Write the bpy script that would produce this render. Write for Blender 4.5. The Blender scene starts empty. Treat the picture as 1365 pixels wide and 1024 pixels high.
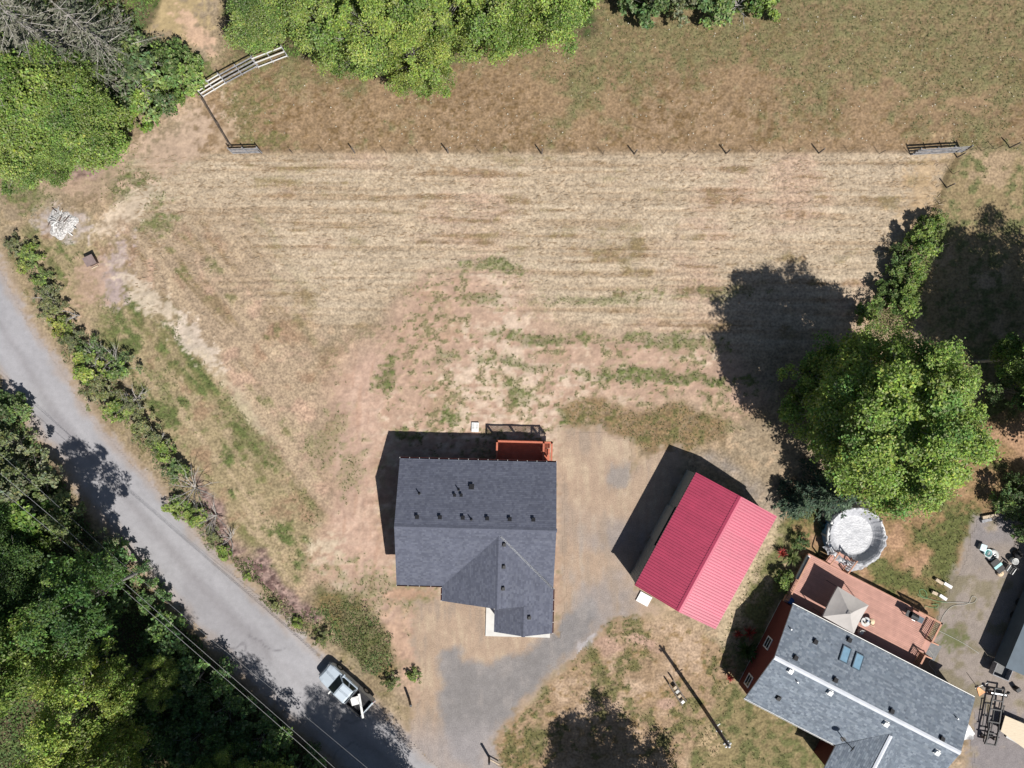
import bpy, math, random
import numpy as np
from mathutils import Vector, Matrix, noise as mnoise

# ------------------------------------------------------------------ camera, sky, sun, exposure
SC = bpy.context.scene
COL = SC.collection
CAM_H = 60.0
F_PX, CX, CY = 979.0, 682.5, 512.0            # focal length and centre in pixels of the 1365 x 1024 photograph
SUN_AZ = Vector((0.60, -0.80))                # towards the sun, seen from above
SUN_EL = math.radians(51.5)

cam_data = bpy.data.cameras.new("camera")
cam = bpy.data.objects.new("camera", cam_data)
COL.objects.link(cam)
cam.location = (0, 0, CAM_H)
cam.rotation_euler = (0, 0, 0)
cam_data.sensor_fit = 'HORIZONTAL'
cam_data.sensor_width = 36.0
cam_data.lens = 36.0 * F_PX / 1365.0
cam_data.clip_start = 0.5
cam_data.clip_end = 2000.0
SC.camera = cam

world = bpy.data.worlds.new("World")
SC.world = world
world.use_nodes = True
wn = world.node_tree.nodes
bg = wn.get("Background") or wn.new("ShaderNodeBackground")
sky = wn.new("ShaderNodeTexSky")
sky.sky_type = 'NISHITA'
sky.sun_disc = False
sky.sun_elevation = SUN_EL
sky.sun_rotation = math.atan2(SUN_AZ.x, SUN_AZ.y)
world.node_tree.links.new(sky.outputs[0], bg.inputs[0])
bg.inputs[1].default_value = 0.05

sun_data = bpy.data.lights.new("sun", 'SUN')
sun_data.energy = 5.0
sun_data.angle = math.radians(0.5)
sun_data.color = (1.0, 0.965, 0.91)
sun = bpy.data.objects.new("sun", sun_data)
COL.objects.link(sun)
sdir = Vector((SUN_AZ.x * math.cos(SUN_EL), SUN_AZ.y * math.cos(SUN_EL), math.sin(SUN_EL)))
sun.rotation_euler = sdir.to_track_quat('Z', 'Y').to_euler()
sun.location = sdir * 120

SC.view_settings.view_transform = 'Standard'
SC.view_settings.look = 'None'
SC.view_settings.exposure = 0.50
SC.view_settings.gamma = 1.0
SC.view_settings.use_curve_mapping = False
try:
    SC.cycles.max_bounces = 6
    SC.cycles.diffuse_bounces = 3
    SC.cycles.transmission_bounces = 4
    SC.cycles.sample_clamp_indirect = 4.0
except Exception:
    pass

# ------------------------------------------------------------------ small helpers
rng = np.random.default_rng(7)
random.seed(7)
R = math.radians
GAIN = 1.85                                   # how much brighter a sunlit surface reads than its base colour

def lin1(c):
    c /= 255.0
    return c / 12.92 if c <= 0.04045 else ((c + 0.055) / 1.055) ** 2.4

def S(r, g, b, k=1.0):
    """base colour of a level surface that reads r, g, b in the sun"""
    return tuple(min(0.85, lin1(v) / GAIN * k) for v in (r, g, b))

def SG(r, g, b, k=1.0):
    """the same for earth and grass, read a little paler"""
    return S(min(235, r * 1.05), min(225, g * 1.075), min(220, b * 1.125 + 4), k)

def W(px, py, z=0.0):
    """world point at height z that the photograph shows at px, py"""
    s = (CAM_H - z) / F_PX
    return Vector(((px - CX) * s, -(py - CY) * s, z))

def hit(px, py, p0, n):
    """where the line of sight through px, py meets the plane p0, n"""
    o = Vector((0, 0, CAM_H)); d = Vector(((px - CX) / F_PX, -(py - CY) / F_PX, -1.0))
    return o + d * ((p0 - o).dot(n) / d.dot(n))

class Frame:
    """a building's own axes: u along, v across (down the picture), z up"""
    def __init__(s, origin, deg):
        s.o = Vector((origin[0], origin[1], 0)); a = R(deg)
        s.u = Vector((math.cos(a), math.sin(a), 0)); s.v = Vector((math.sin(a), -math.cos(a), 0)); s.deg = deg
    def p(s, u, v, z=0.0):
        q = s.o + s.u * u + s.v * v; q.z = z
        return q
    def px(s, px, py, z):
        d = W(px, py, z) - s.o; d.z = 0
        return d.dot(s.u), d.dot(s.v)

class MB:
    def __init__(s): s.v = []; s.f = []
    def add(s, vs, fs):
        b = len(s.v); s.v += [tuple(v) for v in vs]; s.f += [tuple(b + i for i in f) for f in fs]; return s
    def poly(s, pts): return s.add(pts, [tuple(range(len(pts)))])
    def hexa(s, bot, top):
        return s.add(list(bot) + list(top), [(3, 2, 1, 0), (4, 5, 6, 7), (0, 1, 5, 4), (1, 2, 6, 5), (2, 3, 7, 6), (3, 0, 4, 7)])
    def fbox(s, fr, u0, u1, v0, v1, z0, z1):
        # counter-clockwise seen from above (v runs down)
        q = [(u0, v1), (u1, v1), (u1, v0), (u0, v0)]
        return s.hexa([fr.p(u, v, z0) for u, v in q], [fr.p(u, v, z1) for u, v in q])
    def box(s, c, size, rz=0.0, tilt=None):
        m = Matrix.Rotation(rz, 3, 'Z')
        if tilt is not None: m = tilt @ m
        c = Vector(c); x, y, z = [d / 2 for d in size]
        P = lambda i, j, k: c + m @ Vector((i * x, j * y, k * z))
        return s.hexa([P(-1, -1, -1), P(1, -1, -1), P(1, 1, -1), P(-1, 1, -1)], [P(-1, -1, 1), P(1, -1, 1), P(1, 1, 1), P(-1, 1, 1)])
    def beam(s, a, b, w, h, up=Vector((0, 0, 1))):
        """a bar of section w x h from a to b"""
        a = Vector(a); b = Vector(b); d = (b - a).normalized()
        side = d.cross(up)
        if side.length < 1e-4: side = d.cross(Vector((1, 0, 0)))
        side = side.normalized() * (w / 2); upv = side.normalized().cross(d) * (h / 2)
        return s.hexa([a - side - upv, a + side - upv, b + side - upv, b - side - upv], [a - side + upv, a + side + upv, b + side + upv, b - side + upv])
    def prism(s, pts, dz):
        n = len(pts); top = [Vector(p) for p in pts]; bot = [p + Vector((0, 0, dz)) for p in top]
        if dz > 0: top, bot = bot, top
        return s.add(top + bot, [tuple(range(n)), tuple(range(2 * n - 1, n - 1, -1))] + [((i + 1) % n, i, n + i, n + (i + 1) % n) for i in range(n)])
    def tube(s, path, rad, n=6, caps=True):
        path = [Vector(p) for p in path]
        rad = [rad] * len(path) if isinstance(rad, (int, float)) else rad
        rings = []
        for i, p in enumerate(path):
            d = (path[min(i + 1, len(path) - 1)] - path[max(i - 1, 0)])
            d = d.normalized() if d.length > 1e-9 else Vector((0, 0, 1))
            a = d.cross(Vector((0, 0, 1)) if abs(d.z) < 0.9 else Vector((1, 0, 0))).normalized(); b = d.cross(a)
            rings.append([p + (a * math.cos(t) + b * math.sin(t)) * rad[i] for t in [2 * math.pi * k / n for k in range(n)]])
        vs = [q for r in rings for q in r]; fs = []
        for i in range(len(path) - 1):
            for k in range(n):
                k2 = (k + 1) % n
                fs.append((i * n + k, i * n + k2, (i + 1) * n + k2, (i + 1) * n + k))
        if caps: fs += [tuple(range(n - 1, -1, -1)), tuple((len(path) - 1) * n + k for k in range(n))]
        return s.add(vs, fs)
    def lathe(s, c, prof, n=16, caps=True):
        """prof = [(radius, z)] round the vertical through c"""
        c = Vector(c); vs = []; fs = []
        for r, z in prof:
            vs += [c + Vector((r * math.cos(2 * math.pi * k / n), r * math.sin(2 * math.pi * k / n), z)) for k in range(n)]
        for i in range(len(prof) - 1):
            for k in range(n):
                k2 = (k + 1) % n
                fs.append((i * n + k, i * n + k2, (i + 1) * n + k2, (i + 1) * n + k))
        if caps: fs += [tuple(range(n - 1, -1, -1)), tuple((len(prof) - 1) * n + k for k in range(n))]
        return s.add(vs, fs)

def link(o, parent=None):
    COL.objects.link(o)
    if parent is not None: o.parent = parent
    return o

def wloc(o):
    """world place of a thing (things carry no rotation while they are built)"""
    p = Vector((0, 0, 0))
    while o is not None: p = p + o.location; o = o.parent
    return p

def obj(name, mb, m, parent=None, smooth=False):
    off = wloc(parent) if parent else Vector((0, 0, 0))
    me = bpy.data.meshes.new(name)
    me.from_pydata([(x - off.x, y - off.y, z - off.z) for x, y, z in mb.v], [], mb.f)
    me.materials.append(m)
    if smooth: me.polygons.foreach_set('use_smooth', [True] * len(me.polygons))
    me.update()
    return link(bpy.data.objects.new(name, me), parent)

def tag(o, label=None, cat=None, group=None, kind=None):
    if label: o['label'] = label
    if cat: o['category'] = cat
    if group: o['group'] = group
    if kind: o['kind'] = kind
    return o

def thing(name, label, cat, loc=(0, 0, 0), group=None):
    o = bpy.data.objects.new(name, None); o.empty_display_size = 0.3
    o.location = loc
    return tag(link(o), label, cat, group)

def copy_tree(o, parent=None):
    c = o.copy(); COL.objects.link(c)
    if parent is not None: c.parent = parent
    for ch in list(o.children): copy_tree(ch, c)
    return c

def fast_mesh(name, V, Q, col=None, m=None, parent=None, smooth=False):
    """quads or triangles as arrays; col = one linear colour per vertex"""
    V = np.asarray(V, np.float32); Q = np.asarray(Q, np.int32); k = Q.shape[1]
    if parent is not None:
        V = V - np.array(wloc(parent), np.float32)
    me = bpy.data.meshes.new(name)
    me.vertices.add(len(V)); me.vertices.foreach_set('co', V.ravel())
    me.loops.add(Q.size); me.loops.foreach_set('vertex_index', Q.ravel())
    me.polygons.add(len(Q))
    me.polygons.foreach_set('loop_start', np.arange(0, Q.size, k, dtype=np.int32))
    if smooth: me.polygons.foreach_set('use_smooth', np.ones(len(Q), bool))
    me.update(calc_edges=True)
    if col is not None:
        a = me.attributes.new('tint', 'FLOAT_COLOR', 'POINT')
        c4 = np.ones((len(V), 4), np.float32); c4[:, :np.shape(col)[-1]] = col
        a.data.foreach_set('color', c4.ravel())
    if m: me.materials.append(m)
    return link(bpy.data.objects.new(name, me), parent)

# ------------------------------------------------------------------ materials
def mat(name, rgb=(0.5, 0.5, 0.5), rough=0.75, var=0.2, scale=5.0, bump=0.0, bscale=40.0, spec=0.3, metal=0.0,
        attr=False, tint_by_object=False, trans=0.0, stretch=None, fine=0.0, coat=0.0, coat_rough=0.03, cover=False):
    m = bpy.data.materials.new(name); m.use_nodes = True
    nt = m.node_tree; N = nt.nodes; L = nt.links
    b = N['Principled BSDF']
    b.inputs['Roughness'].default_value = rough
    b.inputs['Specular IOR Level'].default_value = spec
    b.inputs['Metallic'].default_value = metal
    if coat: b.inputs['Coat Weight'].default_value = coat; b.inputs['Coat Roughness'].default_value = coat_rough
    tc = N.new('ShaderNodeTexCoord'); vec = tc.outputs['Object']
    if stretch:
        mp = N.new('ShaderNodeMapping'); mp.inputs['Scale'].default_value = stretch
        L.new(vec, mp.inputs[0]); vec = mp.outputs[0]
    if attr:
        a = N.new('ShaderNodeAttribute'); a.attribute_name = 'tint'; colour = a.outputs['Color']
    else:
        c = N.new('ShaderNodeRGB'); c.outputs[0].default_value = (*rgb, 1); colour = c.outputs[0]
    if tint_by_object:
        oi = N.new('ShaderNodeObjectInfo'); x = N.new('ShaderNodeMix'); x.data_type = 'RGBA'; x.blend_type = 'MULTIPLY'
        x.inputs[0].default_value = 1.0; L.new(colour, x.inputs[6]); L.new(oi.outputs['Color'], x.inputs[7]); colour = x.outputs[2]
    def vary(colour, sc, amt, det):
        n = N.new('ShaderNodeTexNoise'); n.inputs['Scale'].default_value = sc; n.inputs['Detail'].default_value = det
        L.new(vec, n.inputs['Vector'])
        r = N.new('ShaderNodeMapRange'); r.inputs[1].default_value = 0.3; r.inputs[2].default_value = 0.7
        r.inputs[3].default_value = 1 - amt; r.inputs[4].default_value = 1 + amt
        L.new(n.outputs[0], r.inputs[0])
        if cover and det == 2.0:                       # bare earth is smoother than stubble
            q = N.new('ShaderNodeMix'); q.data_type = 'FLOAT'; q.inputs[2].default_value = 1.0
            L.new(a.outputs['Alpha'], q.inputs[0]); L.new(r.outputs[0], q.inputs[3]); r = q
        x = N.new('ShaderNodeVectorMath'); x.operation = 'SCALE'
        L.new(colour, x.inputs[0]); L.new(r.outputs[0], x.inputs[3])
        return x.outputs[0]
    if var: colour = vary(colour, scale, var, 4.0)
    if fine: colour = vary(colour, bscale * 0.6, fine, 2.0)
    L.new(colour, b.inputs['Base Color'])
    if bump:
        n = N.new('ShaderNodeTexNoise'); n.inputs['Scale'].default_value = bscale; n.inputs['Detail'].default_value = 3
        L.new(vec, n.inputs['Vector'])
        bp = N.new('ShaderNodeBump'); bp.inputs['Strength'].default_value = bump; bp.inputs['Distance'].default_value = 0.05
        if cover: ms = N.new('ShaderNodeMath'); ms.operation = 'MULTIPLY'; ms.inputs[1].default_value = bump; L.new(a.outputs['Alpha'], ms.inputs[0]); L.new(ms.outputs[0], bp.inputs['Strength'])
        L.new(n.outputs[0], bp.inputs['Height']); L.new(bp.outputs[0], b.inputs['Normal'])
    if trans:
        t = N.new('ShaderNodeBsdfTranslucent'); mx = N.new('ShaderNodeMixShader'); mx.inputs[0].default_value = trans
        L.new(colour, t.inputs[0]); L.new(b.outputs[0], mx.inputs[1]); L.new(t.outputs[0], mx.inputs[2])
        L.new(mx.outputs[0], N['Material Output'].inputs[0])
    return m

M = dict(
    ground=mat('ground_earth_and_grass', attr=True, var=0.06, scale=1.6, bump=0.5, bscale=9.0, fine=0.30, rough=0.95, spec=0.1, cover=True),
    road=mat('worn_asphalt', attr=True, var=0.05, scale=2.5, bump=0.25, bscale=30.0, fine=0.07, rough=0.9, spec=0.2),
    gravel=mat('crushed_gravel', attr=True, var=0.07, scale=2.0, bump=0.5, bscale=16.0, fine=0.14, rough=0.95, spec=0.1),
    leaf=mat('leaves', attr=True, tint_by_object=True, var=0.0, rough=0.6, spec=0.14, trans=0.40),
    needle=mat('needles', attr=True, tint_by_object=True, var=0.0, rough=0.6, spec=0.25, trans=0.12),
    weed=mat('weeds_and_grass', attr=True, var=0.0, rough=0.7, spec=0.15, trans=0.2),
    bark=mat('bark', (0.13, 0.105, 0.085), var=0.35, scale=6, bump=0.6, bscale=20, rough=0.95),
    twig=mat('pale_grey_bark', (0.25, 0.235, 0.215), var=0.3, scale=5, rough=0.95),
    dead=mat('dead_grey_wood', (0.30, 0.28, 0.26), var=0.3, scale=5, rough=0.95),
    shingle=mat('asphalt_shingles', attr=True, var=0.06, scale=0.9, fine=0.07, bscale=45, bump=0.25, rough=0.9, spec=0.25),
    fascia=mat('maroon_trim', S(105, 52, 52), var=0.1, rough=0.55),
    siding=mat('maroon_siding', S(128, 66, 60), var=0.1, rough=0.7),
    white=mat('white_paint', (0.62, 0.62, 0.61), var=0.06, rough=0.5),
    offwhite=mat('weathered_white_paint', (0.44, 0.44, 0.43), var=0.25, scale=3, rough=0.7),
    greyboard=mat('weathered_grey_boards', (0.25, 0.25, 0.265), var=0.35, scale=4, rough=0.85),
    concrete=mat('pale_concrete', (0.50, 0.49, 0.465), var=0.08, scale=2, rough=0.9, bump=0.1),
    cedar=mat('cedar_stained_wood', S(220, 128, 100), var=0.14, scale=3, rough=0.7),
    redwood=mat('faded_red_deck_stain', S(222, 170, 154), var=0.12, scale=2.0, rough=0.8, fine=0.06, tint_by_object=True),
    redrail=mat('red_brown_rail_stain', S(218, 165, 138), var=0.15, scale=3, rough=0.75),
    redmetal=mat('red_ribbed_metal', (0.35, 0.037, 0.082), var=0.07, scale=1.0, tint_by_object=True, stretch=(1.6, 1.6, .3), rough=0.46, spec=0.55, coat=0.5, coat_rough=0.42),
    barnwall=mat('grey_green_metal_wall', (0.25, 0.28, 0.265), var=0.06, scale=1.5, rough=0.6),
    fencewire=mat('rusty_fence_wire', (0.09, 0.075, 0.065), var=0.2, rough=0.9, spec=0.1),
    dark=mat('dark_plastic', (0.018, 0.018, 0.02), var=0.1, rough=0.55),
    black=mat('black_painted_steel', (0.022, 0.021, 0.022), var=0.3, scale=8, rough=0.6, spec=0.4),
    steel=mat('galvanised_steel', (0.45, 0.46, 0.47), var=0.15, scale=6, rough=0.4, metal=0.6),
    glass=mat('window_glass', (0.02, 0.026, 0.03), var=0.0, rough=0.06, spec=0.6),
    carpaint=mat('pale_blue_silver_paint', (0.45, 0.51, 0.57), var=0.03, scale=2, rough=0.35, spec=0.5, metal=0.15, coat=0.5),
    tyre=mat('tyre_rubber', (0.02, 0.02, 0.021), var=0.2, rough=0.85),
    bedliner=mat('black_bed_liner', (0.02, 0.02, 0.023), var=0.25, scale=6, rough=0.8),
    postwood=mat('weathered_post_wood', (0.13, 0.11, 0.095), var=0.3, scale=9, rough=0.9),
    palewood=mat('pale_sawn_timber', (0.42, 0.34, 0.25), var=0.2, scale=5, rough=0.8),
    ply=mat('pale_plywood', (0.50, 0.42, 0.31), var=0.1, scale=3, rough=0.75, stretch=(1, 6, 1)),
    canvas=mat('off_white_canvas', (0.40, 0.375, 0.355), var=0.05, scale=2, rough=0.85, trans=0.08),
    foil=mat('silver_pool_cover', (0.34, 0.345, 0.365), var=0.12, scale=5, rough=0.5, spec=0.6, bump=0.6, bscale=7),
    poolwall=mat('blue_pool_wall', (0.10, 0.22, 0.33), var=0.1, rough=0.4),
    bluegrey=mat('blue_grey_metal', (0.065, 0.09, 0.115), var=0.12, scale=1.5, rough=0.6, spec=0.25),
    ash=mat('white_ash', (0.40, 0.385, 0.375), var=0.55, scale=9, rough=0.95, bump=0.9, bscale=22),
    brownbox=mat('brown_wood', (0.10, 0.07, 0.06), var=0.2, scale=6, rough=0.8),
    hose=mat('green_hose', (0.12, 0.30, 0.14), var=0.1, rough=0.5),
    palehose=mat('pale_hose', (0.42, 0.42, 0.38), var=0.1, rough=0.6),
    teal=mat('pale_teal_plastic', (0.30, 0.55, 0.55), var=0.08, rough=0.5),
    orange=mat('faded_orange', (0.62, 0.30, 0.14), var=0.15, rough=0.7),
    tan=mat('tan_plastic', (0.55, 0.42, 0.28), var=0.1, rough=0.6),
    cable=mat('bare_cable', (0.27, 0.27, 0.27), var=0.1, rough=0.5),
    redleaf=mat('red_leaves', attr=True, var=0.0, rough=0.6, trans=0.2),
    bluebarrel=mat('blue_plastic', (0.02, 0.12, 0.35), var=0.1, rough=0.45),
    mat_dark=mat('grey_rubber_mat', (0.16, 0.16, 0.16), var=0.15, rough=0.9),
)

# ------------------------------------------------------------------ noise fields
def vnoise(x, y, seed):
    """smooth value noise, about -1..1"""
    xi = np.floor(x).astype(np.int64); yi = np.floor(y).astype(np.int64)
    fx = x - xi; fy = y - yi
    fx = fx * fx * fx * (fx * (fx * 6 - 15) + 10); fy = fy * fy * fy * (fy * (fy * 6 - 15) + 10)
    def h(a, b):
        n = (a * 374761393 + b * 668265263 + seed * 982451653) & 0xFFFFFFFF
        n = ((n ^ (n >> 13)) * 1274126177) & 0xFFFFFFFF
        n = ((n ^ (n >> 16)) * 2246822519) & 0xFFFFFFFF
        return ((n ^ (n >> 15)) & 0xFFFF) / 32767.5 - 1.0
    a = h(xi, yi); b = h(xi + 1, yi); c = h(xi, yi + 1); d = h(xi + 1, yi + 1)
    return (a + (b - a) * fx) + ((c + (d - c) * fx) - (a + (b - a) * fx)) * fy

def fbm(x, y, size, octaves=4, seed=1, deg=0.0, stretch=1.0, gain=0.55):
    """size = wavelength of the coarsest octave, in the units of x and y; stretched along deg"""
    a = R(deg); u = (x * math.cos(a) + y * math.sin(a)) / (size * stretch); v = (-x * math.sin(a) + y * math.cos(a)) / size
    t = 0.0; amp = 1.0; tot = 0.0
    for o in range(octaves):
        t = t + amp * vnoise(u + 17.3 * o, v - 9.1 * o, seed * 31 + o); tot += amp
        amp *= gain; u = u * 2.03; v = v * 2.03
    return t / tot * 1.5

def sstep(a, b, x):
    t = np.clip((x - a) / (b - a), 0, 1)
    return t * t * (3 - 2 * t)

def sdist(px, py, poly):
    """distance to a polygon's edge, positive inside"""
    d = np.full(px.shape, 1e9); inside = np.zeros(px.shape, bool); n = len(poly)
    for i in range(n):
        x0, y0 = poly[i]; x1, y1 = poly[(i + 1) % n]
        ex, ey = x1 - x0, y1 - y0
        t = np.clip(((px - x0) * ex + (py - y0) * ey) / (ex * ex + ey * ey + 1e-9), 0, 1)
        d = np.minimum(d, (px - x0 - t * ex) ** 2 + (py - y0 - t * ey) ** 2)
        if y0 != y1:
            c = ((y0 > py) != (y1 > py)) & (px < (x1 - x0) * (py - y0) / (y1 - y0) + x0)
            inside ^= c
    d = np.sqrt(d)
    return np.where(inside, d, -d)

def ell(px, py, cx, cy, rx, ry, deg=0.0):
    a = R(deg); dx = px - cx; dy = py - cy
    u = (dx * math.cos(a) + dy * math.sin(a)) / rx; v = (-dx * math.sin(a) + dy * math.cos(a)) / ry
    return 1.0 - np.sqrt(u * u + v * v)
# ------------------------------------------------------------------ the ground: which cover grows where
PXM = F_PX / CAM_H                             # pixels of the photograph per metre of ground
ROAD_R = [(-60, 235), (-25, 305), (0, 357), (38, 432), (85, 495), (104, 533), (134, 571), (177, 618), (218, 662), (259, 711), (302, 755), (358, 811), (423, 872), (490, 935), (545, 985), (610, 1045), (720, 1145)]
ROAD_L = [(-130, 300), (-60, 400), (0, 498), (24, 542), (57, 582), (86, 621), (118, 667), (159, 714), (202, 766), (256, 826), (297, 870), (338, 911), (388, 958), (452, 1018), (500, 1062), (560, 1115), (670, 1215)]
DRIVE = [(556, 806), (600, 800), (662, 812), (746, 850), (750, 780), (746, 600), (752, 578), (800, 574), (836, 590), (842, 632), (880, 602), (905, 598), (900, 640), (845, 760), (842, 790), (880, 812), (812, 824), (776, 866), (738, 893), (680, 952), (652, 990), (664, 1030), (700, 1110), (610, 1046), (548, 987), (556, 940), (566, 900), (552, 860)]
NEWGRAVEL = [(590, 866), (611, 861), (618, 879), (650, 884), (700, 872), (735, 850), (752, 815), (790, 800), (800, 826), (771, 868), (738, 894), (680, 952), (650, 985), (640, 1030), (600, 1010), (587, 965), (584, 940), (588, 897)]
PAD = [(1306, 690), (1293, 716), (1286, 745), (1268, 776), (1257, 802), (1243, 850), (1236, 880), (1262, 908), (1302, 940), (1290, 1060), (1460, 1080), (1460, 700), (1340, 686)]
FOREST_SW = [(-200, 330), (-70, 400), (-8, 500), (16, 545), (48, 588), (78, 630), (104, 676), (140, 722), (182, 775), (240, 832), (285, 877), (328, 918), (376, 964), (440, 1024), (560, 1140), (560, 1500), (-400, 1500), (-400, 330)]
FOREST_NW = [(-300, -300), (175, -300), (215, 0), (190, 40), (225, 60), (262, 85), (262, 118), (222, 140), (182, 165), (150, 190), (122, 208), (60, 228), (0, 240), (-60, 250), (-300, 260)]
FOREST_N = [(275, -300), (300, 20), (322, 75), (420, 76), (500, 95), (560, 110), (610, 70), (700, 62), (790, 40), (800, 0), (840, 10), (1030, 8), (1040, -20), (1100, -300)]

BARE = ((150, 368, 30, 42, 20, SG(182, 160, 144), 1.0), (118, 375, 24, 40, 15, SG(186, 154, 124), .8), (175, 275, 60, 14, -28, SG(210, 187, 156), .9),
                                           (200, 392, 16, 56, -42, SG(210, 189, 158), .9), (82, 298, 24, 22, 0, SG(188, 172, 158), .7), (265, 452, 14, 44, -40, SG(214, 193, 166), .85), (320, 530, 9, 70, -38, SG(206, 184, 148), .6), (240, 190, 80, 34, -32, SG(194, 166, 136), .95), (120, 230, 60, 30, -20, SG(186, 156, 128), .7), (440, 735, 18, 14, 0, SG(206, 184, 150), .8),
                                           (230, 15, 60, 40, 0, SG(182, 158, 112), 1.0), (265, 50, 12, 34, -45, SG(206, 170, 136), .9), (145, 78, 18, 16, 0, SG(178, 130, 88), .9), (1225, 260, 30, 60, 15, SG(196, 165, 122), .7), (545, 800, 30, 10, 0, SG(190, 150, 120), .8),
                                           (300, 185, 18, 22, 0, SG(188, 160, 126), .8), (530, 850, 22, 40, -10, SG(200, 164, 132), .9))

def layer(c, rgb, m):
    m = np.clip(m, 0, 1)[..., None]
    return c * (1 - m) + np.array(rgb) * m

def ground_cover(X, Y):
    """base colour, greenness 0..1 and relief for ground points in metres"""
    PX = CX + X * PXM; PY = CY - Y * PXM
    wx = fbm(PX, PY, 60, 4, 3) * 14; wy = fbm(PX, PY, 60, 4, 4) * 14
    qx = PX + wx; qy = PY + wy                     # wandering edges
    n_big = fbm(PX, PY, 130, 4, 5); n_mid = fbm(PX, PY, 34, 4, 6); n_small = fbm(PX, PY, 9, 4, 7)
    n_fine = fbm(PX, PY, 4.2, 2, 8)
    st_h = fbm(PX, PY, 4.6, 2, 9, 0.3, 34); st_h2 = fbm(PX, PY, 10, 3, 10, 0.3, 12)
    st_d = fbm(PX, PY, 8, 3, 11, 51, 12); st_d2 = fbm(PX, PY, 20, 3, 12, 51, 8)
    spk = sstep(0.15, 0.6, fbm(PX, PY, 7, 3, 13) + 0.35 * n_mid)   # scattered clumps
    sd = lambda poly, w, x=qx, y=qy: sstep(-w, w, sdist(x, y, poly))
    green = np.zeros_like(PX)
    # dry grass everywhere
    c = np.ones(PX.shape + (3,)) * np.array(SG(171, 150, 118))
    c = layer(c, SG(153, 130, 96), 0.4 + 0.7 * n_mid)
    c = layer(c, SG(188, 160, 124), sstep(0.05, 0.7, n_small + 0.5 * n_big))
    # the unmown field along the top
    up = sstep(6, -6, PY - 203 + 3 * n_small) * sstep(250, 300, PX + 0.35 * (PY - 120) + wx)
    u = np.ones_like(c) * np.array(SG(160, 132, 96))
    u = layer(u, SG(172, 143, 108), sstep(0.0, 0.8, n_small + 0.4 * n_mid))
    u = layer(u, SG(128, 103, 68), sstep(0.1, 0.8, n_fine + 0.5 * n_mid))
    ug = sstep(0.15, 0.85, sstep(190, 20, PY) * 1.0 + 0.45 * n_big + 0.4 * n_mid + 0.25 * n_small + 0.05 + 0.35 * sstep(1130, 1330, PX) - 0.4 * sstep(560, 420, PX) * sstep(70, 110, PY))
    u = layer(u, SG(124, 119, 76), ug * (0.58 + 0.4 * n_small))
    c = c * (1 - up[..., None]) + u * up[..., None]; green += ug * up * 0.6
    # mown straw with its swaths
    mow = sd([(150, 195), (1268, 195), (1246, 265), (1190, 360), (1168, 400), (1150, 440), (960, 470), (620, 400), (560, 380), (480, 430), (330, 430), (240, 330), (170, 280)], 26, PX + .6 * wx, PY + .6 * wy)
    mow = np.minimum(mow, sstep(-5, 4, sdist(PX + .4 * wx, PY + .4 * wy, [(-100, -100), (1282, -100), (1266, 214), (1240, 278), (1185, 372), (1150, 450), (1150, 600), (-100, 600)])))
    mow = mow * sstep(-2, 5, PY - 203)
    s_ = np.ones_like(c) * np.array(SG(195, 172, 138))
    s_ = layer(s_, SG(206, 184, 150), sstep(0.0, 0.8, st_h + .3 * n_mid) * .6)
    s_ = layer(s_, SG(170, 142, 106), sstep(0.10, 0.85, -st_h + 0.3 * st_h2 + 0.25 * n_small) * .58)
    s_ = layer(s_, SG(192, 160, 130), sstep(0.1, 0.8, n_big + 0.3 * st_h2 + .2 * n_mid) * .7)
    s_ = layer(s_, SG(138, 110, 74), sstep(0.5, 1.1, st_h2 + 0.5 * n_small + 0.45 * n_mid + 0.3 * n_big) * 0.7)
    s_ = layer(s_, SG(138, 124, 80), sstep(0.5, 1.1, n_mid + 0.6 * st_h2 + 0.3 * n_fine) * 0.5)
    c = c * (1 - mow[..., None]) + s_ * mow[..., None]
    # left field, mown along the road
    lf = sd([(150, 300), (330, 300), (420, 480), (470, 700), (440, 800), (380, 760), (300, 640), (180, 480), (110, 380)], 40)
    l_ = np.ones_like(c) * np.array(SG(180, 155, 122))
    l_ = layer(l_, SG(192, 166, 130), sstep(0, 0.8, .85 * st_d + .4 * n_mid + .3 * n_small))
    l_ = layer(l_, SG(152, 129, 92), sstep(0.1, 0.85, -.9 * st_d + 0.6 * st_d2 + .25 * n_small) * .85)
    l_ = layer(l_, SG(168, 136, 104), sstep(0.15, 0.8, n_mid - 0.3 * st_d + .3 * n_big)); l_ = layer(l_, SG(198, 164, 132), sstep(0.2, 0.8, -n_mid + .4 * n_big + .2 * sstep(300, 460, PX)))
    lg = sstep(0.35, 1.0, st_d2 + 0.45 * n_small + 0.45 * n_mid + 0.3 * sstep(260, 160, PX - (PY - 520) * 0.6) - 0.05)
    l_ = layer(l_, SG(116, 116, 66), lg * 0.75)
    c = c * (1 - lf[..., None]) + l_ * lf[..., None]; green += lg * lf * 0.5
    # the bank between lane and field: olive and dry grass in lines along the road
    bk = sd([(20, 318), (110, 290), (165, 345), (215, 400), (275, 462), (330, 560), (430, 700), (420, 790), (360, 770), (290, 690), (215, 590), (140, 470), (80, 400)], 16)
    b_ = np.ones_like(c) * np.array(SG(168, 148, 108)); b_ = layer(b_, SG(186, 162, 124), sstep(.0, .7, st_d + .3 * n_small)); b_ = layer(b_, SG(132, 124, 78), sstep(-.15, .6, n_small * .6 + .5 * n_mid - .7 * st_d2))
    b_ = layer(b_, SG(106, 114, 62), sstep(.15, .7, .7 * n_mid + .4 * n_small - .6 * st_d)); b_ = layer(b_, SG(162, 134, 100), sstep(.3, .9, -n_mid + .4 * n_small))
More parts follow.
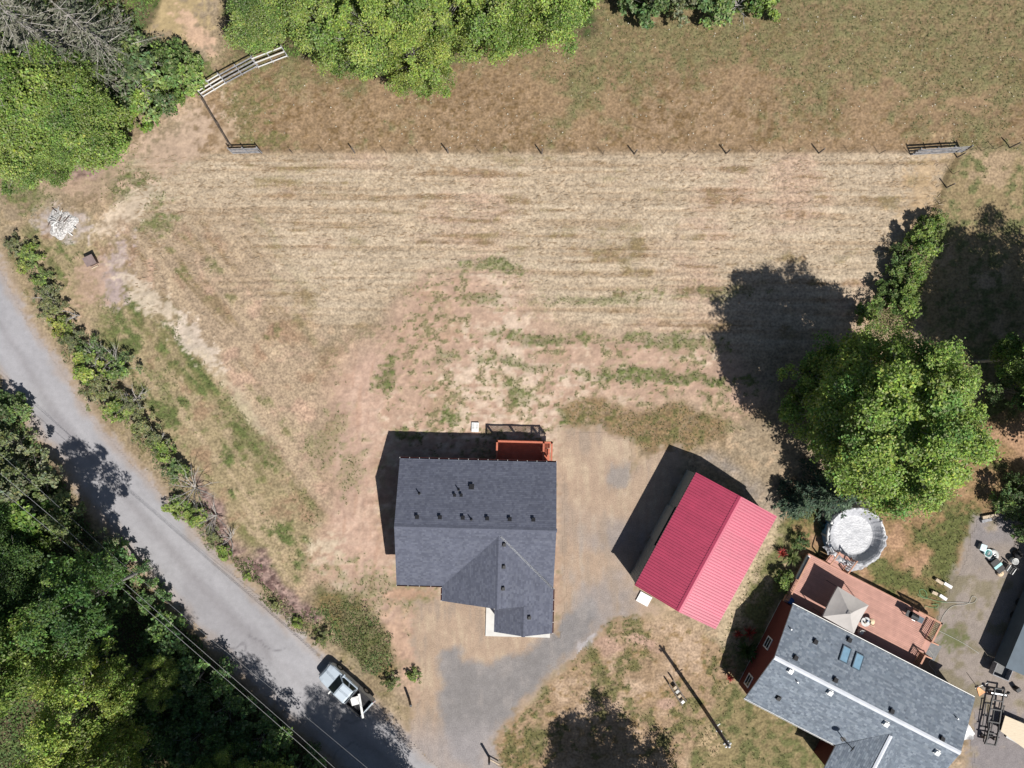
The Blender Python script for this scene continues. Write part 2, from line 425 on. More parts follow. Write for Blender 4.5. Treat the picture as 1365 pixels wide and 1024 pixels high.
    c = c * (1 - bk[..., None]) + b_ * bk[..., None]; green = np.maximum(green, bk * sstep(.1, .7, .7 * n_mid + .4 * n_small - .6 * st_d) * .8)
    # bare soil round the new house
    soil = sd([(425, 520), (470, 455), (520, 440), (560, 372), (640, 362), (700, 398), (760, 440), (880, 440), (990, 470), (1010, 520), (990, 545), (780, 540), (752, 590), (755, 830), (660, 880), (600, 900), (560, 990), (540, 960), (530, 880), (480, 830), (425, 770), (435, 640)], 26)
    soil = soil * (1 - 0.0 * n_mid)
    e_ = np.ones_like(c) * np.array(SG(198, 164, 134))
    e_ = layer(e_, SG(187, 152, 121), sstep(0.0, 0.8, n_mid + 0.3 * st_h2))
    e_ = layer(e_, SG(214, 187, 156), sstep(0.2, 0.9, n_small * 0.7 + n_big + 0.3 * st_h))
    tk = sd([(470, 455), (520, 470), (500, 560), (500, 700), (530, 800), (560, 880), (520, 860), (470, 770), (440, 700), (450, 560)], 16)
    sg = (1 - .85 * tk) * sstep(0.28, 0.75, spk * 0.9 + 0.45 * n_mid - 0.15 + 0.35 * st_h2 - 0.5 * sstep(540, 575, PY) * sstep(430, 470, PX) * sstep(560, 520, PX) - 0.35 * sstep(575, 470, PX) * sstep(420, 520, PY))
    e_ = layer(e_, SG(190, 168, 128), sstep(0.0, 0.7, spk + n_mid * 0.7 - 0.2 - 0.7 * sstep(575, 470, PX) * sstep(420, 520, PY)) * 0.55)
    e_ = layer(e_, SG(122, 117, 74), sg * 0.8 * sstep(-0.3, 0.4, n_fine + 0.2))
    e_ = layer(e_, SG(203, 168, 140), tk * .8); e_ = layer(e_, SG(190, 152, 122), tk * sstep(.0, .6, fbm(PX, PY, 6, 3, 15, 97, 10)) * .6); e_ = layer(e_, SG(216, 182, 152), tk * sstep(.1, .7, fbm(PX, PY, 9, 3, 16, 95, 8)) * .6)
    soil_w = np.clip(soil * (1.0 + 0.25 * n_mid), 0, 1)
    c = c * (1 - soil_w[..., None]) + e_ * soil_w[..., None]; green = green * (1 - soil_w) + sg * soil_w * 0.5
    # green strips left by the mower, weedy corners
    for (cx_, cy_, rx, ry, dg, k) in ((890, 498, 110, 10, 1, 1.0), (720, 448, 60, 9, 0, .8), (880, 452, 70, 11, 0, .8), (650, 362, 45, 9, 2, .8),
                                      (640, 398, 25, 6, -12, .7), (690, 486, 50, 8, 2, .7), (690, 525, 20, 9, 10, .8), (512, 495, 14, 26, 25, .9),
                                      (600, 563, 13, 11, 0, 1.0), (545, 572, 18, 8, 0, .9), (800, 395, 70, 8, 0, .55), (960, 385, 60, 9, 0, .5), (590, 482, 18, 12, 0, .6),
                                      (755, 557, 14, 12, 0, .9), (900, 560, 90, 10, 4, .5), (180, 250, 42, 28, 20, 1.0), (150, 225, 40, 14, -30, .7), (360, 190, 40, 8, 0, .5), (330, 150, 30, 40, 30, .5), (205, 300, 26, 12, -10, .7), (440, 580, 26, 34, 20, .5), (470, 625, 20, 40, 20, .5), (40, 250, 40, 30, 0, .8),
                                      (230, 75, 45, 26, 30, 1.1), (245, 95, 40, 16, 30, 1.1), (330, 575, 20, 60, -35, .6), (225, 520, 14, 40, -32, .6), (130, 395, 16, 70, -32, .7), (560, 800, 18, 30, 0, .5), (510, 790, 60, 22, 20, .6)):
        e = ell(qx, qy, cx_, cy_, rx, ry, dg)
        m = sstep(-0.35, 0.45, e + 0.55 * n_small + 0.3 * n_fine) * k
        c = layer(c, SG(108, 114, 62), m * (0.8 + 0.4 * n_fine)); green = np.maximum(green, m * 0.9)
    # brown weeds above the driveway
    bw = sd([(752, 548), (790, 536), (900, 545), (965, 555), (968, 585), (905, 597), (860, 600), (800, 575), (760, 572)], 8)
    c = layer(c, SG(148, 122, 84), bw * (0.85 + 0.5 * n_fine)); c = layer(c, SG(112, 106, 62), bw * sstep(0.1, 0.7, n_small)); green = np.maximum(green, bw * 0.55)
    # yard between drive and neighbour
    yd = sd([(680, 960), (745, 895), (800, 830), (880, 822), (960, 850), (985, 900), (960, 1040), (650, 1060), (655, 990)], 12)
    y_ = np.ones_like(c) * np.array(SG(172, 143, 108))
    y_ = layer(y_, SG(196, 166, 132), sstep(0.0, 0.7, n_mid))
    y_ = layer(y_, SG(150, 122, 82), sstep(0.05, 0.7, n_small - 0.3 * n_mid))
    yg = sstep(0.2, 0.75, 0.8 * n_mid * -1 + spk * 0.55 + 0.35 * n_small - 0.05 + 0.5 * sstep(0, .5, ell(qx, qy, 812, 925, 40, 60, 20)) + 0.4 * sstep(0, .5, ell(qx, qy, 840, 845, 50, 28)))
    y_ = layer(y_, SG(108, 108, 62), yg * 0.8)
    c = c * (1 - yd[..., None]) + y_ * yd[..., None]; green = green * (1 - yd) + yg * yd * 0.9
    for (cx_, cy_, rx, ry, dg) in ((812, 866, 26, 11, -5), (885, 945, 14, 10, 0), (860, 860, 20, 8, 0)):
        c = layer(c, SG(186, 152, 124), sstep(-0.2, 0.4, ell(qx, qy, cx_, cy_, rx, ry, dg) + 0.3 * n_small))
    # lawn right of the utility pole, in front of the grey roofed house
    fl = sd([(965, 905), (1000, 930), (1080, 980), (1200, 1050), (900, 1080), (930, 990)], 8)
    f_ = np.ones_like(c) * np.array(SG(150, 132, 90)); f_ = layer(f_, SG(112, 110, 66), sstep(-0.2, 0.5, n_small + 0.3 * n_mid)); f_ = layer(f_, SG(178, 152, 112), sstep(0.4, 0.9, n_small * 0.6 - n_mid))
    c = c * (1 - fl[..., None]) + f_ * fl[..., None]; green = np.maximum(green, fl * sstep(-0.3, .5, n_small) * 0.7)
    # back lawn beside the pool
    bl = sd([(1040, 690), (1100, 640), (1330, 520), (1420, 520), (1400, 690), (1306, 690), (1285, 745), (1257, 802), (1240, 850), (1150, 770), (1070, 740)], 10)
    b_ = np.ones_like(c) * np.array(SG(156, 126, 86)); b_ = layer(b_, SG(184, 145, 108), sstep(0.15, 0.8, n_mid)); bgm = sstep(-0.1, 0.6, -n_mid * 0.9 + 0.5 * n_small + 0.1)
    bgm = np.maximum(bgm, sstep(-.3, .5, ell(qx, qy, 1262, 740, 22, 60, 25) + .3 * n_small)); bgm = np.maximum(bgm, sstep(-.3, .5, ell(qx, qy, 1215, 780, 70, 16, 28) + .4 * n_small))
    b_ = layer(b_, SG(96, 106, 54), bgm * 0.85)
    c = c * (1 - bl[..., None]) + b_ * bl[..., None]; green = np.maximum(green * (1 - bl), bl * bgm)
    # right-hand field beyond the hedge
    rf = sd([(1272, 208), (1420, 195), (1420, 520), (1250, 520), (1215, 410), (1235, 330), (1262, 260)], 10)
    r_ = np.ones_like(c) * np.array(SG(160, 138, 98)); r_ = layer(r_, SG(118, 116, 72), sstep(-0.1, 0.7, n_small + 0.4 * n_big)); r_ = layer(r_, SG(182, 155, 118), sstep(0.3, 0.9, n_mid - 0.4 * n_small))
    c = c * (1 - rf[..., None]) + r_ * rf[..., None]; green = np.maximum(green * (1 - rf), rf * 0.5 * sstep(-.1, .7, n_small))
    # narrow strip between the barn and the grey roofed house
    sp = sd([(1045, 690), (1058, 735), (1040, 800), (985, 915), (960, 850), (1035, 690)], 8)
    c = layer(c, SG(120, 116, 70), sp * sstep(-0.4, 0.4, n_small + 0.2)); green = np.maximum(green, sp * 0.7)
    c = layer(c, SG(196, 172, 134), sd([(1030, 685), (1044, 690), (965, 858), (950, 850)], 6) * 0.9)
    c = layer(c, SG(160, 148, 132), sd([(905, 596), (960, 612), (1040, 655), (1036, 690), (930, 625), (880, 604)], 10) * (0.5 + 0.6 * n_mid))
    fl_ = np.abs(PX - (1276 - (PY - 208) * .42) - 3 * n_mid) ; c = layer(c, SG(116, 100, 66), sstep(7, 2, fl_ + 3 * n_small) * sstep(204, 212, PY) * sstep(300, 285, PY) * .85)
    # roadside: pale grit next to the asphalt, then dry verge
    rd = sdist(PX + wx * 0.3, PY + wy * 0.3, ROAD_R + ROAD_L[::-1])
    vg = sstep(-46, -20, rd) * (1 - sstep(300, 800, PX) * 0)
    c = layer(c, SG(160, 140, 102), vg * 0.6 * (0.9 + 0.5 * n_small) * (1 - sd(FOREST_SW, 8)))
    c = layer(c, SG(118, 108, 66), vg * sstep(0.1, 0.8, n_small + 0.3 * n_mid) * 0.8); green = np.maximum(green, vg * 0.4 * sstep(0, .8, n_small))
    c = layer(c, SG(182, 158, 128), sstep(-16, -3, rd + 3 * n_small) * 0.85)
    # bare patches by the road
    for (cx_, cy_, rx, ry, dg, col, k) in BARE:
        c = layer(c, col, sstep(-0.2, 0.5, ell(qx, qy, cx_, cy_, rx, ry, dg) + 0.6 * n_small + .4 * n_fine) * k)
        green = green * (1 - sstep(0, .4, ell(qx, qy, cx_, cy_, rx, ry, dg)) * k)
    # heaps of cut brush along the road bank
    br = sd([(322, 742), (345, 740), (385, 790), (425, 830), (410, 842), (370, 815), (335, 775)], 7)
    br = np.maximum(br, sd([(255, 640), (300, 690), (330, 735), (312, 740), (270, 690)], 7)); br = np.maximum(br, .8 * sstep(-.3, .3, ell(qx, qy, 112, 215, 36, 18, -20)))
    c = layer(c, SG(168, 140, 122), br); c = layer(c, SG(112, 88, 76), br * sstep(-0.1, 0.5, n_fine + 0.5 * n_small)); green = green * (1 - br)
    # weedy bank below the house
    wb = sd([(430, 795), (470, 790), (520, 830), (530, 870), (505, 905), (480, 895), (440, 850), (420, 820)], 9)
    c = layer(c, SG(106, 104, 60), wb * (0.8 + 0.4 * n_small)); c = layer(c, SG(146, 118, 78), wb * sstep(0.2, .8, n_mid + .4 * n_small) * .6); green = np.maximum(green, wb * 0.9)
    # dark litter under the trees
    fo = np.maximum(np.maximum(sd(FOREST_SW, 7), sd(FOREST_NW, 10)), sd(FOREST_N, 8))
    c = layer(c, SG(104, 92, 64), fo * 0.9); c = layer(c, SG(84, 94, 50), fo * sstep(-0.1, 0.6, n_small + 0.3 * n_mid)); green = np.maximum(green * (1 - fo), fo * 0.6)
    # overall unevenness
    c = c * (1.0 + 0.10 * n_small + 0.13 * n_fine + 0.05 * n_big)[..., None]
    c = np.clip(c, 0.02, 0.62)
    relief = 0.03 * n_small + 0.018 * n_fine + 0.04 * n_mid + 0.03 * st_h * mow + 0.04 * st_d * lf + 0.14 * br * (0.6 + n_fine) + 0.04 * green * n_fine
    keep = np.maximum(np.maximum(sstep(-16, -5, rd), sstep(-16, -6, sdist(PX, PY, DRIVE))), sstep(-16, -6, sdist(PX, PY, PAD)))
    relief = (relief - 0.04) * (1 - keep) - 0.006 * keep
    # the gravel and grit thin out into the earth round the sheets
    for poly, fn in ((DRIVE, drive_colour), (PAD, pad_colour), (ROAD_R + ROAD_L[::-1], road_colour)):
        d = sdist(PX, PY, poly); m = sstep(-9, 3, d + 7 * n_small + 3 * n_fine); k = m > 0
        if k.any(): c[k] = c[k] * (1 - m[k])[:, None] + fn(PX[k], PY[k], np.zeros(k.sum())) * m[k][:, None]; green[k] *= 1 - m[k]
    bare = np.clip(soil_w * (1 - sg * .8), 0, 1)
    for (cx_, cy_, rx, ry, dg, col, k) in BARE: bare = np.maximum(bare, sstep(-0.3, 0.4, ell(qx, qy, cx_, cy_, rx, ry, dg) + 0.35 * n_small) * k)
    bare = np.maximum(bare * (1 - yd * .4), keep)
    ground_cover.rough = 1.0 - 0.72 * bare
    return c, np.clip(green, 0, 1), relief

def axis(lo, hi, step, far):
    core = np.arange(lo, hi + step * 0.5, step)
    out = []; d = step
    x = hi
    while x < far: d *= 1.35; x += d; out.append(x)
    left = []; d = step; x = lo
    while x > -far: d *= 1.35; x -= d; left.append(x)
    return np.array(left[::-1] + list(core) + out)

def build_ground():
    xs = axis(-45, 45, 0.16, 600); ys = axis(-33, 33, 0.105, 600)
    X, Y = np.meshgrid(xs, ys)
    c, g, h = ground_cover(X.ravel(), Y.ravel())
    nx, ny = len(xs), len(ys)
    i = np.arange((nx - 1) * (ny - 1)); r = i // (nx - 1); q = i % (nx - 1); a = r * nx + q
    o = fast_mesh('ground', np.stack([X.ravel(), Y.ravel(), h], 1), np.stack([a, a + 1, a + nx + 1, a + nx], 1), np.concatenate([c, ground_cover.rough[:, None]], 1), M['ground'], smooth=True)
    tag(o, 'dry field of mown straw, bare soil and patchy grass', kind='structure')
    return o

def sheet(name, poly, z, colour, m, label, step=0.16, warp=5.0, seed=50):
    """a level sheet of gravel or asphalt with a ragged edge, cut from a fine grid"""
    P = np.array(poly); x0, y0 = P.min(0) - 15; x1, y1 = P.max(0) + 15
    xs = np.arange((x0 - CX) / PXM, (x1 - CX) / PXM, step); ys = np.arange(-(y1 - CY) / PXM, -(y0 - CY) / PXM, step)
    X, Y = np.meshgrid(xs, ys); PX = CX + X * PXM; PY = CY - Y * PXM
    d = sdist(PX, PY, poly) + warp * fbm(PX, PY, 22, 4, seed)
    keep = d > 0
    nx = len(xs)
    kq = keep[:-1, :-1] & keep[1:, :-1] & keep[:-1, 1:] & keep[1:, 1:]
    r, q = np.nonzero(kq); a = r * nx + q
    Q = np.stack([a, a + 1, a + nx + 1, a + nx], 1)
    used = np.unique(Q); re = np.zeros(X.size, np.int64); re[used] = np.arange(len(used))
    xf = X.ravel()[used]; yf = Y.ravel()[used]; df = d.ravel()[used]
    c = colour(CX + xf * PXM, CY - yf * PXM, df)
    o = fast_mesh(name, np.stack([xf, yf, np.full(len(xf), z)], 1), re[Q], c, m, smooth=True)
    return tag(o, label, kind='structure')

def road_colour(PX, PY, d):
    c = np.ones(PX.shape + (3,)) * np.array(SG(174, 168, 160))
    # position across the road from its two edges
    dr = np.abs(sdist(PX, PY, ROAD_R + [(2000, 1145), (2000, 235)])); dl = np.abs(sdist(PX, PY, ROAD_L + [(-900, 1215), (-900, 300)]))
    t = dr / (dr + dl + 1e-6)
    wob = 0.03 * fbm(PX, PY, 90, 2, 21)
    for k in (0.28, 0.72):
        c = layer(c, SG(181, 175, 167), np.exp(-((t + wob - k) / 0.10) ** 2) * 0.5)
    c = layer(c, SG(158, 151, 143), np.exp(-((t + wob - 0.5) / 0.07) ** 2) * 0.6)
    n = fbm(PX, PY, 18, 4, 22); n2 = fbm(PX, PY, 5, 3, 23); st = fbm(PX, PY, 7, 3, 24, 50, 8)
    c = layer(c, SG(180, 162, 142), sstep(13, 1, d + 5 * n) * 0.75)
    c = c * (1 + 0.05 * n + 0.04 * n2 + 0.05 * st)[..., None]
    cr = sstep(0.06, 0.0, np.abs(fbm(PX, PY, 60, 3, 25))) * sstep(0.2, 0.5, fbm(PX, PY, 150, 2, 26))
    c = layer(c, SG(196, 190, 182), sstep(.35, .8, fbm(PX, PY, 40, 3, 27, 50, 4)) * .35)
    c = layer(c, SG(146, 139, 133), sstep(.45, .7, fbm(PX, PY, 55, 2, 28, 48, 3)) * .3)
    return layer(c, SG(118, 112, 108), cr * 0.6)

def drive_colour(PX, PY, d):
    n = fbm(PX, PY, 26, 4, 31); n2 = fbm(PX, PY, 6, 3, 32); big = fbm(PX, PY, 90, 3, 33)
    tr = fbm(PX, PY, 7, 3, 36, 86, 9)
    c = np.ones(PX.shape + (3,)) * np.array(SG(187, 160, 130))
    c = layer(c, SG(198, 173, 140), sstep(0, 0.8, .6 * n + 0.9 * tr)); c = layer(c, SG(176, 154, 128), sstep(0.1, 0.9, big - 0.3 * n - 0.9 * tr))
    c = layer(c, SG(163, 151, 138), sstep(-0.3, 0.8, big + 0.4 * n + .4 * tr - 0.1) * sstep(730, 760, PX) * sstep(650, 730, PY) * 0.8)
    wx = fbm(PX, PY, 40, 4, 34) * 10
    g = sstep(-7, 9, sdist(PX + wx * .7, PY + wx * 0.4, NEWGRAVEL) + 3 * n2 + 2 * n)
    c = layer(c, SG(148, 140, 129), g); c = layer(c, SG(160, 150, 137), g * sstep(0.0, 0.9, n + 0.6 * tr + .4 * big))
    c = layer(c, SG(158, 148, 134), .8 * sstep(-0.4, .5, ell(PX + wx, PY, 826, 636, 11, 18) + .3 * n2))
    c = layer(c, SG(170, 160, 150), sstep(940, 1000, PY) * 0.7)
    c = layer(c, SG(196, 186, 176), sstep(-.2, .3, ell(PX + wx, PY, 784, 858, 18, 7, -45) + .3 * n2) * .8)
    return c * (1 + 0.06 * n2 + 0.05 * n)[..., None]

def pad_colour(PX, PY, d):
    n = fbm(PX, PY, 20, 4, 41); n2 = fbm(PX, PY, 5, 3, 42); big = fbm(PX, PY, 70, 3, 43)
    c = np.ones(PX.shape + (3,)) * np.array(SG(163, 148, 130))
    c = layer(c, SG(150, 140, 130), sstep(0, 0.7, big)); c = layer(c, SG(178, 160, 138), sstep(0.1, 0.8, n))
    c = layer(c, SG(128, 118, 84), sstep(0.25, 0.8, n - 0.4 * big + 0.3 * sstep(25, 5, d)) * 0.7)
    c = layer(c, SG(108, 112, 62), sstep(-.4, .4, ell(PX, PY, 1270, 850, 18, 14) + .8 * n2) * .8)
    return c * (1 + 0.08 * n2)[..., None]

build_ground()
sheet('road', ROAD_R + ROAD_L[::-1], 0.016, road_colour, M['road'], 'narrow worn grey asphalt lane running diagonally past the trees', warp=2.0, seed=51)
sheet('driveway', DRIVE, 0.008, drive_colour, M['gravel'], 'tan and grey gravel drive between road, house and barn', warp=5.0, seed=52)
sheet('gravel_yard', PAD, 0.008, pad_colour, M['gravel'], 'compacted gravel yard at the right edge', warp=5.0, seed=53)
# ------------------------------------------------------------------ vegetation
def unit(v): return v / (np.linalg.norm(v, axis=1, keepdims=True) + 1e-9)

def leaf_quads(P, Nrm, size, g, aspect=1.6, roll=None, lmul=None):
    """diamond shaped leaves at P facing Nrm"""
    n = len(P); Nrm = unit(Nrm)
    a = unit(np.cross(Nrm, unit(g.normal(size=(n, 3))))) if roll is None else roll
    b = np.cross(Nrm, a)
    L = (size * g.uniform(0.65, 1.3, n))[:, None]; Wd = L / aspect
    tip = P + a * L * 0.5; tail = P - a * L * 0.5
    bend = Nrm * (L * 0.10)
    V = np.stack([tail, P + b * Wd * 0.5 - a * L * 0.06 - bend, tip - bend * 0.6, P - b * Wd * 0.5 - a * L * 0.06 - bend], 1).reshape(-1, 3)
    Q = np.arange(4 * n).reshape(n, 4)
    return V, Q

def make_crown(g, rx, ry, z0, z1, boughs, per, leaf, tones, lobes=0.28, spread=1.0, droop=0.0, ragged=0.25, fill=0.25):
    """leaf clumps through an uneven crown; returns vertices, quads, colours, bough centres"""
    C = []; tries = 0
    ph = g.uniform(0, 6.28, 4)
    while len(C) < boughs and tries < boughs * 40:
        tries += 1
        p = g.uniform(-1, 1, 3); r = np.linalg.norm(p)
        if r > 1 or r < 0.30: continue
        if g.uniform() > r ** 1.2: continue
        an = math.atan2(p[1], p[0])
        k = 1 + ragged * (0.5 * math.sin(2 * an + ph[0]) + 0.35 * math.sin(3 * an + ph[1]) + 0.3 * math.sin(5 * an + ph[2]))
        zz = p[2] * 0.5 + 0.5
        C.append((p[0] * rx * k * spread, p[1] * ry * k * spread, z0 + (z1 - z0) * zz))
    C = np.array(C); cen = np.array([0, 0, z0 + 0.35 * (z1 - z0)])
    Vs, Cs, Qs = [], [], []; base = 0
    for c in C:
        rb = (rx + ry) * 0.5 * lobes * g.uniform(0.6, 1.3)
        n = int(per * g.uniform(0.6, 1.4) * (rb / ((rx + ry) * 0.5 * lobes)) ** 1.5)
        out = unit((c - cen)[None, :])[0]
        # several sprays per bough: each a small fan of leaves
        ns = max(3, n // 14)
        sp = unit(g.normal(size=(ns, 3)) + out * 0.55 + np.array([0, 0, 0.35])) * rb * (g.uniform(0.25, 1.0, ns) ** 0.6)[:, None]
        sp[:, 2] *= 0.75; sp[:, 2] -= droop * rb * np.linalg.norm(sp[:, :2], axis=1)
        idx = g.integers(0, ns, n)
        P = c + sp[idx] + g.normal(size=(n, 3)) * rb * np.array([0.17, 0.17, 0.10])
        Nn = g.normal(size=(n, 3)) * 0.62 + np.array([0, 0, 0.70]) + out * 0.60
        tone = np.array(tones[g.integers(0, len(tones))]) * g.uniform(0.68, 1.28); lf = leaf * g.uniform(.72, 1.4)
        V, Q = leaf_quads(P, Nn, lf, g)
        col = tone[None, :] * np.exp(g.normal(size=(n, 1)) * 0.30) * (1 + g.normal(size=(n, 3)) * np.array([0.10, 0.04, 0.16]))
        pale = g.uniform(size=n) < .13; col[pale] = col[pale] * .35 + np.array([.20, .21, .135])  # random pale leaves imitate glints: highlights put into the leaf colour
        Vs.append(V); Qs.append(Q + base); Cs.append(np.repeat(np.clip(col, 0.004, 0.5), 4, 0)); base += 4 * n
    return np.concatenate(Vs), np.concatenate(Qs), np.concatenate(Cs), C

def trunk_mb(C, height, r0, z_fork, g, limbs=10, origin=(0, 0, 0), poke=.22):
    mb = MB(); ox, oy, oz = origin
    top = Vector((ox + g.uniform(-.3, .3), oy + g.uniform(-.3, .3), height * 0.86))
    mb.tube([(ox, oy, oz - 0.3), (ox, oy, oz + 0.3), (ox + 0.05, oy - 0.04, z_fork), (top.x * .6 + ox * .4, top.y * .6 + oy * .4, (z_fork + top.z) / 2), top], [r0 * 1.35, r0, r0 * 0.78, r0 * 0.45, r0 * 0.12], 8)
    ids = g.choice(len(C), min(limbs, len(C)), replace=False)
    for i in ids:
        c = Vector(C[i]); t = g.uniform(0.0, 0.7); zs = z_fork + (min(c.z, top.z) - z_fork) * t * 0.7
        s = Vector((ox, oy, max(zs, z_fork * 0.8))); mid = s.lerp(c, 0.5) + Vector((0, 0, 0.12 * (c - s).length))
        e = c + (c - s) * g.uniform(.0, poke)
        mb.tube([s, mid, e], [r0 * 0.30, r0 * 0.17, r0 * 0.05], 4)
        for q in range(2):
            d = Vector((g.normal(), g.normal(), g.normal() * .5 + .4)) * min(3.0, (c - s).length) * .22; a = mid.lerp(e, g.uniform(.3, .9)); mb.tube([a, a + d], [r0 * .09, r0 * .03], 3, caps=False)
    return mb

TONE_MID = [(0.148, 0.236, 0.06), (0.183, 0.265, 0.069), (0.119, 0.201, 0.057), (0.203, 0.282, 0.076)]
TONE_YEL = [(0.209, 0.292, 0.069), (0.246, 0.325, 0.083), (0.175, 0.257, 0.063), (0.151, 0.235, 0.063)]
TONE_DARK = [(0.125, 0.194, 0.07), (0.155, 0.225, 0.076), (0.106, 0.167, 0.064)]
TONE_GREY = [(0.203, 0.231, 0.119), (0.171, 0.198, 0.099), (0.235, 0.259, 0.149), (0.149, 0.187, 0.075)]

def proto_tree(name, rx, ry, z0, z1, boughs, per, leaf, tones, trunk_r, seed, limbs=10, **kw):
    g = np.random.default_rng(seed)
    V, Q, Cc, C = make_crown(g, rx, ry, z0, z1, boughs, per, leaf, tones, **kw)
    t = thing(name, name.replace('_', ' '), 'tree')
    obj('trunk', trunk_mb(C, z1, trunk_r, z0 * 0.8 if z0 > 1 else 0.25, g, limbs), M['twig'], t, smooth=True)
    fast_mesh('crown', V, Q, Cc, M['leaf'], t)
    return t

PROTOS = {}
PROTOS['broad'] = proto_tree('broadleaf_tree', 4.0, 3.7, 3.0, 10.0, 120, 480, 0.175, TONE_MID, 0.20, 11, ragged=.38, limbs=60)
PROTOS['airy'] = proto_tree('broadleaf_tree', 3.6, 3.3, 2.6, 9.0, 92, 440, 0.165, TONE_YEL, 0.16, 12, lobes=0.25, ragged=0.5, limbs=60)
PROTOS['sparse'] = proto_tree('broadleaf_tree', 3.0, 2.8, 4.5, 10.5, 36, 380, 0.175, TONE_MID, 0.15, 13, lobes=0.27, ragged=0.5)
PROTOS['shrub'] = proto_tree('bush', 1.25, 1.15, 0.25, 2.1, 26, 150, 0.15, TONE_MID, 0.05, 14, lobes=0.33, ragged=0.45)
PROTOS['shrub_dark'] = proto_tree('bush', 1.3, 1.15, 0.2, 1.9, 26, 150, 0.15, TONE_DARK, 0.05, 15, lobes=0.33, ragged=0.45)
PROTOS['shrub_grey'] = proto_tree('bush', 1.5, 1.4, 0.3, 2.6, 30, 130, 0.15, TONE_GREY, 0.05, 16, lobes=0.30, ragged=0.5, limbs=26)
PROTOS['shrub_mix'] = proto_tree('bush', 1.3, 1.1, 0.2, 1.9, 24, 130, 0.15, TONE_DARK + TONE_GREY[:1] + TONE_YEL[2:], 0.05, 18, lobes=0.33, ragged=0.55, limbs=22)
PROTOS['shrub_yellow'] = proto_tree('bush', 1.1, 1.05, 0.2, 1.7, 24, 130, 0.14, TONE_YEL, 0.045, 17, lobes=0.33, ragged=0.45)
USED = {k: False for k in PROTOS}

def place(kind, name, cat, px, py, zc, scale, rot, label, group=None, tint=(1, 1, 1), zs=1.0):
    """stand a copy of a plant so that its middle, at height zc, shows at px, py"""
    p = W(px, py, zc); src = PROTOS[kind]
    o = src if not USED[kind] else copy_tree(src)
    USED[kind] = True
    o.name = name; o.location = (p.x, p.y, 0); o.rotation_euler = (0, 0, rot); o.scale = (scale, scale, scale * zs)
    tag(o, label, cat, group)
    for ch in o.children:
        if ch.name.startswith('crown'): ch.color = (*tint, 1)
    return o

# --- the big maple between the barn and the pool
def big_maple():
    g = np.random.default_rng(5)
    base = W(1122, 548, 0)
    V, Q, Cc, C = make_crown(g, 5.6, 6.4, 2.4, 14.2, 350, 440, 0.185, TONE_MID[1:] + TONE_YEL[:3], lobes=0.18, ragged=0.10, spread=0.93)
    V = V + np.array([-.1, -.2, 0]); C = C + np.array([-.1, -.2, 0])
    V2, Q2, C2, B2 = make_crown(g, 2.9, 4.4, 1.2, 5.2, 64, 360, 0.185, TONE_MID, lobes=0.22, ragged=0.3)   # low boughs on the north-west side
    V = np.concatenate([V, V2 + np.array([-3.0, 1.0, 0])]); Q = np.concatenate([Q, Q2 + len(V) - len(V2)]); Cc = np.concatenate([Cc, C2]); C = np.concatenate([C, B2 + np.array([-3.0, 1.0, 0])])
    t = thing('maple_tree', 'large round dense maple tree overhanging the pool, casting a long shadow on the field', 'tree', base)
    obj('trunk', trunk_mb(C + np.array(base), 14.0, 0.42, 3.0, g, 90, tuple(base), .03), M['twig'], t, smooth=True)
    fast_mesh('crown', V + np.array(base), Q, Cc, M['leaf'], t).color = (1.16, 1.18, 1.07, 1)
big_maple()

# --- conifers: whorls of drooping branches with needle sprays
def make_conifer(g, h, r, tiers, branches, needles, tones, bare=0.0, nlen=0.30):
    mb = MB(); Vs, Qs, Cs = [], [], []; base = 0
    mb.tube([(0, 0, -0.3), (0.03, 0.02, h * .5), (0, 0, h)], [0.028 * h, 0.017 * h, 0.01], 7)
    for t in range(tiers):
        f = t / (tiers - 1); z = h * (0.16 + 0.82 * f); rl = r * (1 - f) ** 0.8 * g.uniform(0.8, 1.1) + 0.15
        for b in range(branches):
            an = 6.283 * (b + g.uniform(-.35, .35)) / branches + t * 0.7; L = rl * g.uniform(0.6, 1.12)
            d = np.array([math.cos(an), math.sin(an), 0]); up = g.uniform(-0.28, 0.05)
            pts = [np.array([0, 0, z]) + d * L * s + np.array([0, 0, L * (up * s - 0.18 * s * s + 0.10 * s ** 3)]) for s in (0, .35, .7, 1.0)]
            mb.tube(pts, [0.035 * (1 - f) + 0.012, 0.028 * (1 - f) + 0.01, 0.014, 0.006], 4, caps=False)
            n = int(needles * (L / r) * g.uniform(0.7, 1.2) * (1 - bare * g.uniform(0.3, 1.0)))
            if n < 2: continue
            s = g.uniform(0.18, 1.03, n); lat = g.normal(size=n) * (0.17 * L * (1.15 - s) + 0.05)
            side = np.array([-d[1], d[0], 0])
            P = np.array([0, 0, z]) + d * (L * s)[:, None] + side * lat[:, None]
            P[:, 2] += L * (up * s - 0.18 * s * s + 0.1 * s ** 3) + g.normal(size=n) * 0.05 - np.abs(lat) * 0.25
            roll = unit(d * 1.0 + side * np.sign(lat)[:, None] * 0.9 + g.normal(size=(n, 3)) * 0.25)
            Nn = unit(np.cross(roll, unit(g.normal(size=(n, 3)) * 0.5 + np.cross(roll, np.array([0, 0, 1.0])))))
            Nn *= np.sign(Nn[:, 2:3] + 1e-6)
            V, Q = leaf_quads(P, Nn, nlen, g, aspect=3.4, roll=roll)
            tone = np.array(tones[g.integers(0, len(tones))])
            col = tone[None, :] * (1 + g.normal(size=(n, 1)) * 0.22)
            Vs.append(V); Qs.append(Q + base); Cs.append(np.repeat(np.clip(col, .004, .5), 4, 0)); base += 4 * n
    return mb, np.concatenate(Vs), np.concatenate(Qs), np.concatenate(Cs)

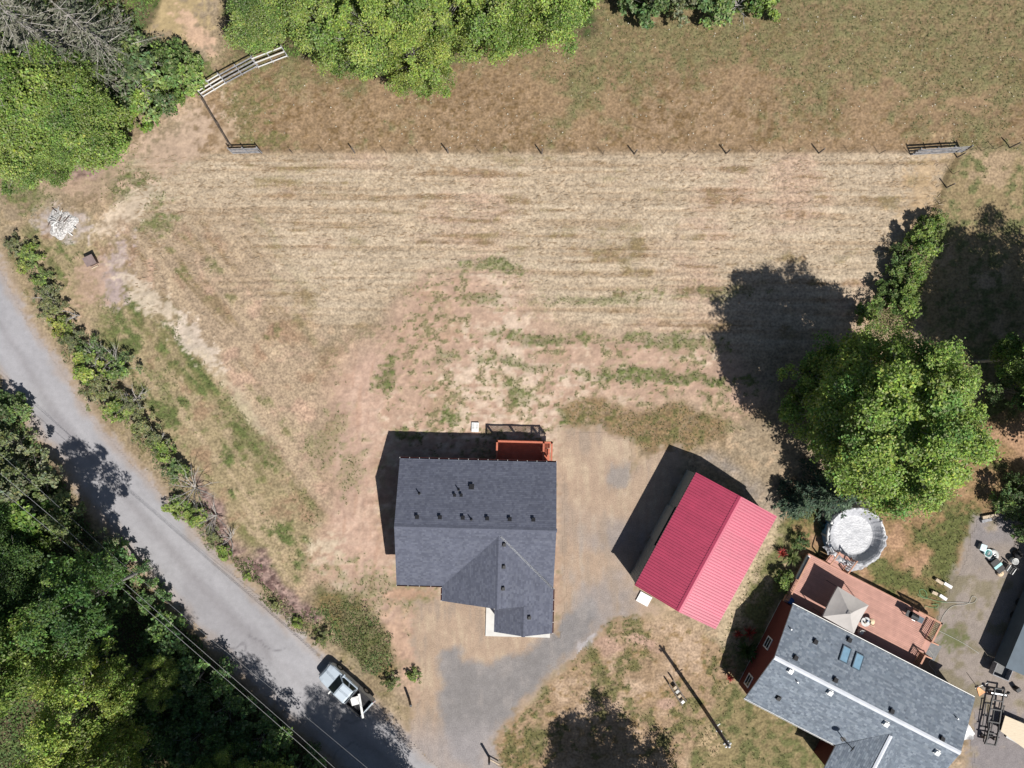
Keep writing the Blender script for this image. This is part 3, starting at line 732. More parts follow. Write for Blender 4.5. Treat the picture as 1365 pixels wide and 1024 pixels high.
def conifer(px, py, zc, h, r, tiers, branches, needles, tones, seed, label, bark='bark', bare=0.0, group=None, nlen=.3):
    g = np.random.default_rng(seed)
    mb, V, Q, Cc = make_conifer(g, h, r, tiers, branches, needles, tones, bare, nlen)
    p = W(px, py, zc)
    t = thing('conifer_tree', label, 'tree', (p.x, p.y, 0), group)
    off = np.array((p.x, p.y, 0)); mb.v = [(x + p.x, y + p.y, z) for x, y, z in mb.v]
    obj('trunk', mb, M[bark], t); fast_mesh('crown', V + off, Q, Cc, M['needle'], t)
    return t
BLUEGREEN = [(0.050, 0.085, 0.048), (0.066, 0.104, 0.056), (0.040, 0.070, 0.044)]
GREYGREEN = [(0.13, 0.13, 0.095), (0.10, 0.11, 0.075), (0.16, 0.155, 0.12), (0.07, 0.085, 0.05)]
conifer(1112, 660, 3.0, 6.0, 2.6, 9, 9, 120, BLUEGREEN, 31, 'dark blue green conifer drooping between the barn corner and the pool')
conifer(1062, 672, 1.2, 3.2, 1.8, 7, 8, 70, BLUEGREEN, 36, 'small dark conifer beside the east corner of the red barn')
conifer(28, 30, 9.0, 15.0, 6.0, 12, 9, 120, GREYGREEN, 32, 'grey lichen-hung conifer in the top left corner', bark='dead', bare=0.35, group='grey conifers at the top left', nlen=.36)
conifer(112, 38, 7.0, 11.0, 4.6, 11, 8, 90, GREYGREEN, 33, 'grey half bare conifer left of the dry clearing', bark='dead', bare=0.5, group='grey conifers at the top left', nlen=.34)
conifer(60, 78, 6.0, 9.5, 3.6, 10, 8, 80, GREYGREEN, 35, 'thin grey conifer squeezed between the top left corner and the green trees', bark='dead', bare=0.4, group='grey conifers at the top left', nlen=.34)

GN = 'trees at the top left by the road bend'
place('broad', 'broadleaf_tree', 'tree', 38, 128, 6.5, 0.92, 0.3, 'bright green tree at the left edge below the grey conifers', GN, (1.15, 1.1, 1.0))
place('broad', 'broadleaf_tree', 'tree', 98, 150, 5.5, 0.80, 1.9, 'bright green tree above the pink brush heap at the top left', GN, (1.1, 1.08, 1.0))
place('airy', 'broadleaf_tree', 'tree', 20, 190, 5.0, 0.80, 4.0, 'yellow green tree at the left edge nearest the road', GN)
place('broad', 'broadleaf_tree', 'tree', -30, 110, 7.0, 0.95, 2.2, 'green tree cut by the left edge of the photo', GN)
place('broad', 'broadleaf_tree', 'tree', 66, 196, 3.6, 0.52, 5.2, 'low green tree at the lower edge of the top left grove', GN, (1.05, 1.05, 1))
place('shrub_dark', 'bush', 'bush', 182, 112, 2.0, 2.0, 0.4, 'dark ivy green bush beside the clearing at the top left', 'bushes near the white rail fence', (1.25, 1.15, 1.25))
place('shrub_dark', 'bush', 'bush', 160, 92, 2.2, 1.8, 2.4, 'dark green bush under the grey conifer branches', 'bushes near the white rail fence', (1.15, 1.1, 1.2))
place('shrub_dark', 'bush', 'bush', 236, 92, 1.4, 1.5, 4.4, 'dark green bush just left of the white rail fence', 'bushes near the white rail fence', (1.2, 1.2, 1.0))
place('shrub_yellow', 'bush', 'bush', 222, 122, 1.0, 1.15, 1.0, 'light green bush at the lower end of the white rail fence', 'bushes near the white rail fence')
place('shrub', 'bush', 'bush', 190, 146, 1.2, 1.4, 3.0, 'green bush at the edge of the bare soil above the brush heap', 'bushes near the white rail fence', (1.1, 1.1, .9))
place('shrub', 'bush', 'bush', 150, 176, 1.2, 1.3, 5.0, 'green bush beside the cut pink brush', 'bushes near the white rail fence')
place('shrub_yellow', 'bush', 'bush', 258, 116, 0.6, 0.6, 2.0, 'small yellowish bush touching the first white fence post', 'bushes near the white rail fence', (1.2, 1.05, .8))

GT = 'trees along the top edge'
place('broad', 'broadleaf_tree', 'tree', 350, 8, 4.2, 0.66, 0.9, 'dense green tree behind the far end of the white rail fence', GT, (1.1, 1.05, 1.1))
place('airy', 'broadleaf_tree', 'tree', 416, 14, 5.5, 0.88, 2.2, 'loose light green tree second from the white rail fence', GT)
place('broad', 'broadleaf_tree', 'tree', 375, -42, 6.5, 0.9, 3.2, 'green tree half cut by the top edge above the white rail fence', GT)
place('airy', 'broadleaf_tree', 'tree', 500, 30, 6.0, 0.95, 3.6, 'yellow green tree reaching into the brown field', GT, (1.1, 1.08, 1))
place('airy', 'broadleaf_tree', 'tree', 548, 66, 5.2, 0.78, 5.3, 'yellow green tree standing farthest out into the brown field', GT, (1.18, 1.1, 1))
place('airy', 'broadleaf_tree', 'tree', 585, 10, 6.2, 0.86, 0.6, 'yellow green tree behind the one farthest out in the field', GT, (1.1, 1.06, 1))
place('airy', 'broadleaf_tree', 'tree', 660, 10, 5.0, 0.92, 1.5, 'light green tree left of the last one before the bare gap', GT, (1.05, 1.06, 1))
place('broad', 'broadleaf_tree', 'tree', 736, -2, 4.8, 0.90, 4.4, 'light green tree just left of the gap in the top tree line', GT, (1.3, 1.25, 1.1))
place('shrub', 'bush', 'bush', 470, 70, 1.4, 1.3, 1.2, 'green bush in the notch between two trees at the field edge', GT)
place('shrub_dark', 'bush', 'bush', 862, -6, 1.6, 1.7, 1.2, 'dark bush right of the gap at the top edge', 'bushes at the top edge', (1.1, 1.1, 1.1))
place('shrub_grey', 'bush', 'bush', 905, -8, 1.6, 1.4, 2.2, 'grey green bush at the top edge between dark bushes', 'bushes at the top edge')
place('shrub_dark', 'bush', 'bush', 945, -8, 1.6, 1.6, 3.9, 'dark bush left of the pale dead branches at the top edge', 'bushes at the top edge', (1.1, 1.1, 1.1))
place('shrub_yellow', 'bush', 'bush', 1018, 0, 1.2, 1.4, 3.2, 'light green bush right of the pale dead branches at the top edge', 'bushes at the top edge')

# --- hedge bank and trees at the right
GH = 'bushes in the hedge beside the maple'
place('shrub', 'bush', 'bush', 1242, 300, 1.4, 0.84, 0.2, 'topmost green bush of the hedge above the maple', GH, (1.0, 1.0, .95))
place('shrub', 'bush', 'bush', 1228, 328, 1.5, 1.05, 1.7, 'second green bush from the top of the hedge above the maple', GH, (1.0, 1.0, .95))
place('shrub_dark', 'bush', 'bush', 1206, 346, 1.4, 0.88, 2.9, 'dark bush on the field side of the hedge', GH, (1.1, 1.1, 1.0))
place('shrub', 'bush', 'bush', 1216, 368, 1.5, 1.01, 3.9, 'green bush in the middle of the hedge above the maple', GH, (.95, .97, .9))
place('shrub_dark', 'bush', 'bush', 1188, 392, 1.3, 0.92, 5.0, 'dark bush of the hedge nearest the maple shadow', GH, (1.2, 1.2, 1.0))
place('shrub', 'bush', 'bush', 1208, 402, 1.5, 1.01, 0.9, 'green bush where the hedge meets the maple crown', GH, (.95, .97, .9))
place('shrub_yellow', 'bush', 'bush', 1160, 415, 1.4, 0.84, 2.0, 'pale bush half in the shadow at the upper side of the maple', GH)
GR = 'trees at the right edge'
place('sparse', 'broadleaf_tree', 'tree', 1382, 478, 7.0, 0.85, 0.5, 'dark green tree at the right edge beside the maple', GR, (.9, .95, .9))
place('broad', 'broadleaf_tree', 'tree', 1560, 560, 9.5, 1.1, 0.9, 'tree beyond the right edge darkening the grass beside the maple', GR)
place('broad', 'broadleaf_tree', 'tree', 1505, 455, 9.5, 1.2, 0.5, 'tree beyond the right edge shading the field', GR)
place('broad', 'broadleaf_tree', 'tree', 1610, 560, 9.5, 1.1, 1.5, 'tree beyond the right edge shading the lawn', GR)
place('broad', 'broadleaf_tree', 'tree', 1532, 770, 7.5, .85, 2.5, 'tree beyond the right edge shading the gravel yard', GR)
place('shrub_dark', 'bush', 'bush', 1352, 660, 1.3, 1.1, 2.5, 'dark bush at the right edge above the gravel yard', GR)
place('shrub_dark', 'bush', 'bush', 1362, 700, 1.0, 0.8, 3.5, 'small dark bush above the scattered junk at the right edge', GR)
place('shrub_dark', 'bush', 'bush', 1350, 520, 1.3, 1.3, 4.5, 'dark bush in the shade between maple and right edge', GR)

# --- trees below the bottom edge whose shadows fall into the picture
GB = 'trees below the bottom edge'
place('broad', 'broadleaf_tree', 'tree', 884, 1192, 9.0, 1.05, 0.7, 'tree below the bottom edge shading the yard beside the drive', GB)
place('broad', 'broadleaf_tree', 'tree', 500, 1240, 11.0, 0.92, 2.0, 'tree below the bottom edge shading the asphalt lane', GB)
place('broad', 'broadleaf_tree', 'tree', 392, 1225, 11.0, 0.95, 3.0, 'roadside tree below the bottom edge', GB)
place('airy', 'broadleaf_tree', 'tree', 300, 1150, 10.5, 1.0, 4.0, 'loose roadside tree below the bottom edge', GB)
place('broad', 'broadleaf_tree', 'tree', 560, 1330, 9.5, 0.9, 4.6, 'tree shading the lane at the bottom edge', GB)

place('broad', 'broadleaf_tree', 'tree', 960, 1290, 9.0, 0.95, 1.7, 'second tree below the bottom edge shading the yard', GB)
for i_, (tx, ty, where_) in enumerate(((205, 855, 'beside the overhead wires'), (262, 895, 'in the middle of the dark wood'), (330, 965, 'on the lane side of the dark wood'), (232, 950, 'right of the sunlit corner tree'), (395, 1012, 'beside the lane at the bottom edge'), (290, 1015, 'at the bottom edge left of the lane'), (452, 978, 'on the asphalt behind the pickup'))):
    zz = 15.0 + (i_ % 3); k_ = zz / math.tan(SUN_EL) * PXM
    gx, gy = tx + SUN_AZ.x * k_, ty - SUN_AZ.y * k_; f_ = CAM_H / (CAM_H - zz)
    place('broad', 'broadleaf_tree', 'tree', CX + (gx - CX) * f_, CY + (gy - CY) * f_, zz, .84, i_ * 1.3, 'tall tree below the frame shading the spot ' + where_, GB, zs=2.1)
# --- the wood left of the road
GS = 'trees in the shaded wood at the lower left'
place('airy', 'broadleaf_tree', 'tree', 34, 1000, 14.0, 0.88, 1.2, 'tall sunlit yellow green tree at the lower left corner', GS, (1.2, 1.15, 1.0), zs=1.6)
place('airy', 'broadleaf_tree', 'tree', 150, 952, 10.0, 0.42, 2.4, 'narrow sunlit yellow green tree right of the lower left corner tree', GS, (1.15, 1.12, 1.0), zs=1.7)
place('shrub_dark', 'bush', 'bush', 164, 752, 1.2, 1.25, 0.8, 'dark bush at the lane edge below the round tree shadow', 'dark bushes in the shaded wood', (1.0, 1.1, 1.05))
place('shrub_grey', 'bush', 'bush', 140, 728, 1.0, .8, 1.8, 'grey green bush at the lane edge beside the round tree shadow', 'grey bushes beside the road')
place('shrub_dark', 'bush', 'bush', 205, 796, 1.0, .9, 2.8, 'small dark bush at the lane edge between two tree shadows', 'dark bushes in the shaded wood', (1.0, 1.1, 1.05))
place('sparse', 'broadleaf_tree', 'tree', 72, 820, 12.0, 1.0, 2.4, 'loose shade-tinted tree whose shadow lies round on the asphalt', GS, (.55, .68, .7), zs=1.35)  # leaf tint darkened to imitate shade on a crown standing in sun
place('broad', 'broadleaf_tree', 'tree', -95, 935, 14.0, 0.95, 0.4, 'tall tree at the left edge above the sunlit corner tree', GS, (1.05, 1.05, .9), zs=1.45)
place('airy', 'broadleaf_tree', 'tree', 30, 1095, 14.0, .95, 3.4, 'yellow green tree cut by the bottom left corner', GS, (1.2, 1.12, 1), zs=1.5)
place('airy', 'broadleaf_tree', 'tree', 268, 1062, 6.5, 0.55, 0.4, 'small tree whose lit tip pokes over the bottom edge', GS, (1.1, 1.1, 1))
place('sparse', 'broadleaf_tree', 'tree', 96, 770, 4.4, 0.62, 1.0, 'loose green tree beside the overhead wires above the dark wood', GS, (.9, .95, .9))
place('broad', 'broadleaf_tree', 'tree', -8, 745, 5.0, 0.72, 2.0, 'shade-tinted green tree at the left edge under the wires', GS, (.48, .58, .62))  # dark tint paints the wood's shade into leaves the sun still reaches
place('broad', 'broadleaf_tree', 'tree', -10, 835, 5.0, 0.75, 4.0, 'shade-tinted green tree at the left edge above the sunlit corner tree', GS, (.48, .58, .62))  # tint lowered here too: shade put into the leaf colour
place('broad', 'broadleaf_tree', 'tree', 72, 842, 4.6, 0.62, 5.0, 'shade-tinted tree behind the sunlit corner tree', GS, (.65, .75, .8))  # tint adds painted shade to whatever the taller trees cast
place('shrub_grey', 'bush', 'bush', 12, 592, 1.6, 1.25, 0.2, 'grey green bush beside the road at the left edge', 'grey bushes beside the road', (1, 1, 1))
place('shrub_grey', 'bush', 'bush', 44, 636, 1.7, 1.45, 1.3, 'grey green bush at the outer side of the lane below the first wires', 'grey bushes beside the road')
place('shrub_grey', 'bush', 'bush', 4, 660, 2.4, 1.7, 3.3, 'grey green bush at the left edge where the wires enter', 'grey bushes beside the road')
place('shrub_grey', 'bush', 'bush', 78, 690, 1.8, 1.3, 2.6, 'grey green bush beside the round road shadow', 'grey bushes beside the road', (.95, 1.05, .8))
place('shrub', 'bush', 'bush', 40, 700, 2.6, 1.9, 4.2, 'green bush under the two bright wires', 'grey bushes beside the road', (.85, .95, .8))
place('shrub_dark', 'bush', 'bush', 8, 545, 1.4, 1.1, 4.9, 'dark bush at the left edge where the lane enters', 'grey bushes beside the road')
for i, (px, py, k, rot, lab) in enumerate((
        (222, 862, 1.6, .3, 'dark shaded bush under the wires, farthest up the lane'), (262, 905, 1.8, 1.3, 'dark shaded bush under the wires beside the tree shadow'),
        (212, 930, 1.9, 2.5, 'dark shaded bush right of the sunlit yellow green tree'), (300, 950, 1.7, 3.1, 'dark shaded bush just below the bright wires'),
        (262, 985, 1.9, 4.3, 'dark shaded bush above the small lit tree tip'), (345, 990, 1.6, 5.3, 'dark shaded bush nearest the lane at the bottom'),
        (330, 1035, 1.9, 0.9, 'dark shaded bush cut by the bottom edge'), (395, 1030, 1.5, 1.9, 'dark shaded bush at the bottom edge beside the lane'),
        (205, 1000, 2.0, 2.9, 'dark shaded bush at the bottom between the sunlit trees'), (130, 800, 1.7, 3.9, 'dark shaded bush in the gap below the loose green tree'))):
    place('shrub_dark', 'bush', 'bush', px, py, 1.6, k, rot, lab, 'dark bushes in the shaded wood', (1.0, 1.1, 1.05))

# --- bushes on the bank between road and field
GV = 'roadside bushes between lane and field'
for (kind, px, py, k, rot, tint, lab) in (
        ('shrub_grey', 22, 328, .62, .1, (1, 1, 1), 'grey tinged bush first in the roadside row'),
        ('shrub_mix', 42, 340, .85, 1.1, (1.2, 1.2, 1), 'dark bush second in the roadside row below the ash heap'),
        ('shrub_yellow', 34, 352, .7, 2.1, (1.05, 1, 1), 'yellow green bush near the upper end of the roadside row'),
        ('shrub_mix', 58, 372, .75, 3.1, (1.15, 1.15, 1), 'dark bush left of the brown box'),
        ('shrub_grey', 66, 392, .7, 4.1, (.9, .95, .9), 'dull grey green bush below the brown box'),
        ('shrub_grey', 72, 412, .8, 5.1, (1.1, 1.1, 1), 'dark bush above the yellow green bush on the bank'),
        ('shrub_yellow', 82, 436, .95, .6, (1.25, 1.1, 1), 'brightest yellow green bush on the road bank'),
        ('shrub_grey', 100, 452, .7, 1.9, (.8, .85, .8), 'greyish bush just below the brightest yellow green bush'),
        ('shrub_mix', 122, 468, 1.0, 2.6, (.9, .95, 1), 'dark bush above the broad green roadside bush'),
        ('shrub', 118, 492, 1.2, 1.6, (1.2, 1.15, 1), 'broad mid green bush leaning over the lane'),
        ('shrub_mix', 160, 490, 1.1, 3.6, (1.0, 1.05, 1), 'dark bush on the field side of the broad green bush'),
        ('shrub_grey', 138, 520, 1.05, 4.6, (1, 1, .9), 'grey green bush below the broad green bush'),
        ('shrub', 160, 545, .95, 5.6, (1, 1, 1), 'green bush at the lower end of the broad roadside clump'),
        ('shrub_grey', 178, 538, .7, .9, (1, 1, 1), 'grey twiggy bush on the field edge above the lane shadow'),
        ('shrub_grey', 190, 566, .85, 2.9, (1.15, 1.15, 1), 'dark bush above the thin part of the roadside row'),
        ('shrub_grey', 206, 584, .8, 3.4, (.9, .95, .85), 'grey green bush on the bank opposite the round road shadow'),
        ('shrub', 220, 600, .8, 4.4, (.95, 1, .9), 'green bush on the bank opposite the round road shadow'),
        ('shrub_mix', 236, 626, .95, 5.9, (.9, .95, 1), 'dark bush beside the bare dead branches'),
        ('shrub_yellow', 238, 676, 1.0, 1.2, (1.05, 1.1, 1), 'light green bush leaning over the lane below the dead branches'),
        ('shrub', 262, 690, .8, 2.2, (1.1, 1.1, 1), 'green bush below the dead branches'),
        ('shrub_grey', 284, 714, .55, 3.2, (1, 1.05, .9), 'small grey green bush at the top of the cut brush heap'),
        ('shrub', 300, 736, .55, 4.2, (1, 1.05, .9), 'small green bush left of the cut brush heap'),
        ('shrub_mix', 330, 768, .36, 5.2, (1.3, 1.3, 1), 'small dark bush on the lane side of the cut brush heap'),
        ('shrub_grey', 368, 806, .36, .3, (1.3, 1.3, 1.1), 'small dark bush near the lower end of the cut brush heap'),
        ('shrub', 396, 830, .42, 1.3, (1.0, 1.0, .9), 'small green bush above the parked pickup'),
        ('shrub_grey', 430, 850, .5, 2.3, (.9, .95, .75), 'grey green bush right of the bush above the parked pickup'),
        ('shrub_grey', 522, 908, .5, 1.8, (.75, .85, .65), 'small bush beside the leaning post at the drive mouth'),
        ('shrub_mix', 552, 900, .5, 2.8, (1.2, 1.2, 1), 'small dark bush left of the grey gravel patch')):
    zc = 0.9 * k
    tint = (tint[0] * 1.15, tint[1] * 1.06, tint[2] * 1.1)
    place(kind, 'bush', 'bush', px, py, zc * .6, k * .93, rot, lab, GV, tint, zs=.66)

# --- bare dead shrubs
def dead_shrub(px, py, r, h, n, seed, label, flat=0.5):
    g = np.random.default_rng(seed); p = W(px, py, h * .5); p.z = 0
    t = thing('dead_shrub', label, 'bush', p, 'bare dead shrubs')
    trunk = MB(); br = MB()
    trunk.tube([p + Vector((0, 0, -.2)), p + Vector((0.05, 0.02, h * .3))], [.06, .045], 6)
    for i in range(n):
        an = g.uniform(0, 6.283); L = r * g.uniform(.5, 1.1); e = p + Vector((math.cos(an) * L, math.sin(an) * L, h * g.uniform(.5, 1.0)))
        s = p + Vector((0, 0, h * g.uniform(.1, .3))); m = s.lerp(e, .55) + Vector((g.normal() * .12, g.normal() * .12, h * .1))
        br.tube([s, m, e], [.035, .022, .008], 4, caps=False)
        for k in range(4):
            a = s.lerp(m, g.uniform(.5, 1)) if k < 2 else m.lerp(e, g.uniform(.1, .8)); d = (e - s).normalized()
            q = a + d * r * g.uniform(.2, .4) + Vector((g.normal(), g.normal(), g.normal() * .4)) * r * .2
            br.tube([a, q], [.014, .004], 3, caps=False)
    obj('trunk', trunk, M['dead'], t); obj('branches', br, M['dead'], t)
dead_shrub(256, 652, 2.0, 2.2, 16, 41, 'bare pale dead shrub with long branches on the road bank')
dead_shrub(286, 688, 1.6, 1.2, 14, 42, 'lower bare grey shrub next to the cut brush heap')
dead_shrub(178, 532, 1.4, 1.6, 10, 43, 'bare grey twigs sticking out of the broad roadside clump')
dead_shrub(150, 478, 1.1, 1.9, 8, 44, 'bare grey twigs above the broad green roadside bush')
dead_shrub(985, 4, 2.2, 1.5, 14, 45, 'fan of pale dead branches at the top edge')
dead_shrub(62, 398, 1.0, 1.3, 9, 47, 'bare grey twigs beside the brown box bank')
dead_shrub(212, 590, 1.1, 1.2, 10, 48, 'bare grey twigs on the bank opposite the round road shadow')
dead_shrub(130, 470, 1.2, 1.5, 10, 49, 'bare grey twigs above the widest roadside bush, nearer the field')
dead_shrub(306, 718, 1.0, .7, 10, 50, 'flat bare branches at the upper end of the cut brush heap')
dead_shrub(100, 420, .9, 1.2, 6, 46, 'thin bare twigs beside the brightest yellow green bush')

# --- low growth nobody could count
def sample(poly, n, g):
    P = np.array(poly, float); lo, hi = np.maximum(P.min(0), [-60, -60]), np.minimum(P.max(0), [1425, 1090])
    px = g.uniform(lo[0], hi[0], n); py = g.uniform(lo[1], hi[1], n)
    k = sdist(px, py, poly) + 9 * fbm(px, py, 26, 3, 77) - 3 > 0
    return px[k], py[k]

def undergrowth(name, label, poly, n, hmax, leaf, tones, seed, m='leaf'):
    g = np.random.default_rng(seed); px, py = sample(poly, n, g)
    X = (px - CX) / PXM; Y = -(py - CY) / PXM
    hh = hmax * np.clip(0.45 + 0.7 * fbm(X, Y, 2.2, 3, seed), 0.05, 1.2)
    edge = sstep(0, 16, sdist(px, py, poly))
    Z = hh * (0.25 + 0.75 * edge) * g.uniform(0.35, 1.0, len(X)) ** 0.5
    P = np.stack([X, Y, Z + .03], 1)
    V, Q = leaf_quads(P, g.normal(size=P.shape) * .6 + np.array([0, 0, .8]), leaf, g)
    tn = np.array(tones)[np.clip(((fbm(X, Y, 1.6, 2, seed + 1) * .6 + .5) * len(tones)).astype(int), 0, len(tones) - 1)]
    col = tn * (1 + g.normal(size=(len(X), 1)) * .22)
    o = fast_mesh(name, V, Q, np.repeat(np.clip(col, .004, .5), 4, 0), M[m])
    return tag(o, label, kind='stuff')
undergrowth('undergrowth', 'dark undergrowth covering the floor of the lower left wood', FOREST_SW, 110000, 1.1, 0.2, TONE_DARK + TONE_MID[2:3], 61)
undergrowth('undergrowth', 'green undergrowth between the top left trees', FOREST_NW[1:12] + [(-60, 250), (-60, -60)], 30000, 1.0, 0.18, TONE_DARK + TONE_MID, 62)
undergrowth('undergrowth', 'green undergrowth along the foot of the top tree line', [(318, 60), (420, 76), (500, 96), (560, 100), (620, 66), (700, 58), (790, 36), (790, -40), (318, -40)], 22000, .8, .17, TONE_MID, 63)
undergrowth('undergrowth', 'green undergrowth along the foot of the top edge bushes', [(835, 12), (900, 18), (1000, 16), (1040, 4), (1040, -30), (835, -30)], 6000, .7, .16, TONE_MID + TONE_DARK, 64)
undergrowth('scrub', 'low green and dry scrub knitting the roadside bushes together', [(8, 322), (30, 322), (62, 365), (95, 425), (150, 470), (185, 540), (232, 610), (262, 650), (296, 700), (312, 742), (296, 744), (250, 700), (214, 640), (170, 578), (120, 540), (98, 500), (70, 440), (36, 372)], 34000, .62, .12, TONE_GREY + TONE_DARK[:2] + [(0.24, .22, .11), (.26, .23, .14), (.20, .22, .09)], 66)
undergrowth('hedge_growth', 'light green tangle filling the hedge strip above the maple', [(1240, 275), (1266, 284), (1246, 350), (1226, 415), (1200, 450), (1145, 445), (1160, 405), (1190, 350), (1215, 305)], 15000, 1.5, .13, TONE_MID + TONE_GREY[:1] + [(.17, .21, .07)], 67)
undergrowth('bramble', 'low brambles and weeds on the bank above the parked pickup', [(300, 722), (345, 755), (400, 815), (440, 800), (490, 800), (528, 850), (520, 895), (500, 905), (440, 862), (400, 846), (350, 800), (300, 744)], 20000, .34, .12, TONE_DARK[:2] + [(0.17, .16, .08), (.17, .19, .08), (.14, .18, .065), (.12, .16, .055)], 65)

def scatter_weeds(name, label, n, seed, box, blade, tones, thresh=0.25, tri=3, lift=0.0):
    """tufts of short blades where the ground is green"""
    g = np.random.default_rng(seed)
    px = g.uniform(box[0], box[2], n); py = g.uniform(box[1], box[3], n)
    X = (px - CX) / PXM; Y = -(py - CY) / PXM
    _, gr, h = ground_cover(X, Y)
    d = np.minimum(np.minimum(-sdist(px, py, ROAD_R + ROAD_L[::-1]), -sdist(px, py, DRIVE)), -sdist(px, py, PAD))
    k = (gr > thresh) & (g.uniform(size=n) < gr + .2) & (d > 2)
    for a in AVOID: k &= sdist(px, py, a) < 0
    X, Y, h, gr = X[k], Y[k], h[k], gr[k]; n = len(X)
    base = np.stack([X, Y, h - .01], 1); Vs = []; tn = np.array(tones)[g.integers(0, len(tones), n)] * g.uniform(.75, 1.25, (n, 1))
    for b in range(tri):
        an = g.uniform(0, 6.283, n); L = blade * g.uniform(.5, 1.3, n)
        d2 = np.stack([np.cos(an), np.sin(an), np.zeros(n)], 1); s2 = np.stack([-np.sin(an), np.cos(an), np.zeros(n)], 1)
        tip = base + d2 * (L * .75)[:, None] + np.array([0, 0, 1.0]) * (L * g.uniform(.3, .9, n))[:, None]
        w = (L * .28)[:, None]
        Vs.append(np.stack([base - s2 * w, base + s2 * w, tip], 1))
    V = np.stack(Vs, 1).reshape(-1, 3); Q = np.arange(len(V)).reshape(-1, 3)
    return tag(fast_mesh(name, V, Q, np.repeat(tn, 3 * tri, 0), M['weed']), label, kind='stuff')
AVOID = [[(518, 600), (750, 605), (752, 850), (640, 855), (520, 790)], [(905, 625), (1040, 680), (960, 850), (835, 780)], [(1060, 725), (1255, 820), (1310, 940), (1280, 1060), (1100, 1060), (985, 925)]]
scatter_weeds('weeds', 'short weeds and grass tufts growing over the field', 150000, 71, (-20, -20, 1385, 1044), 0.125, [(.13, .14, .06), (.15, .15, .065), (.105, .12, .05), (.19, .16, .08)])
def straw():
    g = np.random.default_rng(72); n = 9000
    px = g.uniform(180, 1255, n); py = g.uniform(207, 420, n); k = g.uniform(size=n) < sstep(430, 260, py) + .1
    px, py = px[k], py[k]; n = len(px); X = (px - CX) / PXM; Y = -(py - CY) / PXM
    an = g.normal(size=n) * .35; L = g.uniform(.12, .4, n)[:, None]; w = g.uniform(.012, .025, n)[:, None]
    d = np.stack([np.cos(an), np.sin(an), g.normal(size=n) * .02], 1); s = np.stack([-np.sin(an), np.cos(an), np.zeros(n)], 1)
    c = np.stack([X, Y, g.uniform(-.01, .02, n)], 1)
    V = np.stack([c - d * L / 2 - s * w, c + d * L / 2 - s * w, c + d * L / 2 + s * w, c - d * L / 2 + s * w], 1).reshape(-1, 3)
    col = np.array([S(212, 190, 160), S(224, 203, 176), S(190, 162, 128)])[g.integers(0, 3, n)]
    tag(fast_mesh('straw', V, np.arange(4 * n).reshape(n, 4), np.repeat(col, 4, 0), M['weed']), 'cut straw lying in rows on the mown field', kind='stuff')
straw()
def flecks():
    g = np.random.default_rng(73); n = 420; px = g.uniform(330, 1360, n); py = g.uniform(20, 200, n)
    X = (px - CX) / PXM; Y = -(py - CY) / PXM; P = np.stack([X, Y, g.uniform(.03, .12, n)], 1)
    V, Q = leaf_quads(P, g.normal(size=P.shape) * .2 + np.array([0, 0, 1.0]), .10, g, 1.2)
    tag(fast_mesh('seed_heads', V, Q, np.full((len(V), 3), .5) * np.array([1, .95, .8]), M['weed']), 'pale seed heads dotted over the brown field', kind='stuff')
flecks()
# ------------------------------------------------------------------ buildings
def clip_poly(pts, a, b):
    """keep the part of a 2-D polygon left of the line a -> b"""
    out = []; n = len(pts)
    f = lambda p: (b[0] - a[0]) * (p[1] - a[1]) - (b[1] - a[1]) * (p[0] - a[0])
    for i in range(n):
        p, q = pts[i], pts[(i + 1) % n]; fp, fq = f(p), f(q)
        if fp >= 0: out.append(p)
        if (fp >= 0) != (fq >= 0):
            t = fp / (fp - fq); out.append((p[0] + (q[0] - p[0]) * t, p[1] + (q[1] - p[1]) * t))
    return out

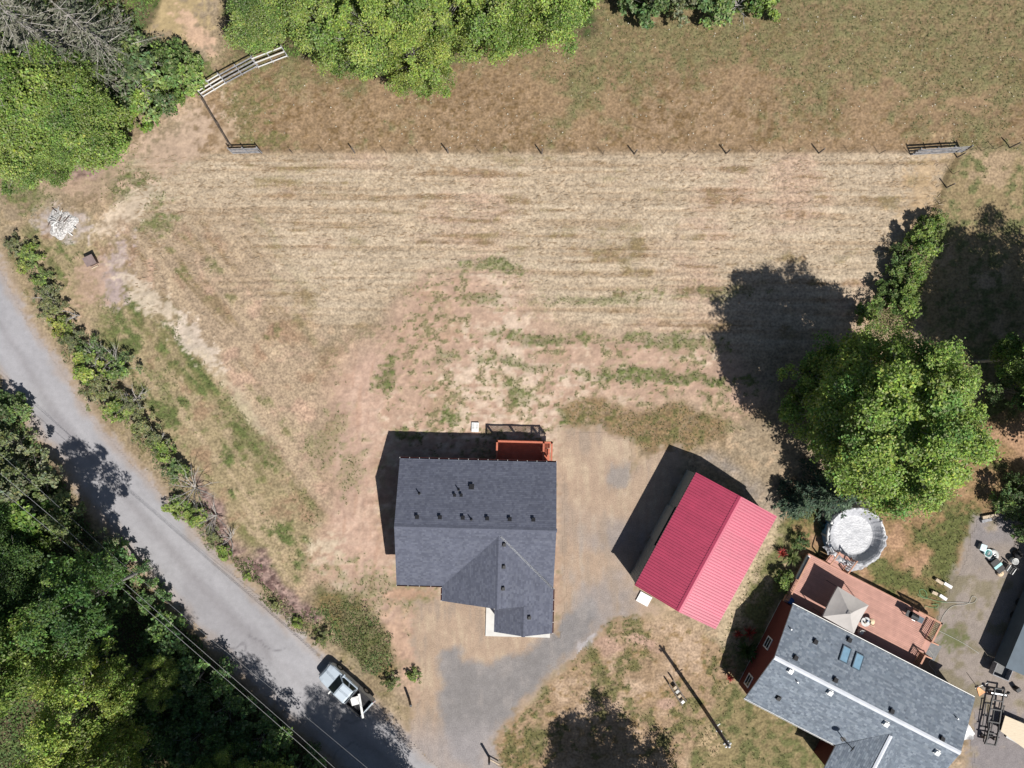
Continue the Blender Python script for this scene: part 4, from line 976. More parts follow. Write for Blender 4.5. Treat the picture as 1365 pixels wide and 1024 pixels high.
def shingle_plane(name, corners, eave_dir, tones, parent, seed, course=0.145, tab=0.30, thick=0.016, vari=0.09):
    """overlapping shingles on one convex roof plane (corners counter-clockwise from above; eave_dir runs along the courses)"""
    g = np.random.default_rng(seed)
    o = corners[0]; e = eave_dir.normalized()
    n = (corners[1] - corners[0]).cross(corners[2] - corners[0]).normalized()
    if n.z < 0: n = -n
    up = n.cross(e).normalized()
    if up.z < 0: up = -up
    P2 = [((c - o).dot(e), (c - o).dot(up)) for c in corners]
    ar = sum(P2[i][0] * P2[(i + 1) % len(P2)][1] - P2[(i + 1) % len(P2)][0] * P2[i][1] for i in range(len(P2)))
    if ar < 0: P2 = P2[::-1]
    x0 = min(p[0] for p in P2); x1 = max(p[0] for p in P2); y0 = min(p[1] for p in P2); y1 = max(p[1] for p in P2)
    V = []; F = []; Cc = []
    y = y0; row = 0
    while y < y1:
        x = x0 - g.uniform(0, tab)
        rowk = 1 + g.normal() * 0.025
        while x < x1:
            w = tab * g.uniform(.55, 1.25)
            q = [(x, y), (x + w, y), (x + w, y + course), (x, y + course)]
            for i in range(len(P2)):
                q = clip_poly(q, P2[i], P2[(i + 1) % len(P2)])
                if len(q) < 3: break
            if len(q) >= 3:
                col = np.array(tones[g.integers(0, len(tones))]) * (1 + g.normal() * vari) * rowk
                th = thick * g.uniform(.8, 1.2); b = len(V)
                for (a, c2) in q:
                    lift = 0.004 + th * (1 - (c2 - y) / course)
                    V.append(o + e * a + up * c2 + n * lift)
                for (a, c2) in q: V.append(o + e * a + up * c2 - n * 0.01)
                k = len(q)
                F.append(list(range(b, b + k)))
                for i in range(k): F.append([b + (i + 1) % k, b + i, b + k + i, b + k + (i + 1) % k])
                Cc += [np.clip(col, .005, .6)] * (2 * k)
            x += w
        y += course; row += 1
    off = wloc(parent)
    # make faces point up
    me = bpy.data.meshes.new(name)
    me.from_pydata([tuple(v - off) for v in V], [], F)
    if len(me.polygons) and me.polygons[0].normal.z < 0: me.flip_normals()
    a = me.attributes.new('tint', 'FLOAT_COLOR', 'POINT')
    c4 = np.ones((len(V), 4), np.float32); c4[:, :3] = np.array(Cc); a.data.foreach_set('color', c4.ravel())
    me.materials.append(M['shingle']); me.update()
    return tag(link(bpy.data.objects.new(name, me), parent), kind='stuff')

def roof_deck(corners, parent, m, thick=0.14, name='roof_deck'):
    mb = MB(); mb.prism(corners if (corners[1] - corners[0]).cross(corners[2] - corners[0]).z > 0 else corners[::-1], -thick)
    return obj(name, mb, m, parent)

def plane_basis(p0, p1, p2):
    n = (p1 - p0).cross(p2 - p0).normalized()
    if n.z < 0: n = -n
    return n

def box_vent(parent, c, n, e, size=0.34, h=0.16, m='dark', name='roof_vent', cap=None):
    """a low square vent on a roof plane: flange, body and lid"""
    up = n.cross(e).normalized()
    def slab(mb, s, z0, z1):
        q = [(-s, -s), (s, -s), (s, s), (-s, s)]
        mb.hexa([c + e * a + up * b + n * z0 for a, b in q], [c + e * a + up * b + n * z1 for a, b in q])
    mb = MB(); slab(mb, size * .62, .02, .035); slab(mb, size * .40, .03, h); slab(mb, size * .52, h, h + .03)
    o = obj(name, mb, M[cap or m], parent)
    return o

def pipe_vent(parent, c, h=0.35, r=0.045, m='dark'):
    mb = MB(); mb.lathe(c + Vector((0, 0, -.05)), [(r * 2.6, 0), (r * 2.2, .10), (r, .14), (r, h + .05)], 8)
    return obj('vent_pipe', mb, M[m], parent)

def window(parent, fr, uv, z0, z1, width, along, out, frame_m='white', muntin=True, depth=.05):
    """a framed window in a wall; along / out are unit vectors"""
    c = fr.p(*uv); fm = MB(); zc = (z0 + z1) / 2
    def bar(a0, a1, b0, b1, d0, d1, mb):
        q = [(a0, d0), (a1, d0), (a1, d1), (a0, d1)]
        f = lambda a, d, z: Vector((c.x, c.y, 0)) + along * a + out * d + Vector((0, 0, z))
        mb.hexa([f(a, d, b0) for a, d in q], [f(a, d, b1) for a, d in q])
    w = width / 2; t = .09
    bar(-w, w, z0, z0 + t, 0, depth, fm); bar(-w, w, z1 - t, z1, 0, depth, fm)
    bar(-w, -w + t, z0 + t, z1 - t, 0, depth, fm); bar(w - t, w, z0 + t, z1 - t, 0, depth, fm)
    if muntin: bar(-w + t, w - t, zc - .025, zc + .025, 0, depth * .8, fm)
    win = obj('window', fm, M[frame_m], parent)
    for a, b in (((z0 + t, zc - .025), (zc + .025, z1 - t)) if muntin else ((z0 + t, z1 - t),)):
        g = MB(); bar(-w + t, w - t, a, b, .005, .02, g); obj('pane', g, M['glass'], win)
    return win

def gutter_strip(parent, a, b, out, m='fascia', name='gutter'):
    a = Vector(a); b = Vector(b); z = Vector((0, 0, 1)); mb = MB()
    for d0, d1, z0, z1 in ((0, .10, -.11, -.095), (.088, .10, -.095, .0), (0, .012, -.095, .0)):
        mb.hexa([a + out * d0 + z * z0, b + out * d0 + z * z0, b + out * d1 + z * z0, a + out * d1 + z * z0], [a + out * d0 + z * z1, b + out * d0 + z * z1, b + out * d1 + z * z1, a + out * d1 + z * z1])
    return obj(name, mb, M[m], parent)

def stairs_and_rail(*a): pass

def guard_rail(parent, path, zdeck, h, m, post_every=2.0, baluster=.115, cap_w=.14):
    """posts, top cap, lower rail and balusters along a path of points"""
    path = [Vector((p.x, p.y, zdeck)) for p in path]
    cap = MB(); low = MB(); bal = MB(); Z = Vector((0, 0, 1)); posts = []
    for a, b in zip(path[:-1], path[1:]):
        d = (b - a); L = d.length; dn = d.normalized()
        cap.beam(a + Z * (h - .02) - dn * cap_w * .5, b + Z * (h - .02) + dn * cap_w * .5, cap_w, .04)
        low.beam(a + Z * .10, b + Z * .10, .04, .08); low.beam(a + Z * (h - .085), b + Z * (h - .085), .04, .085)
        n = max(1, round(L / post_every))
        posts += [a + d * (i / n) for i in range(n + 1)]
        k = max(1, int(L / baluster))
        for i in range(1, k):
            p = a + d * (i / k)
            bal.beam(p + Z * .13, p + Z * (h - .12), .035, .035, up=dn)
    seen = []
    for p in posts:
        if all((p - q).length > .1 for q in seen):
            seen.append(p); mb = MB(); mb.box(p + Z * (h / 2 - .03), (.09, .09, h - .06)); obj('railing_post', mb, M[m], parent)
    obj('railing_cap', cap, M[m], parent); obj('railing_rail', low, M[m], parent)
    tag(obj('baluster', bal, M[m], parent), kind='stuff')

# ---- the new house with dark grey shingles
def main_house():
    EZ = 2.9; SL = 0.396
    o = W(533, 611, EZ)
    fr = Frame(o, -1.5)
    Wd, D = 12.19, 9.84
    RZ = EZ + SL * D / 2
    G1L, G1C = 3.55, 7.87; G1Z = EZ + (Wd - G1C) * SL
    G2C, G2L = 9.93, 7.67; G2Z = EZ + (Wd - G2C) * SL
    V1, V2 = 11.0, 13.3
    t = thing('house', 'house with dark grey shingle roof and front gable beside the gravel drive', 'house', fr.p(6, 6, 0))
    P = fr.p
    # walls, in from the eaves
    wl = MB()
    foot = [(.35, .40), (Wd - .35, .40), (Wd - .35, 10.6), (7.75, 10.6), (G1L + .35, 10.6), (G1L + .35, D - .45), (.35, D - .45)]
    wl.prism([P(u, v, EZ - .03) for u, v in foot][::-1], -(EZ - .03))
    wall = obj('wall', wl, M['siding'], t)
    gb = MB()
    for u in (.35, Wd - .45):
        gb.prism([P(u, .45, EZ - .03), P(u, D - .45, EZ - .03), P(u, D / 2, RZ - .22)], .001)
        q = [P(u, .45, EZ - .03), P(u, D - .45, EZ - .03), P(u, D / 2, RZ - .22)]; s = fr.u * .1
        gb.add(q + [x + s for x in q], [(0, 1, 2), (5, 4, 3), (0, 3, 4, 1), (1, 4, 5, 2), (2, 5, 3, 0)])
    q = [P(G1L + .35, 10.5, EZ - .03), P(Wd - .35, 10.5, EZ - .03), P(G1C, 10.5, G1Z - .2)]; s = fr.v * .1
    gb.add(q + [x + s for x in q], [(0, 1, 2), (5, 4, 3), (0, 3, 4, 1), (1, 4, 5, 2), (2, 5, 3, 0)])
    obj('gable_wall', gb, M['siding'], t)
    tones = [S(107, 111, 127), S(112, 116, 132), S(102, 106, 122), S(117, 121, 136)]
    planes = {
        'north': ([P(Wd, 0, EZ), P(0, 0, EZ), P(0, D / 2, RZ), P(Wd, D / 2, RZ)], fr.u),
        'south': ([P(0, D, EZ), P(Wd, D, EZ), P(Wd, D / 2, RZ), P(0, D / 2, RZ)], fr.u),
    }
    va = D / 2 + (RZ - G1Z) / SL                    # where the front ridge meets the main roof
    planes['west'] = ([P(G1L, V1, EZ), P(G1C, V1, G1Z), P(G1C, va, G1Z), P(G1L, D, EZ)], fr.v)
    planes['east'] = ([P(Wd, V1, EZ), P(Wd, D, EZ), P(G1C, va, G1Z), P(G1C, V1, G1Z)], fr.v)
    planes['porch_east'] = ([P(Wd, V2, EZ), P(Wd, V1, EZ), P(G2C, V1, G2Z), P(G2C, V2, G2Z)], fr.v)
    planes['porch_west'] = ([P(G2L, V2, EZ), P(G2C, V2, G2Z), P(G2C, V1 - .8, G2Z), P(G2L, V1 - .8, EZ)], fr.v)
    roof = None
    for i, (k, (cs, e)) in enumerate(planes.items()):
        o_ = roof_deck(cs, t if roof is None else t, M['fascia'], .15, 'roof')
        shingle_plane('shingle', cs, e, tones, o_, 100 + i, tab=.22, vari=.035, thick=.012)
    # ridge caps
    rc = MB()
    def cap(a, b, w=.15):
        a = Vector(a); b = Vector(b); d = (b - a).normalized(); s = d.cross(Vector((0, 0, 1))).normalized(); L = (b - a).length; n = int(L / .3)
        for i in range(n):
            p = a + d * (L * i / n); q = a + d * (L * (i + 1.15) / n); z0 = Vector((0, 0, .035)); z1 = Vector((0, 0, .022)); dn = Vector((0, 0, -.4 * w))
            rc.add([p - s * w + dn + z1, p + z0, p + s * w + dn + z1, q - s * w + dn + z1 - Vector((0, 0, .01)), q + z0 - Vector((0, 0, .01)), q + s * w + dn + z1 - Vector((0, 0, .01))], [(0, 1, 4, 3), (1, 2, 5, 4)])
    cap(P(0, D / 2, RZ), P(Wd, D / 2, RZ)); cap(P(G1C, va, G1Z), P(G1C, V1, G1Z)); cap(P(G2C, V1, G2Z), P(G2C, V2, G2Z))
    m = mat('ridge_cap_shingles', S(107, 111, 127), var=.12, scale=3, rough=.9)
    tag(obj('ridge_cap', rc, m, t), kind='stuff')
    # pale valley flashing on the east side of the front gable
    vm = MB(); a = P(G1C + .15, va, G1Z + .03); b = P(Wd, D, EZ + .07); d = (b - a).normalized(); s = d.cross(Vector((0, 0, 1))).normalized() * .075
    vm.add([a - s, b - s, b + s, a + s], [(0, 1, 2, 3)]); vm.prism([a - s, b - s, b + s, a + s], -.012)
    obj('valley_flashing', vm, mat('grey_valley_metal', S(178, 182, 192), var=.1, scale=6, rough=.6), t)
    # gutters with white hanger brackets
    N_ = [(P(0, -.005, EZ - .02), P(Wd, -.005, EZ - .02), -fr.v), (P(0, D + .005, EZ - .02), P(G1L, D + .005, EZ - .02), fr.v), (P(Wd + .005, D, EZ - .02), P(Wd + .005, V2, EZ - .02), fr.u), (P(G1L - .005, D + .12, EZ - .02), P(G1L - .005, V1, EZ - .02), -fr.u)]
    for a, b, out in N_:
        g = gutter_strip(t, a, b, out)
        n = max(2, int((b - a).length / .75))
        for i in range(n + 1):
            p = a.lerp(b, i / n); mb = MB(); mb.beam(p - out * .01 + Vector((0, 0, .008)), p + out * .10 + Vector((0, 0, .008)), .03, .012); obj('gutter_hanger', mb, M['offwhite'], g)
    # vents
    n_n = plane_basis(*planes['north'][0][:3]); n_e = plane_basis(*planes['east'][0][:3])
    pn = planes['north'][0][0]; pe = planes['east'][0][0]
    for px, py in ((556, 689.5), (586.5, 690), (617, 690.5), (649.5, 691.5), (679.5, 692.5), (711, 693)):
        box_vent(t, hit(px, py, pn, n_n), n_n, fr.u, .23)
    box_vent(t, hit(628.5, 649, pn, n_n), n_n, fr.u, .32)
    for px, py in ((606, 660.5), (614.8, 660.5)): box_vent(t, hit(px, py, pn, n_n), n_n, fr.u, .18)
    for px, py in ((611.5, 653), (559, 658), (628.3, 692.5)): pipe_vent(t, hit(px, py, pn, n_n), .42)
    for px, py in ((671.3, 726), (670.8, 755.5), (670, 784.5), (704.8, 823)):
        box_vent(t, hit(px, py, pe, n_e), n_e, fr.v, .23)
    # porch posts
    for u, v in ((G2L + .25, V2 - .3), (Wd - .3, V2 - .3)):
        c = P(u, v, 0); mb = MB(); mb.box((c.x, c.y, 1.45), (.16, .16, 2.7), R(-1.5)); obj('porch_post', mb, M['white'], t)
    # front windows and door under the gable (seen only from the side)
    window(t, fr, (1.9, D - .445), 1.0, 2.2, 1.5, fr.u, fr.v)
    window(t, fr, (5.6, 10.605), 1.0, 2.2, 1.5, fr.u, fr.v)
    dm = MB(); dm.fbox(fr, 8.6, 9.55, 10.605, 10.66, .1, 2.15); d_ = obj('door', dm, M['white'], t)
    hm = MB(); hm.fbox(fr, 9.40, 9.47, 10.66, 10.72, 1.0, 1.08); obj('handle', hm, M['steel'], d_)
    for v in (3.0, 7.0):
        window(t, fr, (.345, v), 1.0, 2.2, 1.3, -fr.v, -fr.u)
    window(t, fr, (Wd - .345, 4.0), 1.0, 2.2, 1.3, fr.v, fr.u)
    # concrete porch slab, poured as part of the house
    sl = MB()
    sl.fbox(fr, 6.94, 12.19, 10.72, 14.6, -.1, .12); obj('porch_slab', sl, M['concrete'], t)
    # rear deck with guard rail
    dz = .85
    dk = thing('deck', 'small cedar coloured rear deck behind the dark roofed house', 'deck', P(9.5, -.6, 0))
    u0, u1, v0, v1 = 7.45, 11.85, -1.5, .33
    nb = 13
    bw = (v1 - v0) / nb
    for i in range(nb):
        mb = MB(); mb.fbox(fr, u0, 11.2, v0 + i * bw + .004, v0 + (i + 1) * bw - .004, dz - .035, dz); obj('deck_board', mb, M['cedar'], dk)
    jm = MB(); jm.fbox(fr, u0, 11.2, v0 + .02, v0 + .06, dz - .25, dz - .04); jm.fbox(fr, u0 + .01, u0 + .05, v0 + .07, v1, dz - .25, dz - .04); jm.fbox(fr, 11.15, 11.19, v0 + .07, v1, dz - .25, dz - .04)
    obj('joist', jm, M['cedar'], dk)
    for u, v in ((u0 + .1, v0 + .12), (11.1, v0 + .12), (9.3, v0 + .12), (u0 + .1, v1 - .1), (11.1, v1 - .1)):
        mb = MB(); c = P(u, v, 0); mb.box((c.x, c.y, dz / 2 - .06), (.1, .1, dz - .1), R(-1.5)); obj('leg', mb, M['cedar'], dk)
    for i in range(3):                                # steps down at the right-hand end
        mb = MB(); z = dz - .2 - i * .2; mb.fbox(fr, 11.24, 11.78, v0 + .1 + i * .55, v0 + .6 + i * .55, z - .04, z); obj('tread', mb, M['cedar'], dk)
    guard_rail(dk, [P(u0 + .06, v1 - .1), P(u0 + .06, v0 + .06), P(11.2, v0 + .06)], dz, 1.06, 'cedar')
    guard_rail(dk, [P(11.2, v0 + .06), P(11.84, v0 + .06), P(11.84, v1 - .15)], dz, 1.06, 'cedar')
    guard_rail(dk, [P(11.2, v0 + .12), P(11.2, v0 + 1.5)], dz, 1.06, 'cedar')
    return fr
HF = main_house()

# ---- the red metal barn
def barn():
    EZ, RZ = 3.0, 4.12
    nw, ne, se, sw = W(926, 631, EZ), W(1031, 685, EZ), W(958, 842, EZ), W(848, 779, EZ)
    ang = math.degrees(math.atan2((ne - nw).y + (se - sw).y, (ne - nw).x + (se - sw).x))
    cen = (nw + ne + se + sw) / 4
    Lu = ((ne - nw).length + (se - sw).length) / 2; Lv = ((sw - nw).length + (se - ne).length) / 2
    f0 = Frame((0, 0), ang); o = cen - f0.u * Lu / 2 - f0.v * Lv / 2
    fr = Frame(o, ang); P = fr.p
    t = thing('barn', 'barn with red ribbed metal roof and grey walls beside the gravel drive', 'barn', P(Lu / 2, Lv / 2, 0))
    ins = .06
    def wallpanel(u0, u1, v0, v1, name='wall'):
        mb = MB(); mb.fbox(fr, u0, u1, v0, v1, 0, EZ - .08); return obj(name, mb, M['barnwall'], t)
    # ribbed wall sheets as separate parts along the visible west side
    nS = 10
    for i in range(nS):
        mb = MB(); a = ins + (Lv - 2 * ins) * i / nS; b = ins + (Lv - 2 * ins) * (i + 1) / nS
        mb.fbox(fr, ins, ins + .06, a + .002, b - .002, 0, EZ - .08)
        for k in range(4):
            c = a + (b - a) * (k + .5) / 4; mb.fbox(fr, ins - .025, ins, c - .03, c + .03, 0, EZ - .09)
        obj('wall_sheet', mb, M['barnwall'], t)
    wallpanel(Lu - ins - .06, Lu - ins, ins, Lv - ins)
    for v in (ins + .001, Lv - ins - .06):
        mb = MB(); s = fr.v * .058
        q = [P(ins + .062, v, 0), P(Lu - ins - .062, v, 0), P(Lu - ins - .062, v, EZ - .05), P(Lu / 2, v, RZ - .08), P(ins + .062, v, EZ - .05)]
        mb.add(q + [x + s for x in q], [(4, 3, 2, 1, 0), (5, 6, 7, 8, 9)] + [(i, (i + 1) % 5, 5 + (i + 1) % 5, 5 + i) for i in range(5)])
        obj('gable_wall', mb, M['barnwall'], t)
    # sliding doors on the west side and a walk door in the south gable
    dm = MB(); dm.fbox(fr, ins - .10, ins - .03, 3.3, 6.3, .05, 2.6); d = obj('door', dm, M['barnwall'], t)
    tm = MB(); tm.fbox(fr, ins - .14, ins - .03, 3.1, 6.5, 2.62, 2.7); obj('door_track', tm, M['dark'], d)
    dm = MB(); dm.fbox(fr, .35, 1.3, Lv - ins, Lv - ins + .05, .05, 2.1); d = obj('door', dm, M['white'], t)
    hm = MB(); hm.fbox(fr, 1.15, 1.22, Lv - ins + .05, Lv - ins + .11, 1.0, 1.07); obj('handle', hm, M['steel'], d)
    # roof sheets: each about 0.9 m wide with raised ribs
    n = 11; pw = Lv / n
    for side in (0, 1):
        ue, ur = (0.0, Lu / 2) if side == 0 else (Lu, Lu / 2)
        sgn = 1 if side == 0 else -1
        slope = (RZ - EZ) / (Lu / 2)
        nrm = Vector((0, 0, 1)) - fr.u * sgn * slope; nrm.normalize()
        for i in range(n):
            mb = MB(); v0 = i * pw; v1 = (i + 1) * pw
            prof = []
            for k in range(4):
                c = v0 + pw * (k + .5) / 4; w = pw / 4
                prof += [(c - w / 2, 0), (c - .042, 0), (c - .018, .042), (c + .018, .042), (c + .042, 0)]
            prof.append((v1, 0))
            va = [P(ue, v, EZ) + nrm * (h + .0) for v, h in prof]; vb = [P(ur - sgn * .02, v, RZ - .02 * slope) + nrm * h for v, h in prof]
            va2 = [p - nrm * .02 for p in va]; vb2 = [p - nrm * .02 for p in vb]
            m_ = len(prof); vs = va + vb + va2 + vb2; fs = []
            for j in range(m_ - 1):
                f = (j, j + 1, m_ + j + 1, m_ + j)
                fs.append(f if side == 1 else f[::-1]); fs.append((2 * m_ + j, 2 * m_ + j + 1, j + 1, j) if side == 1 else (j, j + 1, 2 * m_ + j + 1, 2 * m_ + j))
            mb.add(vs, fs)
            q_ = obj('roof_sheet', mb, M['redmetal'], t); k_ = 1 + random.uniform(-.06, .06); q_.color = (k_, k_, k_, 1)
    rc = MB(); s = (RZ - EZ) / (Lu / 2)
    a0, a1 = P(Lu / 2 - .2, -.02, RZ + .035 - .2 * s), P(Lu / 2 - .2, Lv + .02, RZ + .035 - .2 * s)
    b0, b1 = P(Lu / 2, -.02, RZ + .05), P(Lu / 2, Lv + .02, RZ + .05)
    c0, c1 = P(Lu / 2 + .2, -.02, RZ + .035 - .2 * s), P(Lu / 2 + .2, Lv + .02, RZ + .035 - .2 * s)
    rc.add([a0, a1, b0, b1, c0, c1], [(0, 1, 3, 2), (2, 3, 5, 4)]); obj('ridge_cap', rc, M['redmetal'], t)
    for v in (-.03, Lv):                              # rake trim
        for ue in (0, Lu):
            mb = MB(); mb.beam(P(ue, v + .015, EZ - .03), P(Lu / 2, v + .015, RZ - .03), .035, .12); obj('rake_trim', mb, M['redmetal'], t)
    for u, out in ((-.02, -fr.u), (Lu + .02, fr.u)):
        mb = MB(); mb.beam(P(u, 0, EZ - .06), P(u, Lv, EZ - .06), .03, .1); obj('eave_trim', mb, M['dark' if u < 0 else 'redmetal'], t)
    # white door step
    c = W(858.5, 798.5, .1); st = MB(); st.box((c.x, c.y, .07), (1.05, .85, .14), R(ang))
    tag(obj('door_step', st, M['white']), 'white square concrete step outside the barn by its lower left corner', 'step')
    return fr, Lu, Lv
BF, BLU, BLV = barn()

# ---- the neighbour's house with its light grey roof
def neighbour():
    EZ, SL = 2.5, .30
    fr = Frame(W(1057, 806, EZ), -27.2); P = fr.p
    Wd, D = 16.03, 8.27; RZ = EZ + SL * D / 2
    t = thing('house', 'low red walled house with light grey shingle roof and skylights at the lower right', 'house', P(8, 4, 0))
    wl = MB(); wl.fbox(fr, .12, Wd - .2, .30, D - .30, .12, EZ - .02); obj('wall', wl, M['siding'], t)
    sk = MB(); sk.fbox(fr, .16, Wd - .24, .34, D - .34, -.1, .12); obj('foundation', sk, M['offwhite'], t)
    for u in (.12, Wd - .3):
        gb = MB(); q = [P(u, .32, EZ - .02), P(u, D - .32, EZ - .02), P(u, D / 2, RZ - .13)]; s = fr.u * .1
        gb.add(q + [x + s for x in q], [(0, 1, 2), (5, 4, 3), (0, 3, 4, 1), (1, 4, 5, 2), (2, 5, 3, 0)]); obj('gable_wall', gb, M['siding'], t)
    tones = [S(134, 145, 157), S(144, 154, 166), S(124, 134, 147), S(153, 163, 174), S(130, 140, 153)]
    # cross gable on the lower side
    GC, GH = 10.9, 2.9; GZ = EZ + .05 + SL * GH
    # its ridge starts where the main roof is as high
    vg = D - (GZ - EZ) / SL; V2 = D + 2.2
    planes = [([P(Wd, 0, EZ), P(0, 0, EZ), P(0, D / 2, RZ), P(Wd, D / 2, RZ)], fr.u), ([P(0, D, EZ), P(Wd, D, EZ), P(Wd, D / 2, RZ), P(0, D / 2, RZ)], fr.u),
              ([P(GC - GH, V2, EZ + .05), P(GC, V2, GZ), P(GC, vg, GZ), P(GC - GH, D, EZ + .05)], fr.v), ([P(GC + GH, V2, EZ + .05), P(GC + GH, D, EZ + .05), P(GC, vg, GZ), P(GC, V2, GZ)], fr.v)]
    for i, (cs, e) in enumerate(planes):
        o_ = roof_deck(cs, t, M['offwhite'], .10, 'roof')
        shingle_plane('shingle', cs, e, tones, o_, 200 + i, tab=.26, course=.15, vari=.06, thick=.012)
    gw = MB(); gw.fbox(fr, GC - GH + .2, GC + GH - .2, D - .29, V2 - .3, 0, EZ); obj('wall', gw, M['siding'], t)
    # white metal ridge caps
    def ridge(a, b, w, name='ridge_cap'):
        mb = MB(); d = (b - a).normalized(); s = d.cross(Vector((0, 0, 1))).normalized() * w; dn = Vector((0, 0, -w * SL))
        z = Vector((0, 0, .05)); mb.add([a - s + dn + z, a + z, a + s + dn + z, b - s + dn + z, b + z, b + s + dn + z], [(0, 1, 4, 3), (1, 2, 5, 4)])
        obj(name, mb, mat('pale_ridge_metal', (.46, .48, .52), var=.08, scale=2, rough=.6), t)
    ridge(P(0, D / 2, RZ), P(Wd, D / 2, RZ), .17); ridge(P(GC, vg + .25, GZ), P(GC, V2, GZ), .15)
    # gutters: white on both long sides
    gutter_strip(t, P(0, -.005, EZ - .02), P(Wd, -.005, EZ - .02), -fr.v, 'white'); gutter_strip(t, P(0, D + .005, EZ - .02), P(GC - GH - .1, D + .005, EZ - .02), fr.v, 'white')
    # white framed windows in the west gable
    for px, py in ((1025.5, 858), (1001.5, 909)):
        q = W(px, py, 1.5); u, v = fr.px(px, py, 1.5)
        window(t, fr, (.118, v), 1.0, 2.0, .95, -fr.v, -fr.u)
    nN = plane_basis(*planes[0][0][:3]); pN = planes[0][0][0]; nS_ = plane_basis(*planes[1][0][:3]); pS = planes[1][0][0]
    # skylights
    for px, py in ((1126, 872.5), (1143, 882)):
        c = hit(px, py, pN, nN); e = fr.u; up = nN.cross(e).normalized(); up = up if up.z > 0 else -up
        mb = MB(); f = lambda a, b, z: c + e * a + up * b + nN * z
        for (a0, a1, b0, b1) in ((-.36, .36, -.62, -.55), (-.36, .36, .55, .62), (-.36, -.29, -.55, .55), (.29, .36, -.55, .55)):
            q = [(a0, b0), (a1, b0), (a1, b1), (a0, b1)]; mb.hexa([f(a, b, -.02) for a, b in q], [f(a, b, .12) for a, b in q])
        s = obj('skylight', mb, M['bluegrey'], t)
        g = MB(); q = [(-.29, -.55), (.29, -.55), (.29, .55), (-.29, .55)]; g.hexa([f(a, b, .07) for a, b in q], [f(a, b, .10) for a, b in q])
        obj('pane', g, mat('blue_skylight_glass', (.16, .27, .36), var=.1, scale=3, rough=.18, spec=.6), s)
    # vents: dark on the deck side, pale hoods below the ridge
    for px, py in ((1086.5, 855.5), (1060, 877), (1131.5, 853), (1113, 906.5), (1188, 948), (1255, 985)):
        box_vent(t, hit(px, py, pN, nN), nN, fr.u, .30)
    for px, py in ((1053.5, 893.5), (1106, 922.5), (1180.5, 964), (1248.5, 1002)):
        c = hit(px, py, pS, nS_); box_vent(t, c, nS_, fr.u, .34, .2, 'white', cap='white')
    box_vent(t, hit(1037.5, 930, pS, nS_), nS_, fr.u, .30)
    for px, py, pl, nn in ((1053.5, 838, pN, nN), (1274.5, 956.5, pN, nN), (1062, 908, pS, nS_)): pipe_vent(t, hit(px, py, pl, nn), .3, .04, 'steel')
    # antenna mast with stay wires near the lower eave
    b = hit(1124, 985, pS, nS_); an = thing('antenna', 'dark antenna mast with a flat dish on the light grey roof', 'antenna', b)
    mb = MB(); mb.tube([b + Vector((0, 0, -.05)), b + Vector((.02, 0, 1.7))], .035, 6); obj('mast', mb, M['dark'], an)
    mb = MB(); mb.box(b + Vector((0, 0, .03)), (.34, .34, .05), R(20)); obj('base_plate', mb, M['dark'], an)
    mb = MB(); tl = Matrix.Rotation(R(62), 3, Vector((.6, .8, 0)).normalized())
    mb.v += [tuple(b + Vector((.0, 0, 1.55)) + tl @ Vector((.30 * math.cos(a) * r, .22 * math.sin(a) * r, z))) for r, z in ((1, .03), (1, 0)) for a in [k * math.pi / 6 for k in range(12)]]
    mb.f += [tuple(range(12)), tuple(range(23, 11, -1))] + [((i + 1) % 12, i, 12 + i, 12 + (i + 1) % 12) for i in range(12)]
    obj('dish', mb, M['dark'], an)
    mb = MB()
    for px, py in ((1112, 962), (1140, 968), (1131, 996)): mb.tube([b + Vector((0, 0, 1.4)), hit(px, py, pS, nS_)], .008, 3)
    obj('stay_wire', mb, M['steel'], an)

    # ---- the big faded red deck behind it
    dz = .75
    u0, u1, v0, v1 = .1, 11.65, -4.05, .26
    dk = thing('deck', 'large faded red deck with a canopy behind the grey roofed house', 'deck', P(6, -2, 0))
    nb = 31; bw = (v1 - v0) / nb
    for i in range(nb):
        mb = MB(); mb.fbox(fr, u0, u1, v0 + i * bw + .007, v0 + (i + 1) * bw - .007, dz - .035, dz); q_ = obj('deck_board', mb, M['redwood'], dk); k_ = 1 + random.uniform(-.09, .07); q_.color = (k_, k_, k_, 1)
    fm = MB(); fm.fbox(fr, u0, u1, v0 - .045, v0 - .002, dz - .3, dz - .02); fm.fbox(fr, u0 - .045, u0 - .002, v0, v1, dz - .3, dz - .02); fm.fbox(fr, u1 + .002, u1 + .045, v0, v1, dz - .3, dz - .02)
    obj('fascia', fm, M['redrail'], dk)
    for i in range(7):
        u = u0 + .1 + (u1 - u0 - .2) * i / 6; c = P(u, v0 + .15, 0); mb = MB(); mb.box((c.x, c.y, dz / 2 - .05), (.1, .1, dz - .08), R(-27)); obj('leg', mb, M['redrail'], dk)
    guard_rail(dk, [P(9.6, v0 + .06), P(u1 - .06, v0 + .06), P(u1 - .06, -2.3)], dz, .95, 'redrail', 1.6, .13)
    guard_rail(dk, [P(u1 - .06, -1.1), P(u1 - .06, .1)], dz, .95, 'redrail', 1.2, .13)
    for v in (-2.3, -1.1):                            # handrails of the stairs down to the yard
        mb = MB(); mb.beam(P(u1, v, dz + .92), P(u1 + 1.0, v, .95), .09, .05); obj('handrail', mb, M['redrail'], dk)
        mb = MB(); c = P(u1 + .98, v, 0); mb.box((c.x, c.y, .45), (.09, .09, .9), R(-27)); obj('railing_post', mb, M['redrail'], dk)
    for i in range(3):
        z = dz - .19 * (i + 1); mb = MB(); mb.fbox(fr, u1 + .06 + i * .28, u1 + .06 + (i + 1) * .28 - .01, -2.25, -1.15, z - .04, z); obj('tread', mb, M['redwood'], dk)
